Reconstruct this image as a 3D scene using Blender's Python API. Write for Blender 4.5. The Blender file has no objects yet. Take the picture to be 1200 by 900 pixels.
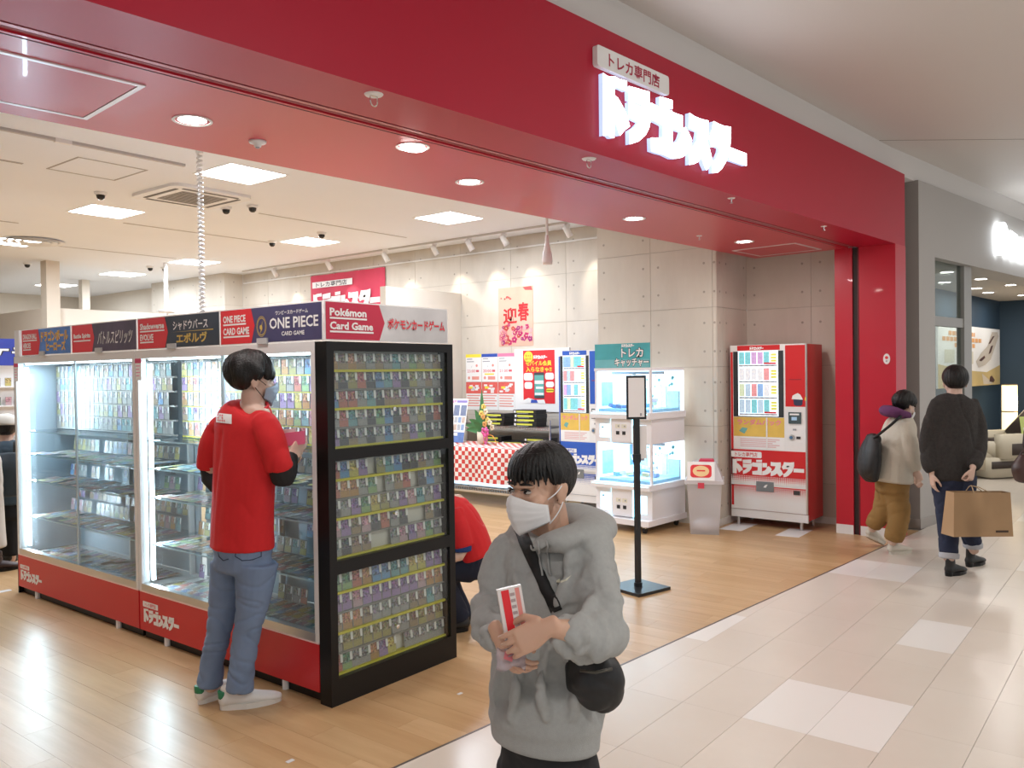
import bpy, bmesh, math, random
from mathutils import Vector, Matrix, noise
from mathutils.bvhtree import BVHTree
PI = math.pi
scene = bpy.context.scene
COL = scene.collection
rnd = random.Random(7)

# ---------------------------------------------------------------- camera
F_PX = 976.0
CAM_R = Vector((0.6197, -0.7847, -0.0128))       # image right
CAM_D = Vector((-0.0190, 0.0013, -0.9998))       # image down
CAM_F = Vector((0.7846, 0.6198, -0.0140))        # view axis
EYE = Vector((0, 0, 1.6))
cam_data = bpy.data.cameras.new('camera'); cam_data.sensor_width = 36.0
cam_data.lens = F_PX * 36.0 / 1200.0; cam_data.clip_start = 0.05; cam_data.clip_end = 200
cam = bpy.data.objects.new('camera', cam_data); COL.objects.link(cam)
cam.matrix_world = Matrix(((CAM_R.x, -CAM_D.x, -CAM_F.x, EYE.x), (CAM_R.y, -CAM_D.y, -CAM_F.y, EYE.y),
                           (CAM_R.z, -CAM_D.z, -CAM_F.z, EYE.z), (0, 0, 0, 1)))
scene.camera = cam
# ---------------------------------------------------------------- world and exposure
world = bpy.data.worlds.new('world'); scene.world = world; world.use_nodes = True
world.node_tree.nodes['Background'].inputs[0].default_value = (0.97, 0.985, 1.0, 1)
world.node_tree.nodes['Background'].inputs[1].default_value = 0.58
vs = scene.view_settings
vs.view_transform = 'Standard'; vs.look = 'None'; vs.gamma = 1.0; vs.use_curve_mapping = False; vs.exposure = 0.30

# ---------------------------------------------------------------- helpers
MATS = {}
def mat(name, col=(.8, .8, .8), rough=.5, metal=0., emit=None, es=1., spec=.5, coat=0., alpha=1., var=0., vscale=8., bump=0., bscale=60., trans=0.):
    if name in MATS: return MATS[name]
    m = bpy.data.materials.new(name); m.use_nodes = True; nt = m.node_tree; b = nt.nodes['Principled BSDF']
    I = b.inputs
    c = (*col, 1)
    I['Base Color'].default_value = c; I['Roughness'].default_value = rough; I['Metallic'].default_value = metal
    I['Specular IOR Level'].default_value = spec; I['Coat Weight'].default_value = coat; I['Alpha'].default_value = alpha
    I['Transmission Weight'].default_value = trans
    if emit: I['Emission Color'].default_value = (*emit, 1); I['Emission Strength'].default_value = es
    if var or bump:
        tc = nt.nodes.new('ShaderNodeTexCoord')
        if var:
            n = nt.nodes.new('ShaderNodeTexNoise'); n.inputs['Scale'].default_value = vscale; n.inputs['Detail'].default_value = 5
            nt.links.new(tc.outputs['Object'], n.inputs['Vector'])
            r = nt.nodes.new('ShaderNodeMix'); r.data_type = 'RGBA'
            r.inputs[6].default_value = (*[max(0, x * (1 - var)) for x in col], 1); r.inputs[7].default_value = (*[min(1, x * (1 + var)) for x in col], 1)
            nt.links.new(n.outputs['Fac'], r.inputs[0]); nt.links.new(r.outputs[2], I['Base Color'])
        if bump:
            n = nt.nodes.new('ShaderNodeTexNoise'); n.inputs['Scale'].default_value = bscale; n.inputs['Detail'].default_value = 3
            nt.links.new(tc.outputs['Object'], n.inputs['Vector'])
            bp = nt.nodes.new('ShaderNodeBump'); bp.inputs['Strength'].default_value = bump; bp.inputs['Distance'].default_value = .01
            nt.links.new(n.outputs['Fac'], bp.inputs['Height']); nt.links.new(bp.outputs[0], I['Normal'])
    MATS[name] = m; return m

def glass_mat(name, tint=(.9, .97, .98), refl=.09, rough=.02, ior=1.25):
    if name in MATS: return MATS[name]
    m = bpy.data.materials.new(name); m.use_nodes = True; nt = m.node_tree; nt.nodes.clear()
    out = nt.nodes.new('ShaderNodeOutputMaterial'); mx = nt.nodes.new('ShaderNodeMixShader')
    t = nt.nodes.new('ShaderNodeBsdfTransparent'); t.inputs[0].default_value = (*tint, 1)
    g = nt.nodes.new('ShaderNodeBsdfGlossy'); g.inputs['Roughness'].default_value = rough
    lw = nt.nodes.new('ShaderNodeLayerWeight'); lw.inputs['Blend'].default_value = .5
    pw = nt.nodes.new('ShaderNodeMath'); pw.operation = 'POWER'; pw.inputs[1].default_value = 4.
    ad = nt.nodes.new('ShaderNodeMath'); ad.operation = 'MULTIPLY_ADD'; ad.inputs[1].default_value = .5; ad.inputs[2].default_value = refl; ad.use_clamp = True
    nt.links.new(lw.outputs['Facing'], pw.inputs[0]); nt.links.new(pw.outputs[0], ad.inputs[0]); nt.links.new(ad.outputs[0], mx.inputs[0])
    nt.links.new(t.outputs[0], mx.inputs[1]); nt.links.new(g.outputs[0], mx.inputs[2]); nt.links.new(mx.outputs[0], out.inputs[0])
    MATS[name] = m; return m

def tag(o, label=None, cat=None, group=None, kind=None):
    if label: o['label'] = label
    if cat: o['category'] = cat
    if group: o['group'] = group
    if kind: o['kind'] = kind
    return o
def thing(name, label, cat, loc=(0, 0, 0), rz=0., group=None):
    o = bpy.data.objects.new(name, None); o.empty_display_size = .1; COL.objects.link(o)
    o.location = loc; o.rotation_euler = (0, 0, rz)
    return tag(o, label, cat, group)
def meshobj(name, me, m, parent=None):
    o = bpy.data.objects.new(name, me); COL.objects.link(o)
    if m is not None: me.materials.clear(); me.materials.append(m)
    if parent: o.parent = parent
    return o
def inst(src, parent=None, loc=None, rz=None, name=None):
    o = src.copy(); COL.objects.link(o)
    if parent is not None: o.parent = parent
    if loc is not None: o.location = loc
    if rz is not None: o.rotation_euler = (0, 0, rz)
    return o
def copy_tree(root, loc=None, rz=None, label=None, group=None):
    r = root.copy(); COL.objects.link(r)
    if loc is not None: r.location = loc
    if rz is not None: r.rotation_euler = (0, 0, rz)
    if label: r['label'] = label
    if group: r['group'] = group
    for ch in list(root.children):
        c = ch.copy(); COL.objects.link(c); c.parent = r
        for g in list(ch.children):
            d = g.copy(); COL.objects.link(d); d.parent = c
    return r

class G:
    """collects simple shapes and links them as one mesh object"""
    def __init__(s): s.bm = bmesh.new()
    def box(s, x0, x1, y0, y1, z0, z1):
        v = [s.bm.verts.new(p) for p in ((x0, y0, z0), (x1, y0, z0), (x1, y1, z0), (x0, y1, z0), (x0, y0, z1), (x1, y0, z1), (x1, y1, z1), (x0, y1, z1))]
        for f in ((3, 2, 1, 0), (4, 5, 6, 7), (0, 1, 5, 4), (1, 2, 6, 5), (2, 3, 7, 6), (3, 0, 4, 7)): s.bm.faces.new([v[i] for i in f])
        return s
    def obox(s, mtx, sx, sy, sz):
        """box of full size sx,sy,sz centred on a matrix"""
        c = [mtx @ Vector((a * sx / 2, b * sy / 2, d * sz / 2)) for d in (-1, 1) for a, b in ((-1, -1), (1, -1), (1, 1), (-1, 1))]
        v = [s.bm.verts.new(p) for p in c]
        for f in ((3, 2, 1, 0), (4, 5, 6, 7), (0, 1, 5, 4), (1, 2, 6, 5), (2, 3, 7, 6), (3, 0, 4, 7)): s.bm.faces.new([v[i] for i in f])
        return s
    def rect(s, x0, x1, z0, z1, y):
        s.bm.faces.new([s.bm.verts.new(p) for p in ((x0, y, z0), (x1, y, z0), (x1, y, z1), (x0, y, z1))]); return s
    def face(s, pts):
        s.bm.faces.new([s.bm.verts.new(p) for p in pts]); return s
    def prism(s, pts, y, d, flip=False):
        """polygon in the x,z plane at y (front), thickness d towards +y"""
        n = len(pts)
        area = sum(pts[i][0] * pts[(i + 1) % n][1] - pts[(i + 1) % n][0] * pts[i][1] for i in range(n))
        if area < 0: pts = pts[::-1]
        a = [s.bm.verts.new((p[0], y, p[1])) for p in pts]
        s.bm.faces.new(a)
        if d:
            b = [s.bm.verts.new((p[0], y + d, p[1])) for p in pts]
            s.bm.faces.new(b[::-1])
            for i in range(n): s.bm.faces.new((a[(i + 1) % n], a[i], b[i], b[(i + 1) % n]))
        return s
    def slab(s, pts, z0, z1):
        """polygon in the x,y plane"""
        n = len(pts)
        area = sum(pts[i][0] * pts[(i + 1) % n][1] - pts[(i + 1) % n][0] * pts[i][1] for i in range(n))
        if area < 0: pts = pts[::-1]
        a = [s.bm.verts.new((p[0], p[1], z0)) for p in pts]; b = [s.bm.verts.new((p[0], p[1], z1)) for p in pts]
        s.bm.faces.new(a[::-1]); s.bm.faces.new(b)
        for i in range(n): s.bm.faces.new((a[i], a[(i + 1) % n], b[(i + 1) % n], b[i]))
        return s
    def cyl(s, p0, p1, r0, r1=None, n=16, caps=True):
        p0 = Vector(p0); p1 = Vector(p1); r1 = r0 if r1 is None else r1
        return s.tube([p0, p1], [r0, r1], n, caps)
    def tube(s, pts, r, n=8, caps=True, closed=False):
        pts = [Vector(p) for p in pts]; k = len(pts)
        rs = r if isinstance(r, (list, tuple)) else [r] * k
        rings = []; ref = None
        for i, p in enumerate(pts):
            t = (pts[min(i + 1, k - 1)] - pts[max(i - 1, 0)]) if not closed else (pts[(i + 1) % k] - pts[i - 1])
            t = t.normalized() if t.length > 1e-9 else Vector((0, 0, 1))
            if ref is None: ref = Vector((0, 0, 1)) if abs(t.z) < .9 else Vector((1, 0, 0))
            a = ref - t * ref.dot(t)
            if a.length < 1e-4: a = t.orthogonal()
            a.normalize(); b = t.cross(a); ref = a
            rings.append([s.bm.verts.new(p + (a * math.cos(2 * PI * j / n) + b * math.sin(2 * PI * j / n)) * rs[i]) for j in range(n)])
        for i in range(k if closed else k - 1):
            q, w = rings[i], rings[(i + 1) % k]
            for j in range(n): s.bm.faces.new((q[j], q[(j + 1) % n], w[(j + 1) % n], w[j]))
        if caps and not closed:
            s.bm.faces.new(rings[0][::-1]); s.bm.faces.new(rings[-1])
        return s
    def lathe(s, prof, c=(0, 0, 0), n=24):
        c = Vector(c); rings = []
        for r, z in prof:
            if r < 1e-5: rings.append([s.bm.verts.new(c + Vector((0, 0, z)))])
            else: rings.append([s.bm.verts.new(c + Vector((r * math.cos(2 * PI * j / n), r * math.sin(2 * PI * j / n), z))) for j in range(n)])
        for q, w in zip(rings, rings[1:]):
            for j in range(n):
                a, b, cc, d = q[j % len(q)], q[(j + 1) % len(q)], w[(j + 1) % len(w)], w[j % len(w)]
                f = []
                for x in (a, b, cc, d):
                    if x not in f: f.append(x)
                if len(f) > 2: s.bm.faces.new(f)
        return s
    def ell(s, c, r, n=16, m=10):
        c = Vector(c); prof = []
        rings = []
        for i in range(m + 1):
            th = PI * i / m; z = math.cos(th); q = math.sin(th)
            if i in (0, m): rings.append([s.bm.verts.new(c + Vector((0, 0, z * r[2])))])
            else: rings.append([s.bm.verts.new(c + Vector((q * r[0] * math.cos(2 * PI * j / n), q * r[1] * math.sin(2 * PI * j / n), z * r[2]))) for j in range(n)])
        for q, w in zip(rings, rings[1:]):
            for j in range(n):
                f = []
                for x in (q[j % len(q)], w[j % len(w)], w[(j + 1) % len(w)], q[(j + 1) % len(q)]):
                    if x not in f: f.append(x)
                if len(f) > 2: s.bm.faces.new(f)
        return s
    def grid(s, rows):
        v = [[s.bm.verts.new(p) for p in r] for r in rows]
        for a, b in zip(v, v[1:]):
            for j in range(len(a) - 1): s.bm.faces.new((a[j], a[j + 1], b[j + 1], b[j]))
        return s
    def mesh(s, name, smooth=False, bevel=0., seg=2):
        if bevel:
            es = [e for e in s.bm.edges if len(e.link_faces) == 2 and e.calc_face_angle(0) > .5]
            bmesh.ops.bevel(s.bm, geom=es, offset=bevel, segments=seg, profile=.6, affect='EDGES', clamp_overlap=True)
        bmesh.ops.recalc_face_normals(s.bm, faces=s.bm.faces) if smooth or bevel else None
        if smooth:
            for f in s.bm.faces: f.smooth = True
        me = bpy.data.meshes.new(name); s.bm.to_mesh(me); s.bm.free()
        return me
    def out(s, name, m, parent=None, smooth=False, bevel=0., seg=2):
        return meshobj(name, s.mesh(name, smooth, bevel, seg), m, parent)

_tx = {}
def text_mesh(t, bold):
    k = (t, bold)
    if k not in _tx:
        cu = bpy.data.curves.new('t', 'FONT'); cu.body = t; cu.size = 1; cu.resolution_u = 2; cu.offset = bold; cu.fill_mode = 'FRONT'
        o = bpy.data.objects.new('t', cu); COL.objects.link(o)
        dg = bpy.context.evaluated_depsgraph_get(); dg.update()
        me = bpy.data.meshes.new_from_object(o.evaluated_get(dg))
        _tx[k] = ([v.co.copy() for v in me.vertices], [tuple(p.vertices) for p in me.polygons])
        bpy.data.objects.remove(o); bpy.data.curves.remove(cu); bpy.data.meshes.remove(me)
    return _tx[k]
def txt(parent, t, m, x0, x1, z0, z1, y, bold=.0, name='lettering', slant=0., keep=False, dz=0.):
    """flat printed lettering filling the rectangle x0..x1, z0..z1 of the plane y (facing -y); dz: rise from left to right"""
    vs_, ps = text_mesh(t, bold)
    if not vs_: return None
    ax = min(v.x for v in vs_); bx = max(v.x for v in vs_); az = min(v.y for v in vs_); bz = max(v.y for v in vs_)
    sx = (x1 - x0) / max(bx - ax, 1e-6); sz = (z1 - z0) / max(bz - az, 1e-6)
    if keep: sx = sz = min(sx, sz)
    ox = (x0 + x1) / 2 - sx * (ax + bx) / 2; oz = (z0 + z1) / 2 - sz * (az + bz) / 2
    me = bpy.data.meshes.new(name)
    P = []
    for v in vs_:
        zz = oz + v.y * sz; xx = ox + v.x * sx + slant * (zz - z0)
        P.append((xx, y, zz + dz * (xx - x0) / max(x1 - x0, 1e-6)))
    me.from_pydata(P, [], ps); me.update()
    return meshobj(name, me, m, parent)
def rrect(x0, x1, z0, z1, r, n=4):
    P = []
    for cx, cz, a in ((x1 - r, z1 - r, 0), (x0 + r, z1 - r, 90), (x0 + r, z0 + r, 180), (x1 - r, z0 + r, 270)):
        for i in range(n + 1):
            t = math.radians(a + 90 * i / n); P.append((cx + r * math.cos(t), cz + r * math.sin(t)))
    return P
def circ(cx, cz, r, n=20, rz=None):
    return [(cx + r * math.cos(2 * PI * i / n), cz + (rz or r) * math.sin(2 * PI * i / n)) for i in range(n)]
def area_light(name, parent, loc, size, power, col=(1, 1, 1), rot=(0, 0, 0), sizey=None, spread=None):
    l = bpy.data.lights.new(name, 'AREA'); l.energy = power; l.color = col; l.size = size
    if sizey: l.shape = 'RECTANGLE'; l.size_y = sizey
    if spread: l.spread = spread
    o = bpy.data.objects.new(name, l); COL.objects.link(o); o.location = loc; o.rotation_euler = rot
    if parent: o.parent = parent
    return o
def spot_light(name, parent, loc, target, power, col=(1, 1, 1), ang=60, blend=.6, rad=.03):
    l = bpy.data.lights.new(name, 'SPOT'); l.energy = power; l.color = col; l.spot_size = math.radians(ang); l.spot_blend = blend; l.shadow_soft_size = rad
    o = bpy.data.objects.new(name, l); COL.objects.link(o); o.location = loc
    o.rotation_euler = (Vector(target) - Vector(loc)).to_track_quat('-Z', 'Y').to_euler()
    if parent: o.parent = parent
    return o

AN = math.radians(-4.8037)                      # the shop front stands askew to the paving
A_ = Vector((math.cos(AN), math.sin(AN), 0)); N_ = Vector((-math.sin(AN), math.cos(AN), 0))
def fac(a, off, z=0): return A_ * a + N_ * off + Vector((0, 0, z))
def proj(p):
    q = Vector(p) - EYE; d = q.dot(CAM_F)
    return (600 + F_PX * q.dot(CAM_R) / d, 450 + F_PX * q.dot(CAM_D) / d, d) if d > .05 else (9e9, 9e9, d)
LEFT = -PI / 2      # rotation of things whose front faces -X: local x runs to -Y, local y to +X

RED = mat('red_paint', (.52, .009, .030), .34, coat=.08)
FASC = mat('red_fascia', (.44, .006, .030), .42, spec=.35)
REDP = mat('red_print', (.72, .02, .03), .45)
WHITE = mat('white_paint', (.8, .79, .78), .4)
WPRINT = mat('white_print', (.85, .84, .83), .5)
BLACK = mat('black_paint', (.006, .0055, .0055), .35, spec=.3)
BPRINT = mat('black_print', (.02, .02, .025), .5)
YEL = mat('yellow_print', (.85, .72, .06), .5)
STEEL = mat('steel', (.6, .6, .6), .3, 1.)
CHROME = mat('chrome', (.75, .75, .75), .15, 1.)
PINKP = mat('pink_print', (.8, .2, .35), .5)
GREYP = mat('grey_print', (.35, .35, .38), .5)
BLUEP = mat('blue_print', (.03, .08, .42), .45)
ORANGE = mat('orange_print', (.85, .35, .06), .5)
SKYP = mat('pale_blue_print', (.4, .62, .85), .5)
GREENP = mat('green_print', (.1, .4, .25), .5)
RUBBER = mat('black_rubber', (.015, .015, .015), .7)
# ================================================================ materials of the setting
def piece_mat(name, c0, c1, rough, grain=None, gscale=(1, 1, 1), gamt=.3, bump=0., coat=0., white=None):
    """colour differs from piece to piece; optional stretched grain"""
    m = bpy.data.materials.new(name); m.use_nodes = True; nt = m.node_tree; b = nt.nodes['Principled BSDF']; L = nt.links.new
    oi = nt.nodes.new('ShaderNodeObjectInfo'); ge = nt.nodes.new('ShaderNodeNewGeometry')
    ad = nt.nodes.new('ShaderNodeMath'); ad.operation = 'ADD'; L(oi.outputs['Random'], ad.inputs[0]); L(ge.outputs['Random Per Island'], ad.inputs[1])
    fr = nt.nodes.new('ShaderNodeMath'); fr.operation = 'FRACT'; L(ad.outputs[0], fr.inputs[0])
    mx = nt.nodes.new('ShaderNodeMix'); mx.data_type = 'RGBA'; mx.inputs[6].default_value = (*c0, 1); mx.inputs[7].default_value = (*c1, 1); L(fr.outputs[0], mx.inputs[0])
    last = mx.outputs[2]
    tc = nt.nodes.new('ShaderNodeNewGeometry')
    if grain:
        vm = nt.nodes.new('ShaderNodeVectorMath'); vm.operation = 'MULTIPLY'; vm.inputs[1].default_value = gscale; L(tc.outputs['Position'], vm.inputs[0])
        va = nt.nodes.new('ShaderNodeVectorMath'); va.operation = 'ADD'; L(vm.outputs[0], va.inputs[0])
        cx = nt.nodes.new('ShaderNodeCombineXYZ'); L(fr.outputs[0], cx.inputs[2])
        sc = nt.nodes.new('ShaderNodeVectorMath'); sc.operation = 'SCALE'; sc.inputs[3].default_value = 37; L(cx.outputs[0], sc.inputs[0]); L(sc.outputs[0], va.inputs[1])
        no = nt.nodes.new('ShaderNodeTexNoise'); no.inputs['Scale'].default_value = 1; no.inputs['Detail'].default_value = 6; no.inputs['Roughness'].default_value = .62; L(va.outputs[0], no.inputs['Vector'])
        rp = nt.nodes.new('ShaderNodeValToRGB'); rp.color_ramp.elements[0].position = .3; rp.color_ramp.elements[1].position = .72; L(no.outputs['Fac'], rp.inputs[0])
        m2 = nt.nodes.new('ShaderNodeMix'); m2.data_type = 'RGBA'; m2.inputs[6].default_value = (*grain, 1)
        L(last, m2.inputs[7]); mm = nt.nodes.new('ShaderNodeMath'); mm.operation = 'MULTIPLY_ADD'; mm.inputs[1].default_value = gamt; mm.inputs[2].default_value = 1 - gamt
        L(rp.outputs[0], mm.inputs[0]); L(mm.outputs[0], m2.inputs[0]); last = m2.outputs[2]
        if bump:
            bp = nt.nodes.new('ShaderNodeBump'); bp.inputs['Strength'].default_value = bump; bp.inputs['Distance'].default_value = .004
            L(no.outputs['Fac'], bp.inputs['Height']); L(bp.outputs[0], b.inputs['Normal'])
    L(last, b.inputs['Base Color']); b.inputs['Roughness'].default_value = rough; b.inputs['Coat Weight'].default_value = coat; b.inputs['Coat Roughness'].default_value = .15
    return m
WOOD = piece_mat('oak_planks', (.50, .315, .155), (.60, .405, .22), .34, (.36, .20, .08), (14, 1.3, 14), .5, .05)
TILE = piece_mat('beige_tile', (.64, .575, .50), (.68, .615, .54), .28, (.59, .52, .445), (3, 3, 3), .4)
TILEW = piece_mat('white_tile', (.74, .71, .67), (.78, .75, .71), .28)
CONC = piece_mat('concrete_panel', (.60, .54, .46), (.65, .59, .51), .75, (.50, .44, .37), (5, 5, 1.6), .45, .12)
GROUT = mat('dark_joint', (.25, .19, .14), .8)
JOINT = mat('concrete_joint', (.42, .37, .31), .9)
CEIL = mat('ceiling_paint', (.84, .86, .90), .85, var=.03, vscale=1.)
CREAM = mat('cream_wall', (.66, .59, .50), .8, var=.05, vscale=2.)
MCEIL = mat('mall_ceiling_paint', (.64, .61, .58), .6, var=.02, vscale=.6)
BULK = mat('bulkhead_paint', (.68, .66, .64), .7)
SLOT = mat('dark_slot', (.035, .02, .02), .6)

def clip_half(poly, n, d):
    """keep the side n.p >= d of an x,y polygon"""
    out = []
    for i, p in enumerate(poly):
        q = poly[(i + 1) % len(poly)]
        a = n[0] * p[0] + n[1] * p[1] - d; b = n[0] * q[0] + n[1] * q[1] - d
        if a >= 0: out.append(p)
        if (a >= 0) != (b >= 0):
            t = a / (a - b); out.append((p[0] + t * (q[0] - p[0]), p[1] + t * (q[1] - p[1])))
    return out
EDGE = 2.662
nN = (N_.x, N_.y)

# ================================================================ shop floor of oak planks
floor = G().slab(clip_half([(-3.0, 0), (8.86, 0), (8.86, 19.6), (-3.0, 19.6)], nN, EDGE), -.06, -.006).out('floor', GROUT)
tag(floor, kind='structure')
PW, PL, GAP = .152, .914, .001
proto = G().box(GAP / 2, PW - GAP / 2, GAP / 2, PL - GAP / 2, -.006, 0).mesh('plank')
proto.materials.append(WOOD)
planks = []
ix = 0; x = -1.2
while x < 8.8:
    y = 1.6 + (ix * .37 % 1) * PL - PL
    while y < 14.5:
        poly = [(x, y), (x + PW, y), (x + PW, y + PL), (x, y + PL)]
        cl = clip_half(poly, nN, EDGE)
        if len(cl) >= 3:
            cx, cy = sum(p[0] for p in cl) / len(cl), sum(p[1] for p in cl) / len(cl)
            u, v, d = proj((cx, cy, 0))
            vis = -60 < u < 1260 and v < 1010 and d > 0
            under = 2.6 < cx < 3.4 and 3.3 < cy < 6.6
            planks.append(((d if vis and not under else 99 + d), x, y, cl, len(cl) == 4 and min(nN[0] * p[0] + nN[1] * p[1] for p in poly) >= EDGE))
        y += PL
    x += PW; ix += 1
planks.sort(key=lambda t: t[0])
rest = G()
for k, (d, x, y, cl, whole) in enumerate(planks):
    if k < 300:
        if whole:
            o = bpy.data.objects.new('plank', proto); COL.objects.link(o); o.location = (x, y, 0); o.parent = floor
        else:
            c = (sum(p[0] for p in cl) / len(cl), sum(p[1] for p in cl) / len(cl))
            G().slab([(c[0] + (p[0] - c[0]) * .995, c[1] + (p[1] - c[1]) * .998) for p in cl], -.006, 0).out('plank', WOOD, floor)
    elif whole and d < 150:
        rest.box(x + GAP / 2, x + PW - GAP / 2, y + GAP / 2, y + PL - GAP / 2, -.006, 0)
tag(rest.out('far_planks', WOOD, floor), kind='stuff')
tag(G().slab([tuple(fac(-2.5, EDGE - .006)[:2]), tuple(fac(8.3, EDGE - .006)[:2]), tuple(fac(8.3, EDGE + .004)[:2]), tuple(fac(-2.5, EDGE + .004)[:2])], -.02, .002).out('trim_1', mat('edge_strip', (.16, .14, .13), .35, .6)), kind='structure')

# ================================================================ mall floor of 0.3 x 0.6 tiles
mfloor = G().slab([(-4, -5), (20, -5), (20, 2.9), (-4, 2.9)], -.08, -.0075).out('floor', mat('tile_joint', (.34, .30, .26), .8)); tag(mfloor, kind='structure')
tw, tl = .2985, .6
tproto = {}
for nm, mm in (('b', TILE), ('w', TILEW)):
    me = G().box(.0005, tl - .0005, .001, tw - .001, -.0075, 0).mesh('tile'); me.materials.append(mm); tproto[nm] = me
whites = {(3.63, .95), (3.63, 1.2485), (5.13, .95), (6.63, 1.547), (6.63, 1.8455), (7.53, .6515), (2.13, 1.845), (1.83, 1.547), (7.23, .054), (8.13, 1.2485), (9.63, .353), (6.33, -.2445), (9.93, .95), (2.43, 2.144), (1.83, 2.144), (11.13, .6515), (4.53, 2.144)}
mrest = G(); ntile = 0
for r in range(-16, 6):
    y = .95 + r * tw
    x = -1.17 - (.3 if (r < 0 and r % 4 in (2, 3)) or r >= 4 else 0)
    while x < 19:
        if r == 0 and abs(x - 4.83) < .01:                 # one cut half tile in this course
            G().box(x + .0005, x + .2995, y + .001, y + tw - .001, -.0075, 0).out('tile', TILE, mfloor); x += .3; continue
        poly = [(x, y), (x + tl, y), (x + tl, y + tw), (x, y + tw)]
        cl = clip_half(poly, (-nN[0], -nN[1]), -EDGE + .006) if x < 8.9 else poly
        if len(cl) >= 3:
            cx, cy = x + .3, y + .15
            u, v, d = proj((cx, cy, 0))
            vis = -80 < u < 1290 and v < 1080 and d > .3
            w = 'w' if any(abs(x - a) < .16 and abs(y - b) < .05 for a, b in whites) else 'b'
            if vis and len(cl) == 4 and min(-(nN[0] * p[0] + nN[1] * p[1]) for p in poly) >= -EDGE and ntile < 300:
                o = bpy.data.objects.new('tile', tproto[w]); COL.objects.link(o); o.location = (x, y, 0); o.parent = mfloor; ntile += 1
            elif vis and x < 8.9:
                G().slab(cl, -.0075, 0).out('tile', TILEW if w == 'w' else TILE, mfloor)
            else: mrest.slab([(p[0], p[1]) for p in cl], -.0075, 0)
        x += tl
tag(mrest.out('further_tiles', TILE, mfloor), kind='stuff')

# ================================================================ concrete side wall with panels
ZJ = [0.0, .41, 1.02, 1.63, 2.24, 2.855, 3.42]
def panel_wall(name, y_breaks, xw, thick, z_top=3.42, facing='x', holes=True):
    """backing wall + formwork panels proud of the joints; facing 'x': front looks to -X at X = xw ; 'y': front looks to -Y at Y = xw"""
    y0, y1 = y_breaks[0], y_breaks[-1]
    g = G()
    if facing == 'x': g.box(xw + .005, xw + thick, y0 + .008, y1 - .008, 0, z_top)
    else: g.box(y0 + .008, y1 - .008, xw + .005, xw + thick, 0, z_top)
    w = g.out(name, JOINT); tag(w, kind='structure')
    hg = G(); gj = .0022
    for a, b in zip(y_breaks, y_breaks[1:]):
        for c, d in zip(ZJ, ZJ[1:]):
            d = min(d, z_top)
            if d - c < .02: continue
            p = G()
            if facing == 'x': p.box(xw, xw + .006, a + gj, b - gj, c + gj, d - gj)
            else: p.box(a + gj, b - gj, xw, xw + .006, c + gj, d - gj)
            p.out('panel', CONC, w)
            for fy in ((.13, .87) if b - a > .5 else (.5,)):
                for fz in ((.26, .74) if d - c > .5 else (.5,)):
                    yy, zz = a + (b - a) * fy, c + (d - c) * fz
                    if facing == 'x': hg.cyl((xw - .0006, yy, zz), (xw + .003, yy, zz), .013, n=10)
                    else: hg.cyl((yy, xw - .0006, zz), (yy, xw + .003, zz), .013, n=10)
    tag(hg.out('tie_holes', mat('tie_hole', (.36, .32, .27), .9), w), kind='stuff')
    return w
XR = 8.8
panel_wall('wall_right', [5.04, 5.15, 6.05, 6.95, 7.85, 8.75, 9.65, 10.55, 11.45, 12.35, 13.1], XR, .12)
panel_wall('wall_pillar', [3.62, 3.66, 4.37, 5.04], 7.95, .1)
panel_wall('wall_alcove_side', [7.95, 8.10, 8.72], 3.615, .1, facing='y')
panel_wall('wall_alcove', [2.2, 2.92, 3.62], 8.72, .1)
panel_wall('wall_step', [8.43, 8.8], 13.1, .1, facing='y')
panel_wall('wall_right_far', [13.1, 14.0, 14.9, 15.6], 8.43, .1)
for nm, args in (('wall_right_end', (8.85, 8.95, 15.6, 19.5)), ('wall_back', (-3., 8.95, 19.4, 19.5))):
    tag(G().box(args[0], args[1], args[2], args[3], 0, 3.42).out(nm, CREAM), kind='structure')
tag(G().box(-3.1, -3., 2.9, 19.5, 0, 3.42).out('wall_left', CREAM), kind='structure')
tag(G().box(7.958, 8.8, 5.0, 5.039, 0, 3.42).out('wall_pillar_return', CREAM), kind='structure')
bb = mat('baseboard_white', (.7, .67, .62), .5)
tag(G().box(XR - .012, XR, 5.04, 7.85, 0, .07).out('baseboard_right', bb), kind='structure')
tag(G().box(7.938, 7.95, 3.60, 5.05, 0, .07).out('baseboard_pillar', bb), kind='structure')
tag(G().box(7.938, 8.72, 3.603, 3.615, 0, .07).out('baseboard_alcove_side', bb), kind='structure')
tag(G().box(8.708, 8.72, 2.5, 3.603, 0, .07).out('baseboard_alcove', bb), kind='structure')
# low partitions inside the shop
tag(G().box(7.36, XR - .001, 7.85, 7.95, 0, 2.72).out('wall_partition', CREAM), kind='structure')
tag(G().box(5.72, 8.42, 13.72, 13.82, 0, 2.70).out('wall_stockroom_front', mat('partition_white', (.70, .64, .56), .7)), kind='structure')
tag(G().box(5.72, 5.82, 13.82, 19.4, 0, 2.70).out('wall_stockroom_side', MATS['partition_white']), kind='structure')
tag(G().box(5.66, 5.86, 13.60, 13.80, 0, 3.42).out('wall_post', CREAM), kind='structure')
tag(G().box(7.2, 7.34, 15.8, 15.94, 0, 3.42).out('wall_post_rear', CREAM), kind='structure')

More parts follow.
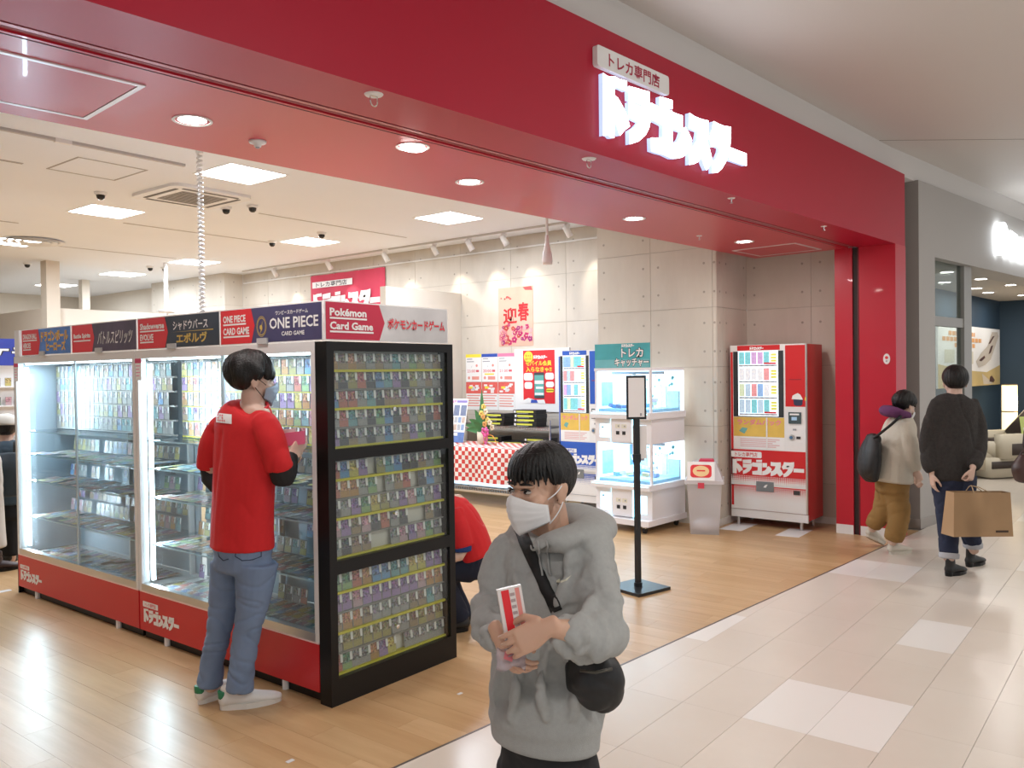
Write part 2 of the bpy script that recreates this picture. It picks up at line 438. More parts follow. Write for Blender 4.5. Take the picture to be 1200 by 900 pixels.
# ================================================================ ceilings
cl = clip_half([(-3.1, 0), (8.95, 0), (8.95, 19.5), (-3.1, 19.5)], nN, 4.05)
ceil = G().slab(cl, 3.42, 3.5).out('ceiling', CEIL); tag(ceil, kind='structure')
gr = mat('ceiling_groove', (.45, .42, .4), .8)
for (xa, xb, ya, yb) in ((4.9, 7.0, 9.66, 9.69), (1.5, 4.1, 10.55, 10.585), (4.2, 6.9, 12.0, 12.03), (.9, 3.0, 7.6, 7.64), (5.6, 7.9, 8.0, 8.02), (2.6, 4.2, 13.2, 13.23)):
    G().box(xa, xb, ya, yb, 3.416, 3.4205).out('groove', gr, ceil)
G().box(2.55, 2.60, 5.2, 5.75, 3.414, 3.4205).out('groove', mat('vent_slot', (.12, .11, .1), .7), ceil)
G().box(2.60, 2.63, 5.0, 5.75, 3.412, 3.4205).out('slot_trim', STEEL, ceil)

# ================================================================ red shop front: fascia and soffit (askew frame)
front = thing('wall_front', None, None, (0, 0, 0), AN); front['kind'] = 'structure'
for k in ('label', 'category'): front.pop(k, None)
ZS = 2.748; ZT = 3.43; AR = 8.348
G().box(-3.2, AR, 2.68, 3.015, ZS, ZT).out('fascia', FASC, front, bevel=.003)
G().box(-3.2, 8.06, 3.105, 4.06, ZS, ZT).out('soffit', RED, front)
G().box(-3.2, 8.02, 3.0155, 3.1045, ZS + .035, ZT).out('shutter_slot', SLOT, front)
G().box(-3.2, 8.02, 3.040, 3.066, ZS + .004, ZS + .034).out('shutter_rail', mat('rail_red', (.42, .1, .11), .35, .3), front)
G().box(-3.2, 8.02, 3.084, 3.1035, ZS + .008, ZS + .034).out('shutter_rail', MATS['rail_red'], front)
G().box(-3.2, 8.02, 3.125, 3.130, ZS - .0015, ZS).out('seam', SLOT, front)
# red column at the right end (square to the paving)
col = thing('wall_column', None, None); col['kind'] = 'structure'
def fy(x, off): return (off - N_.x * x) / N_.y
G().slab([(8.28, fy(8.28, 2.681)), (8.56, fy(8.56, 2.681)), (8.56, 2.32), (8.28, 2.32)], 0, ZS + .001).out('column_front', RED, col)
G().slab([(8.28, 2.382), (8.56, 2.382), (8.56, 2.545), (8.28, 2.545)], 0, ZS + .001).out('column_rear', RED, col)
G().box(8.30, 8.56, 2.3205, 2.3815, 0, ZS).out('shutter_channel', SLOT, col)
G().box(8.283, 8.29, 2.325, 2.334, 0, ZS).out('channel_lip', mat('channel_lip', (.2, .02, .03), .4), col)
G().slab([(8.276, fy(8.276, 2.681) + .001), (8.28, fy(8.28, 2.681)), (8.28, 2.318), (8.276, 2.318)], 0, .09).out('skirting', WHITE, col)
G().box(8.276, 8.28, 2.384, 2.545, 0, .09).out('skirting', WHITE, col)
G().box(8.56, 8.75, 2.05, 2.545, 0, ZT).out('core', BULK, col)
# the round push button and key plate on the column
def small_on_column(): pass

# mall bulkhead and ceiling
BK = math.radians(-8); b_ = Vector((math.cos(BK), math.sin(BK), 0)); nb = Vector((-math.sin(BK), math.cos(BK), 0)); P0 = Vector((8.912, 1.931, 0))
def nxt(a, off, z=0): return P0 + b_ * a + nb * off + Vector((0, 0, z))
p_l, p_m = fac(-3.2, 2.74), fac(8.15, 2.74)
p_r = nxt(9.5, .02)
tag(G().slab([tuple(p_l[:2]), tuple(p_m[:2]), tuple(p_r[:2]), tuple((p_r + nb * .3)[:2]), tuple((p_m + N_ * .3)[:2]), tuple((p_l + N_ * .3)[:2])], ZT + .001, 3.72).out('wall_bulkhead', BULK), kind='structure')
mceil = G().slab([(-5, -5.5), (20, -5.5), tuple((p_r + nb * .05)[:2]), tuple((p_m + N_ * .05)[:2]), tuple((p_l + N_ * .05)[:2])], 3.665, 3.76).out('ceiling', MCEIL); tag(mceil, kind='structure')
q0 = Vector((8.05, 2.07, 0)); q1 = Vector((11.2, -1.8, 0)); dd = (q1 - q0).normalized(); pp = Vector((-dd.y, dd.x, 0)) * .004
G().slab([tuple((q0 + pp)[:2]), tuple((q1 + pp)[:2]), tuple((q1 - pp)[:2]), tuple((q0 - pp)[:2])], 3.663, 3.666).out('joint', mat('ceiling_joint', (.25, .22, .19), .8), mceil)

# ================================================================ neighbouring shop
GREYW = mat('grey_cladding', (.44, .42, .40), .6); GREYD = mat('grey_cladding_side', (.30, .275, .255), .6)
NAVY = mat('navy_wall', (.022, .05, .085), .7)
ns = thing('wall_neighbour', None, None, P0, BK); ns['kind'] = 'structure'
G().box(0, .42, 0, .35, .1, 2.715).out('pier', GREYW, ns)
G().box(-.003, .423, -.004, .3505, 0, .1).out('pier_base', mat('brushed_base', (.45, .42, .4), .3, .8), ns)
G().box(0, 10, 0, .35, 2.715, 3.435).out('sign_band', GREYW, ns)
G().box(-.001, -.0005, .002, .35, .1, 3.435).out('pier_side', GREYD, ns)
tag(G().slab([tuple(nxt(.1, .35)[:2]), tuple(nxt(11, .35)[:2]), tuple(nxt(11, 4)[:2]), tuple(nxt(.1, 4)[:2])], 2.75, 2.8).out('ceiling', mat('neighbour_ceiling', (.55, .51, .45), .8)), kind='structure')
tag(G().slab([(9.4, 3.05), (17.0, 2.37), (17.0, 2.5), (9.4, 3.2)], 0, 2.75).out('wall_navy', NAVY), kind='structure')
tag(G().slab([(17.0, 2.5), (17.0, .4), (17.15, .4), (17.15, 2.5)], 0, 2.75).out('wall_navy_side', NAVY), kind='structure')
tag(G().slab([(8.95, 2.4), (9.05, 2.4), (9.5, 3.3), (9.4, 3.3)], 0, 2.75).out('wall_neighbour_side', GREYW), kind='structure')
# the glazed panel beside the pier
wd = thing('window_1', None, None, P0 + b_ * .42 + nb * .06, BK); wd['kind'] = 'structure'
FR = mat('glazing_frame', (.36, .35, .33), .4, .4)
G().box(1.04, 1.28, 0, .08, 0, 2.715).out('window_frame', FR, wd)
G().box(0, 1.04, .01, .07, 2.03, 2.13).out('transom', FR, wd)
G().box(0, 1.04, .01, .07, 0, .08).out('sill', FR, wd)
G().box(0, .04, .01, .07, .08, 2.715).out('window_frame', FR, wd)
G().box(.04, 1.04, .036, .044, .08, 2.03).out('pane', glass_mat('shop_glass', (.8, .86, .84), .04), wd)
G().box(.04, 1.04, .036, .044, 2.13, 2.715).out('pane', glass_mat('shop_glass'), wd)
for o_ in (front, col, ns, wd):
    pass
# ================================================================ shop ceiling panels
PANEL = mat('light_panel', (1, 1, 1), .5, emit=(1, .99, .98), es=9.)
def ceiling_panel(x, y, label, power=58):
    t = thing('ceiling_light', label, 'ceiling light', (x, y, 3.42), 0, 'square ceiling lights in the shop')
    G().box(-.3, .3, -.3, .3, -.004, .03).out('trim', WHITE, t)
    g = G(); n = 6                                   # slightly cushioned diffuser
    g.grid([[((i / n - .5) * .56, (j / n - .5) * .56, -.006 - .02 * math.cos((i / n - .5) * PI) * math.cos((j / n - .5) * PI)) for i in range(n, -1, -1)] for j in range(n + 1)])
    g.out('diffuser', PANEL, t, smooth=True)
    area_light('panel_light', t, (0, 0, -.05), .55, power, (.78, .885, 1.))
    return t
for x, y, lb in ((4.42, 6.58, 'square ceiling light nearest the red soffit, left of the air conditioner'), (4.45, 9.15, 'square ceiling light above the far end of the showcases, behind the air conditioner'),
                 (7.25, 6.64, 'square ceiling light in front of the new year poster wall'), (7.26, 9.22, 'square ceiling light between the black dome cameras and the track lights'),
                 (7.32, 12.2, 'square ceiling light crossed by the hanging coiled cord'), (7.31, 14.5, 'square ceiling light left of the thin white pole'),
                 (4.6, 12.1, 'square ceiling light cut by the left picture edge, next to a round diffuser'), (7.3, 17.1, 'most distant square ceiling light, beside the tall post'),
                 (1.6, 9.2, 'square ceiling light over the left aisle, out beyond the picture edge'), (1.6, 12.1, 'square ceiling light deep in the left aisle')):
    ceiling_panel(x, y, lb)
# ================================================================ downlights in the red soffit
DL = mat('downlight_lens', (1, 1, 1), .4, emit=(1, .97, .93), es=14.)
def downlight(loc, label, r=.075, power=9, rz=0, group='round downlights in the red soffit', tilt=0, ang=None):
    t = thing('downlight', label, 'downlight', loc, rz, group)
    G().lathe([(r + .012, -.004), (r + .012, .01), (r, .01), (r, -.004), (r + .012, -.004)]).out('trim', WHITE, t, smooth=False)
    if tilt: G().ell((0, 0, -.006), (r * .95, r * .7, .016), 20, 8).out('lens', DL, t, smooth=True)
    else: G().lathe([(0, -.003), (r * .7, -.002), (r, .003), (r, .009), (0, .009)]).out('lens', DL, t, smooth=True)
    area_light('lamp', t, (0, 0, -.03), r * 1.6, power, (1, .96, .92))
    return t
for a, off, lb in ((1.77, 3.6, 'round downlight in the red soffit next to the large access hatch'), (2.758, 3.25, 'swivelled downlight in the red soffit, close to the shutter slot'),
                   (3.506, 3.61, 'round downlight in the red soffit, third from the left'), (5.239, 3.62, 'round downlight in the red soffit right of the hanging pendant'),
                   (6.919, 3.595, 'round downlight in the red soffit next to the small hatch over the red vending machine')):
    downlight(fac(a, off, ZS), lb, rz=AN, tilt=(a == 2.758))
# ================================================================ access hatches, hooks and sprinklers of the soffit
def hatch(a0, a1, o0, o1, label):
    t = thing('access_hatch', label, 'hatch', fac(0, 0, ZS), AN)
    w = .022; g = G()
    for (x0, x1, y0, y1) in ((a0, a1, o0, o0 + w), (a0, a1, o1 - w, o1), (a0, a0 + w, o0 + w, o1 - w), (a1 - w, a1, o0 + w, o1 - w)): g.box(x0, x1, y0, y1, -.006, 0)
    g.out('frame', mat('hatch_frame', (.75, .68, .68), .35, .3), t)
    G().box(a0 + w + .004, a1 - w - .004, o0 + w + .004, o1 - w - .004, -.004, 0).out('hatch_panel', RED, t)
hatch(.76, 1.43, 3.29, 3.90, 'large square access hatch with pale frame in the red soffit')
hatch(7.33, 7.91, 3.30, 3.94, 'small square access hatch in the soffit over the red vending machine')
hk = G()
for a, off, lb in ((2.13, 2.70, 'ring hook under the red fascia, left of the illuminated sign'), (3.59, 2.72, 'ring hook under the fascia below the illuminated sign')):
    t = thing('ceiling_hook', lb, 'hook', fac(a, off + .05, ZS), AN)
    G().lathe([(0, -.006), (.035, -.006), (.04, 0), (0, 0)], n=14).out('plate', WHITE, t)
    G().tube([(.018 * math.cos(i * PI / 8), 0, -.022 + .022 * math.sin(i * PI / 8) - .006) for i in range(8, 17)] + [(.018, 0, -.006), (-.018, 0, -.006)], .003, 6, closed=True).out('ring', CHROME, t)
for a, off, lb in ((5.1, 2.74, 'sprinkler head at the fascia edge right of the illuminated sign'), (6.66, 2.76, 'sprinkler head at the fascia edge over the red vending machine'), (6.32, 3.70, 'sprinkler head in the soffit left of the small hatch')):
    t = thing('sprinkler', lb, 'sprinkler', fac(a, off, ZS), AN)
    G().lathe([(0, -.004), (.022, -.004), (.025, 0), (0, 0)], n=14).out('plate', WHITE, t)
    G().lathe([(0, -.035), (.012, -.034), (.012, -.031), (.004, -.028), (.006, -.004), (0, -.004)], n=10).out('head', CHROME, t)
t = thing('smoke_detector', 'small white detector in the red soffit right of the first downlight', 'detector', fac(2.15, 3.70, ZS), AN)
G().lathe([(0, -.03), (.016, -.028), (.02, -.014), (.04, -.01), (.044, 0), (0, 0)], n=16).out('housing', WHITE, t, smooth=True)
G().lathe([(0, -.036), (.01, -.034), (.01, -.028), (0, -.028)], n=10).out('sensor', GREYP, t)
# ================================================================ ceiling fittings in the shop
def dome_camera(x, y, label):
    t = thing('dome_camera', label, 'camera', (x, y, 3.42), 0, 'dome cameras on the shop ceiling')
    G().lathe([(0, -.03), (.05, -.03), (.06, -.012), (.06, 0), (0, 0)], n=18).out('base', WHITE, t)
    G().lathe([(0, -.078), (.02, -.074), (.036, -.058), (.042, -.03), (0, -.03)], n=18).out('dome', mat('smoked_dome', (.02, .02, .02), .08), t, smooth=True)
for (u, v), lb in zip(((118, 230), (265, 247), (296, 245), (319, 286), (377, 276), (32, 311), (176, 315), (193, 316)),
                  ('dome camera above the leftmost ceiling lights', 'left dome camera of the pair beside the air conditioner', 'right dome camera of the pair beside the air conditioner', 'dome camera left of the middle ceiling light',
                   'dome camera touching the middle ceiling light', 'dome camera left of the tall post', 'left dome camera above the thin white pole', 'dome camera right at the thin white pole')):
    d = (CAM_R * (u - 600) + CAM_D * (v - 450)) / F_PX + CAM_F; k = (3.42 - 1.6 - .04) / d.z; p = EYE + d * k
    dome_camera(p.x, p.y, lb)
t = thing('air_conditioner', 'square ceiling cassette air conditioner with grey grille', 'air conditioner', (4.62, 7.72, 3.42), 0)
G().slab(rrect(-.44, .44, -.44, .44, .12, 5), -.03, 0).out('panel', WHITE, t)
G().box(-.24, .24, -.24, .24, -.036, -.029).out('grille', mat('grille_grey', (.42, .40, .38), .6), t)
gv = mat('vent_dark', (.14, .13, .12), .6)
for (x0, x1, y0, y1) in ((-.3, .3, .32, .355), (-.3, .3, -.355, -.32), (.32, .355, -.3, .3), (-.355, -.32, -.3, .3)): G().box(x0, x1, y0, y1, -.034, -.029).out('louvre', gv, t)
for k in range(9): G().box(-.23, .23, -.22 + k * .052, -.21 + k * .052, -.039, -.036).out('slat', MATS['vent_slot'], t)
t = thing('ceiling_hatch', 'flush ceiling hatch with thin grey frame behind the track spotlight', 'hatch', (3.5, 7.35, 3.42), 0)
g = G()
for (x0, x1, y0, y1) in ((-.3, .3, -.3, -.285), (-.3, .3, .285, .3), (-.3, -.285, -.285, .285), (.285, .3, -.285, .285)): g.box(x0, x1, y0, y1, -.004, 0)
g.out('frame', gr, t); G().box(-.28, .28, -.28, .28, -.002, 0).out('hatch_panel', CEIL, t)
t = thing('air_diffuser', 'round ceiling air diffuser near the left edge', 'diffuser', (4.75, 11.75, 3.42), 0)
for r in (.30, .21, .12): G().lathe([(r, -.012), (r + .06, -.03), (r + .065, -.025), (r, -.001)], n=32).out('ring', WHITE, t, smooth=True)
# ================================================================ track lights
SPOTW = mat('spot_white', (.82, .80, .78), .45)
def track(name, label, p0, p1, aims):
    v = Vector((p1[0] - p0[0], p1[1] - p0[1], 0)); L = v.length; an = math.atan2(v.y, v.x)
    t = thing('light_track', label, 'light track', (p0[0], p0[1], 3.42), an)
    G().box(0, L, -.017, .017, -.022, 0).out('rail', mat('track_grey', (.52, .49, .46), .5), t)
    G().box(L * .5 - .06, L * .5 + .06, -.02, .02, -.03, -.001).out('feed', SPOTW, t)
    return t
def track_spot(x, y, aim, label, power=34, lens=None):
    t = thing('track_spotlight', label, 'spotlight', (x, y, 3.3975), 0, 'white spotlights on the ceiling track')
    G().box(-.03, .03, -.02, .02, -.03, 0).out('adapter', SPOTW, t)
    G().cyl((0, 0, -.03), (0, 0, -.07), .009, n=8).out('stem', SPOTW, t)
    d = (Vector(aim) - Vector((x, y, 3.31))).normalized(); c = Vector((0, 0, -.085))
    g = G(); g.tube([c - d * .07, c - d * .066, c + d * .08, c + d * .082, c + d * .06], [.02, .038, .04, .036, .034], 16, True); g.out('head', SPOTW, t, smooth=True)
    G().cyl(c + d * .061, c + d * .066, .033, n=14).out('lens', lens or mat('spot_lens', (1, 1, 1), .4, emit=(1, .93, .83), es=10), t)
    o = spot_light('beam', t, tuple(c + d * .09), tuple(c + d * 2), power, (1, .9, .76), 58, .7)
    return t
track('t', 'long ceiling light track beside the concrete wall', (8.47, 12.6), (8.36, 5.3), None)
for i, (y, lb) in enumerate(((11.7, 'track spotlight at the far end, above the banner'), (10.3, 'second track spotlight from the far end'), (9.0, 'third track spotlight from the far end'), (8.0, 'fourth track spotlight from the far end, right above the partition'),
                        (7.35, 'track spotlight left of the new year poster'), (6.75, 'track spotlight aimed at the new year poster'), (5.75, 'nearest track spotlight, half hidden by the red soffit'))):
    track_spot(8.40 + (y - 5.3) * .012, y, (8.8, y - .25, 2.55), lb, 16)
track('t', 'short ceiling light track above the left end of the showcases', (1.9, 6.63), (3.9, 6.63), None)
for x, lb in ((2.02, 'dim track spotlight at the left picture edge'), (2.42, 'lit track spotlight pointing at the camera, left of the air conditioner')):
    track_spot(x, 6.63, (x - .3, 5.0, 1.0), lb, 25)
# hanging pendant spot near the soffit edge
t = thing('pendant_lamp', 'pale pink bottle-shaped pendant hanging below the soffit edge', 'pendant lamp', (6.55, 4.72, 3.42), 0)
G().cyl((0, 0, 0), (0, 0, -.55), .014, n=10).out('stem', SPOTW, t)
G().lathe([(0, -.5), (.016, -.5), (.02, -.58), (.045, -.68), (.052, -.75), (.046, -.78), (0, -.775)], n=18).out('shade', mat('pendant_pink', (.82, .72, .72), .4), t, smooth=True)
# coiled cord and thin pole
t = thing('coiled_cord', 'white coiled power cord hanging from the ceiling behind the showcase signs', 'cord', (3.75, 6.15, 1.78), 0)
N = 46
G().tube([(.019 * math.cos(i * .9), .019 * math.sin(i * .9), 1.64 * i / (N * 7)) for i in range(N * 7 + 1)], .0085, 6).out('coil', WHITE, t, smooth=True)
G().lathe([(0, 1.62), (.03, 1.62), (.03, 1.64), (0, 1.64)], n=12).out('ceiling_cap', WHITE, t)
t = thing('service_pole', 'thin white service pole reaching the ceiling in front of the stockroom wall', 'pole', (7.05, 12.6, 0), 0)
G().cyl((0, 0, 0), (0, 0, 3.42), .03, n=12).out('tube', WHITE, t, smooth=True)
G().lathe([(0, 2.62), (.12, 2.62), (.14, 2.66), (.03, 2.67), (0, 2.67)], n=16).out('collar', WHITE, t, smooth=True)
# ================================================================ unseen lights added to light the walkway evenly, and neighbour's downlights
for x, y, lb in ((3.0, -1.2, 'added unseen ceiling light above the walkway, beside the camera'), (6.2, -1.6, 'added unseen ceiling light over the walkway to the right'), (-.6, -.8, 'added unseen ceiling light behind the camera'), (9.6, -1.9, 'added unseen ceiling light far along the walkway')):
    downlight((x, y, 3.664), lb, .16, 38, 0, 'added unseen lights of the walkway')
NL = mat('neighbour_lens', (1, 1, 1), .4, emit=(1, .95, .88), es=12.)
for (u, v), lb in zip(((1110, 319), (1107, 331), (1150, 327), (1144, 338), (1158, 343), (1185, 334), (1199, 346)),
                      ('nearest downlight of the neighbouring shop, left row', 'second downlight of the neighbouring shop, left row', 'downlight of the neighbouring shop right of the glazing post', 'downlight of the neighbouring shop, middle of the three', 'rearmost downlight of the neighbouring shop by the navy wall', 'downlight of the neighbouring shop under its glowing sign', 'downlight of the neighbouring shop at the picture edge')):
    d = (CAM_R * (u - 600) + CAM_D * (v - 450)) / F_PX + CAM_F; p = EYE + d * (1.148 / d.z)
    t = thing('recessed_light', lb, 'downlight', (p.x, p.y, 2.75), 0, 'downlights of the neighbouring shop')
    G().lathe([(.095, -.004), (.095, .0), (.075, .0), (.075, -.004), (.095, -.004)], n=18).out('trim', WHITE, t)
    G().lathe([(0, -.006), (.075, -.003), (.075, 0), (0, 0)], n=18).out('lens', NL, t)
    area_light('lamp', t, (0, 0, -.03), .12, 7, (1, .95, .88))
# ================================================================ the shop's wordmark as shapes
LOGO = {
    'd1': [(0.0006, 0.2137), (0.0148, 0.2098), (0.0316, 0.2092), (0.0491, 0.213), (0.062, 0.2176), (0.062, 0.1549), (0.0826, 0.1485), (0.113, 0.124), (0.1349, 0.1001), (0.1504, 0.0665), (0.1252, 0.051), (0.1097, 0.0387), (0.0936, 0.0239), (0.0833, 0.0426), (0.0697, 0.071), (0.0607, 0.0891), (0.0581, 0.009), (0.0426, 0.0065), (0.0303, 0.0116), (0.0155, 0.011), (0.0, 0.0052)],
    'd2': [(0.0646, 0.2176), (0.0839, 0.2169), (0.0968, 0.2169), (0.1194, 0.2189), (0.1356, 0.2195), (0.1349, 0.1853), (0.1052, 0.1872), (0.0833, 0.1859), (0.0639, 0.1827)],
    'r1': [(0.1478, 0.2053), (0.2744, 0.2156), (0.2731, 0.1614), (0.1498, 0.1582)],
    'r2': [(0.1498, 0.1517), (0.2046, 0.1498), (0.2518, 0.1536), (0.286, 0.1627), (0.2834, 0.1265), (0.2699, 0.0859), (0.2453, 0.0542), (0.2021, 0.0245), (0.1511, 0.0052), (0.1504, 0.0523), (0.1801, 0.0678), (0.2034, 0.0859), (0.213, 0.0949), (0.1485, 0.0981)],
    'g1': [(0.3441, 0.215), (0.4254, 0.2201), (0.4248, 0.1872), (0.3434, 0.1833)],
    'g2': [(0.286, 0.1788), (0.3305, 0.175), (0.3706, 0.1769), (0.4248, 0.1795), (0.4216, 0.0045), (0.3673, 0.009), (0.3273, 0.0071), (0.286, 0.0077), (0.2841, 0.0536), (0.3183, 0.06), (0.3615, 0.0684), (0.3641, 0.1136), (0.3589, 0.1156), (0.2853, 0.1214)],
    'n1': [(0.4306, 0.1762), (0.4958, 0.1782), (0.4945, 0.1175), (0.43, 0.1162)],
    'n2': [(0.4274, 0.0613), (0.4558, 0.071), (0.4777, 0.0884), (0.4971, 0.124), (0.5158, 0.1388), (0.5378, 0.124), (0.5623, 0.0994), (0.552, 0.0717), (0.5287, 0.0433), (0.4913, 0.0207), (0.4545, 0.0097), (0.4261, 0.0052)],
    's': [(0.5468, 0.1995), (0.5849, 0.1937), (0.6391, 0.195), (0.6869, 0.1995), (0.6875, 0.142), (0.6753, 0.1091), (0.6972, 0.0865), (0.7185, 0.0407), (0.6959, 0.0245), (0.6714, 0.0032), (0.652, 0.0213), (0.6346, 0.0465), (0.6049, 0.0232), (0.5739, 0.0097), (0.5429, 0.0019), (0.5455, 0.0665), (0.5752, 0.0794), (0.6004, 0.1046), (0.6133, 0.1433), (0.5759, 0.142), (0.5442, 0.1446)],
    't': [(0.7295, 0.2059), (0.7689, 0.204), (0.8115, 0.2046), (0.8677, 0.2124), (0.8664, 0.1601), (0.8522, 0.1065), (0.8302, 0.0684), (0.7908, 0.0284), (0.7573, 0.0077), (0.7198, 0.0), (0.7205, 0.0413), (0.7502, 0.0626), (0.7753, 0.0923), (0.7818, 0.1104), (0.7424, 0.1123), (0.7159, 0.1014), (0.6979, 0.1356), (0.7063, 0.1498), (0.7205, 0.173)],
    'th': [(0.7618, 0.1485), (0.7766, 0.1575), (0.7979, 0.1588), (0.7973, 0.1407), (0.776, 0.1369), (0.7598, 0.1375)],
    'b': [(0.8638, 0.1272), (1.0, 0.1272), (0.9994, 0.0768), (0.856, 0.0755)],
}
_t, _h = LOGO['t'], LOGO['th']
LOGO_T = _t[:18] + _h + [_h[0]] + _t[17:]
LETTERS = [['d1', 'd2'], ['r1', 'r2'], ['g1', 'g2'], ['n1', 'n2'], ['s'], ['t'], ['b']]
def wordmark(parent, x0, z0, w, y, m, depth=0., name='lettering', split=False):
    g = G()
    for grp in LETTERS:
        if split: g = G()
        for k in grp:
            P = LOGO_T if k == 't' else LOGO[k]
            g.prism([(x0 + a * w, z0 + b * w) for a, b in P], y, depth)
        if split: g.out('letter', m, parent)
    if not split: g.out(name, m, parent)
def shop_mark(parent, x0, z0, w, y, m=WPRINT, tm=REDP, plate=True):
    wordmark(parent, x0, z0, w, y, m)
    if plate:
        G().prism(rrect(x0 - .02 * w, x0 + .42 * w, z0 + .24 * w, z0 + .325 * w, .015 * w), y, 0).out('name_plate', m, parent)
        txt(parent, 'トレカ専門店', tm, x0 + .04 * w, x0 + .36 * w, z0 + .253 * w, z0 + .312 * w, y - .0006, .012)

# ================================================================ trading cards
PAL = {'orange': ((.45, .17, .05), (.55, .33, .16)), 'red': ((.38, .07, .06), (.6, .25, .2)), 'blue': ((.06, .13, .33), (.22, .38, .6)), 'purple': ((.2, .09, .27), (.42, .3, .5)),
       'green': ((.08, .2, .1), (.35, .48, .25)), 'yellow': ((.5, .36, .06), (.65, .56, .2)), 'grey': ((.2, .19, .19), (.42, .40, .38)), 'brown': ((.2, .11, .07), (.42, .32, .22)),
       'teal': ((.05, .22, .25), (.28, .45, .47)), 'dark': ((.04, .04, .05), (.16, .15, .16)), 'pink': ((.48, .2, .26), (.6, .42, .45)), 'olive': ((.24, .2, .07), (.46, .41, .2))}
CARDM = {}
def art_mat(name, base):
    m = bpy.data.materials.new(name); m.use_nodes = True; nt = m.node_tree; b = nt.nodes['Principled BSDF']; L = nt.links.new
    ge = nt.nodes.new('ShaderNodeNewGeometry'); no = nt.nodes.new('ShaderNodeTexNoise'); no.inputs['Scale'].default_value = 70; no.inputs['Detail'].default_value = 3; L(ge.outputs['Position'], no.inputs['Vector'])
    hs = nt.nodes.new('ShaderNodeHueSaturation'); hs.inputs['Saturation'].default_value = 1.3; hs.inputs['Value'].default_value = .8; L(no.outputs['Color'], hs.inputs['Color'])
    mx = nt.nodes.new('ShaderNodeMix'); mx.data_type = 'RGBA'; mx.inputs[0].default_value = .38; mx.inputs[6].default_value = (*[min(1, x * 1.5) for x in base], 1); L(hs.outputs[0], mx.inputs[7])
    rp = nt.nodes.new('ShaderNodeTexNoise'); rp.inputs['Scale'].default_value = 95; L(ge.outputs['Position'], rp.inputs['Vector'])
    mr = nt.nodes.new('ShaderNodeMapRange'); mr.inputs[1].default_value = .35; mr.inputs[2].default_value = .65; mr.inputs[3].default_value = .25; mr.inputs[4].default_value = 1.25; L(rp.outputs['Fac'], mr.inputs[0])
    ml = nt.nodes.new('ShaderNodeVectorMath'); ml.operation = 'SCALE'; L(mx.outputs[2], ml.inputs[0]); L(mr.outputs[0], ml.inputs[3])
    L(ml.outputs[0], b.inputs['Base Color']); b.inputs['Roughness'].default_value = .3
    return m
def card_mats(n):
    if n in CARDM: return CARDM[n]
    a, b = PAL[n]
    ms = [art_mat('card_' + n + '_art', a), mat('card_' + n + '_text', tuple(x * .8 for x in b), .35, var=.4, vscale=150.)]
    CARDM[n] = ms; return ms
EDGE_M = mat('card_border', (.30, .28, .26), .3)
CW, CH = .063, .088
def card_mesh(n):
    bm = bmesh.new(); g = G(); g.bm = bm
    g.box(0, CW, 0, .0012, 0, CH)
    k = len(bm.faces); g.rect(.003, CW - .003, .036, CH - .004, -.0004)
    g.rect(.003, CW - .003, .003, .035, -.0004)
    me = bpy.data.meshes.new('card'); bm.faces.ensure_lookup_table()
    bm.faces[k].material_index = 1; bm.faces[k + 1].material_index = 2
    bm.to_mesh(me); bm.free()
    for m in [EDGE_M] + card_mats(n): me.materials.append(m)
    return me
CARD = {n: card_mesh(n) for n in PAL}
TAGM = mat('price_tag_white', (.78, .76, .73), .5)
TAG = G().box(0, .015, -.003, -.0012, 0, .040).mesh('price_tag'); TAG.materials.append(TAGM)
ORD = ['first', 'second', 'third', 'fourth', 'fifth', 'sixth', 'seventh', 'eighth', 'ninth', 'tenth', 'eleventh', 'twelfth', 'thirteenth', 'fourteenth', 'fifteenth', 'sixteenth', 'seventeenth', 'eighteenth', 'nineteenth', 'twentieth']
def place_card(n, loc, rz, label, group, tagged=True, tilt=0.):
    o = bpy.data.objects.new('trading_card', CARD[n]); COL.objects.link(o); o.location = loc; o.rotation_euler = (tilt, 0, rz)
    tag(o, label, 'card', group)
    if tagged:
        c = bpy.data.objects.new('price_tag', TAG); COL.objects.link(c); c.parent = o; c.location = (CW - .014, 0, CH - .043)
    return o

# ================================================================ black end cabinet
cab = thing('display_cabinet', 'shallow black glass-fronted card cabinet closing the near end of the showcases', 'cabinet', (2.57, 3.155, 0), 0)
CABW = .89
g = G(); g.box(0, .045, 0, .085, 0, 1.76); g.out('stile', BLACK, cab, bevel=.003)
G().box(CABW - .045, CABW, 0, .085, 0, 1.76).out('stile', BLACK, cab, bevel=.003)
G().box(.045, CABW - .045, 0, .085, 1.715, 1.76).out('top_rail', BLACK, cab)
G().box(.045, CABW - .045, 0, .085, 0, .128).out('plinth', BLACK, cab)
for z0, z1 in ((1.182, 1.238), (.632, .697)): G().box(.045, CABW - .045, 0, .085, z0, z1).out('middle_rail', BLACK, cab)
G().box(.045, CABW - .045, .072, .084, .128, 1.715).out('back_panel', mat('cabinet_back', (.62, .58, .52), .7), cab)
GL = glass_mat('case_glass', (.93, .965, .965), .035)
for z0, z1 in ((1.238, 1.715), (.697, 1.182), (.128, .632)):
    for x0, x1 in ((.046, .4135), (.4165, CABW - .046)):
        d = G().box(x0, x1, .010, .014, z0 + .001, z1 - .001).out('glass_door', GL, cab)
    k = G().lathe([(0, 0), (.008, 0), (.008, .012), (.011, .014), (.011, .02), (0, .021)], n=12).out('lock', CHROME, cab, smooth=False)
    k.rotation_euler = (PI / 2, 0, 0); k.location = (.432, .010, z0 + .12 + (.06 if z0 > .5 else .04))
YST = mat('yellow_strip', (.62, .55, .05), .45); RAILM = mat('clear_rail', (.38, .36, .34), .3)
rows = []
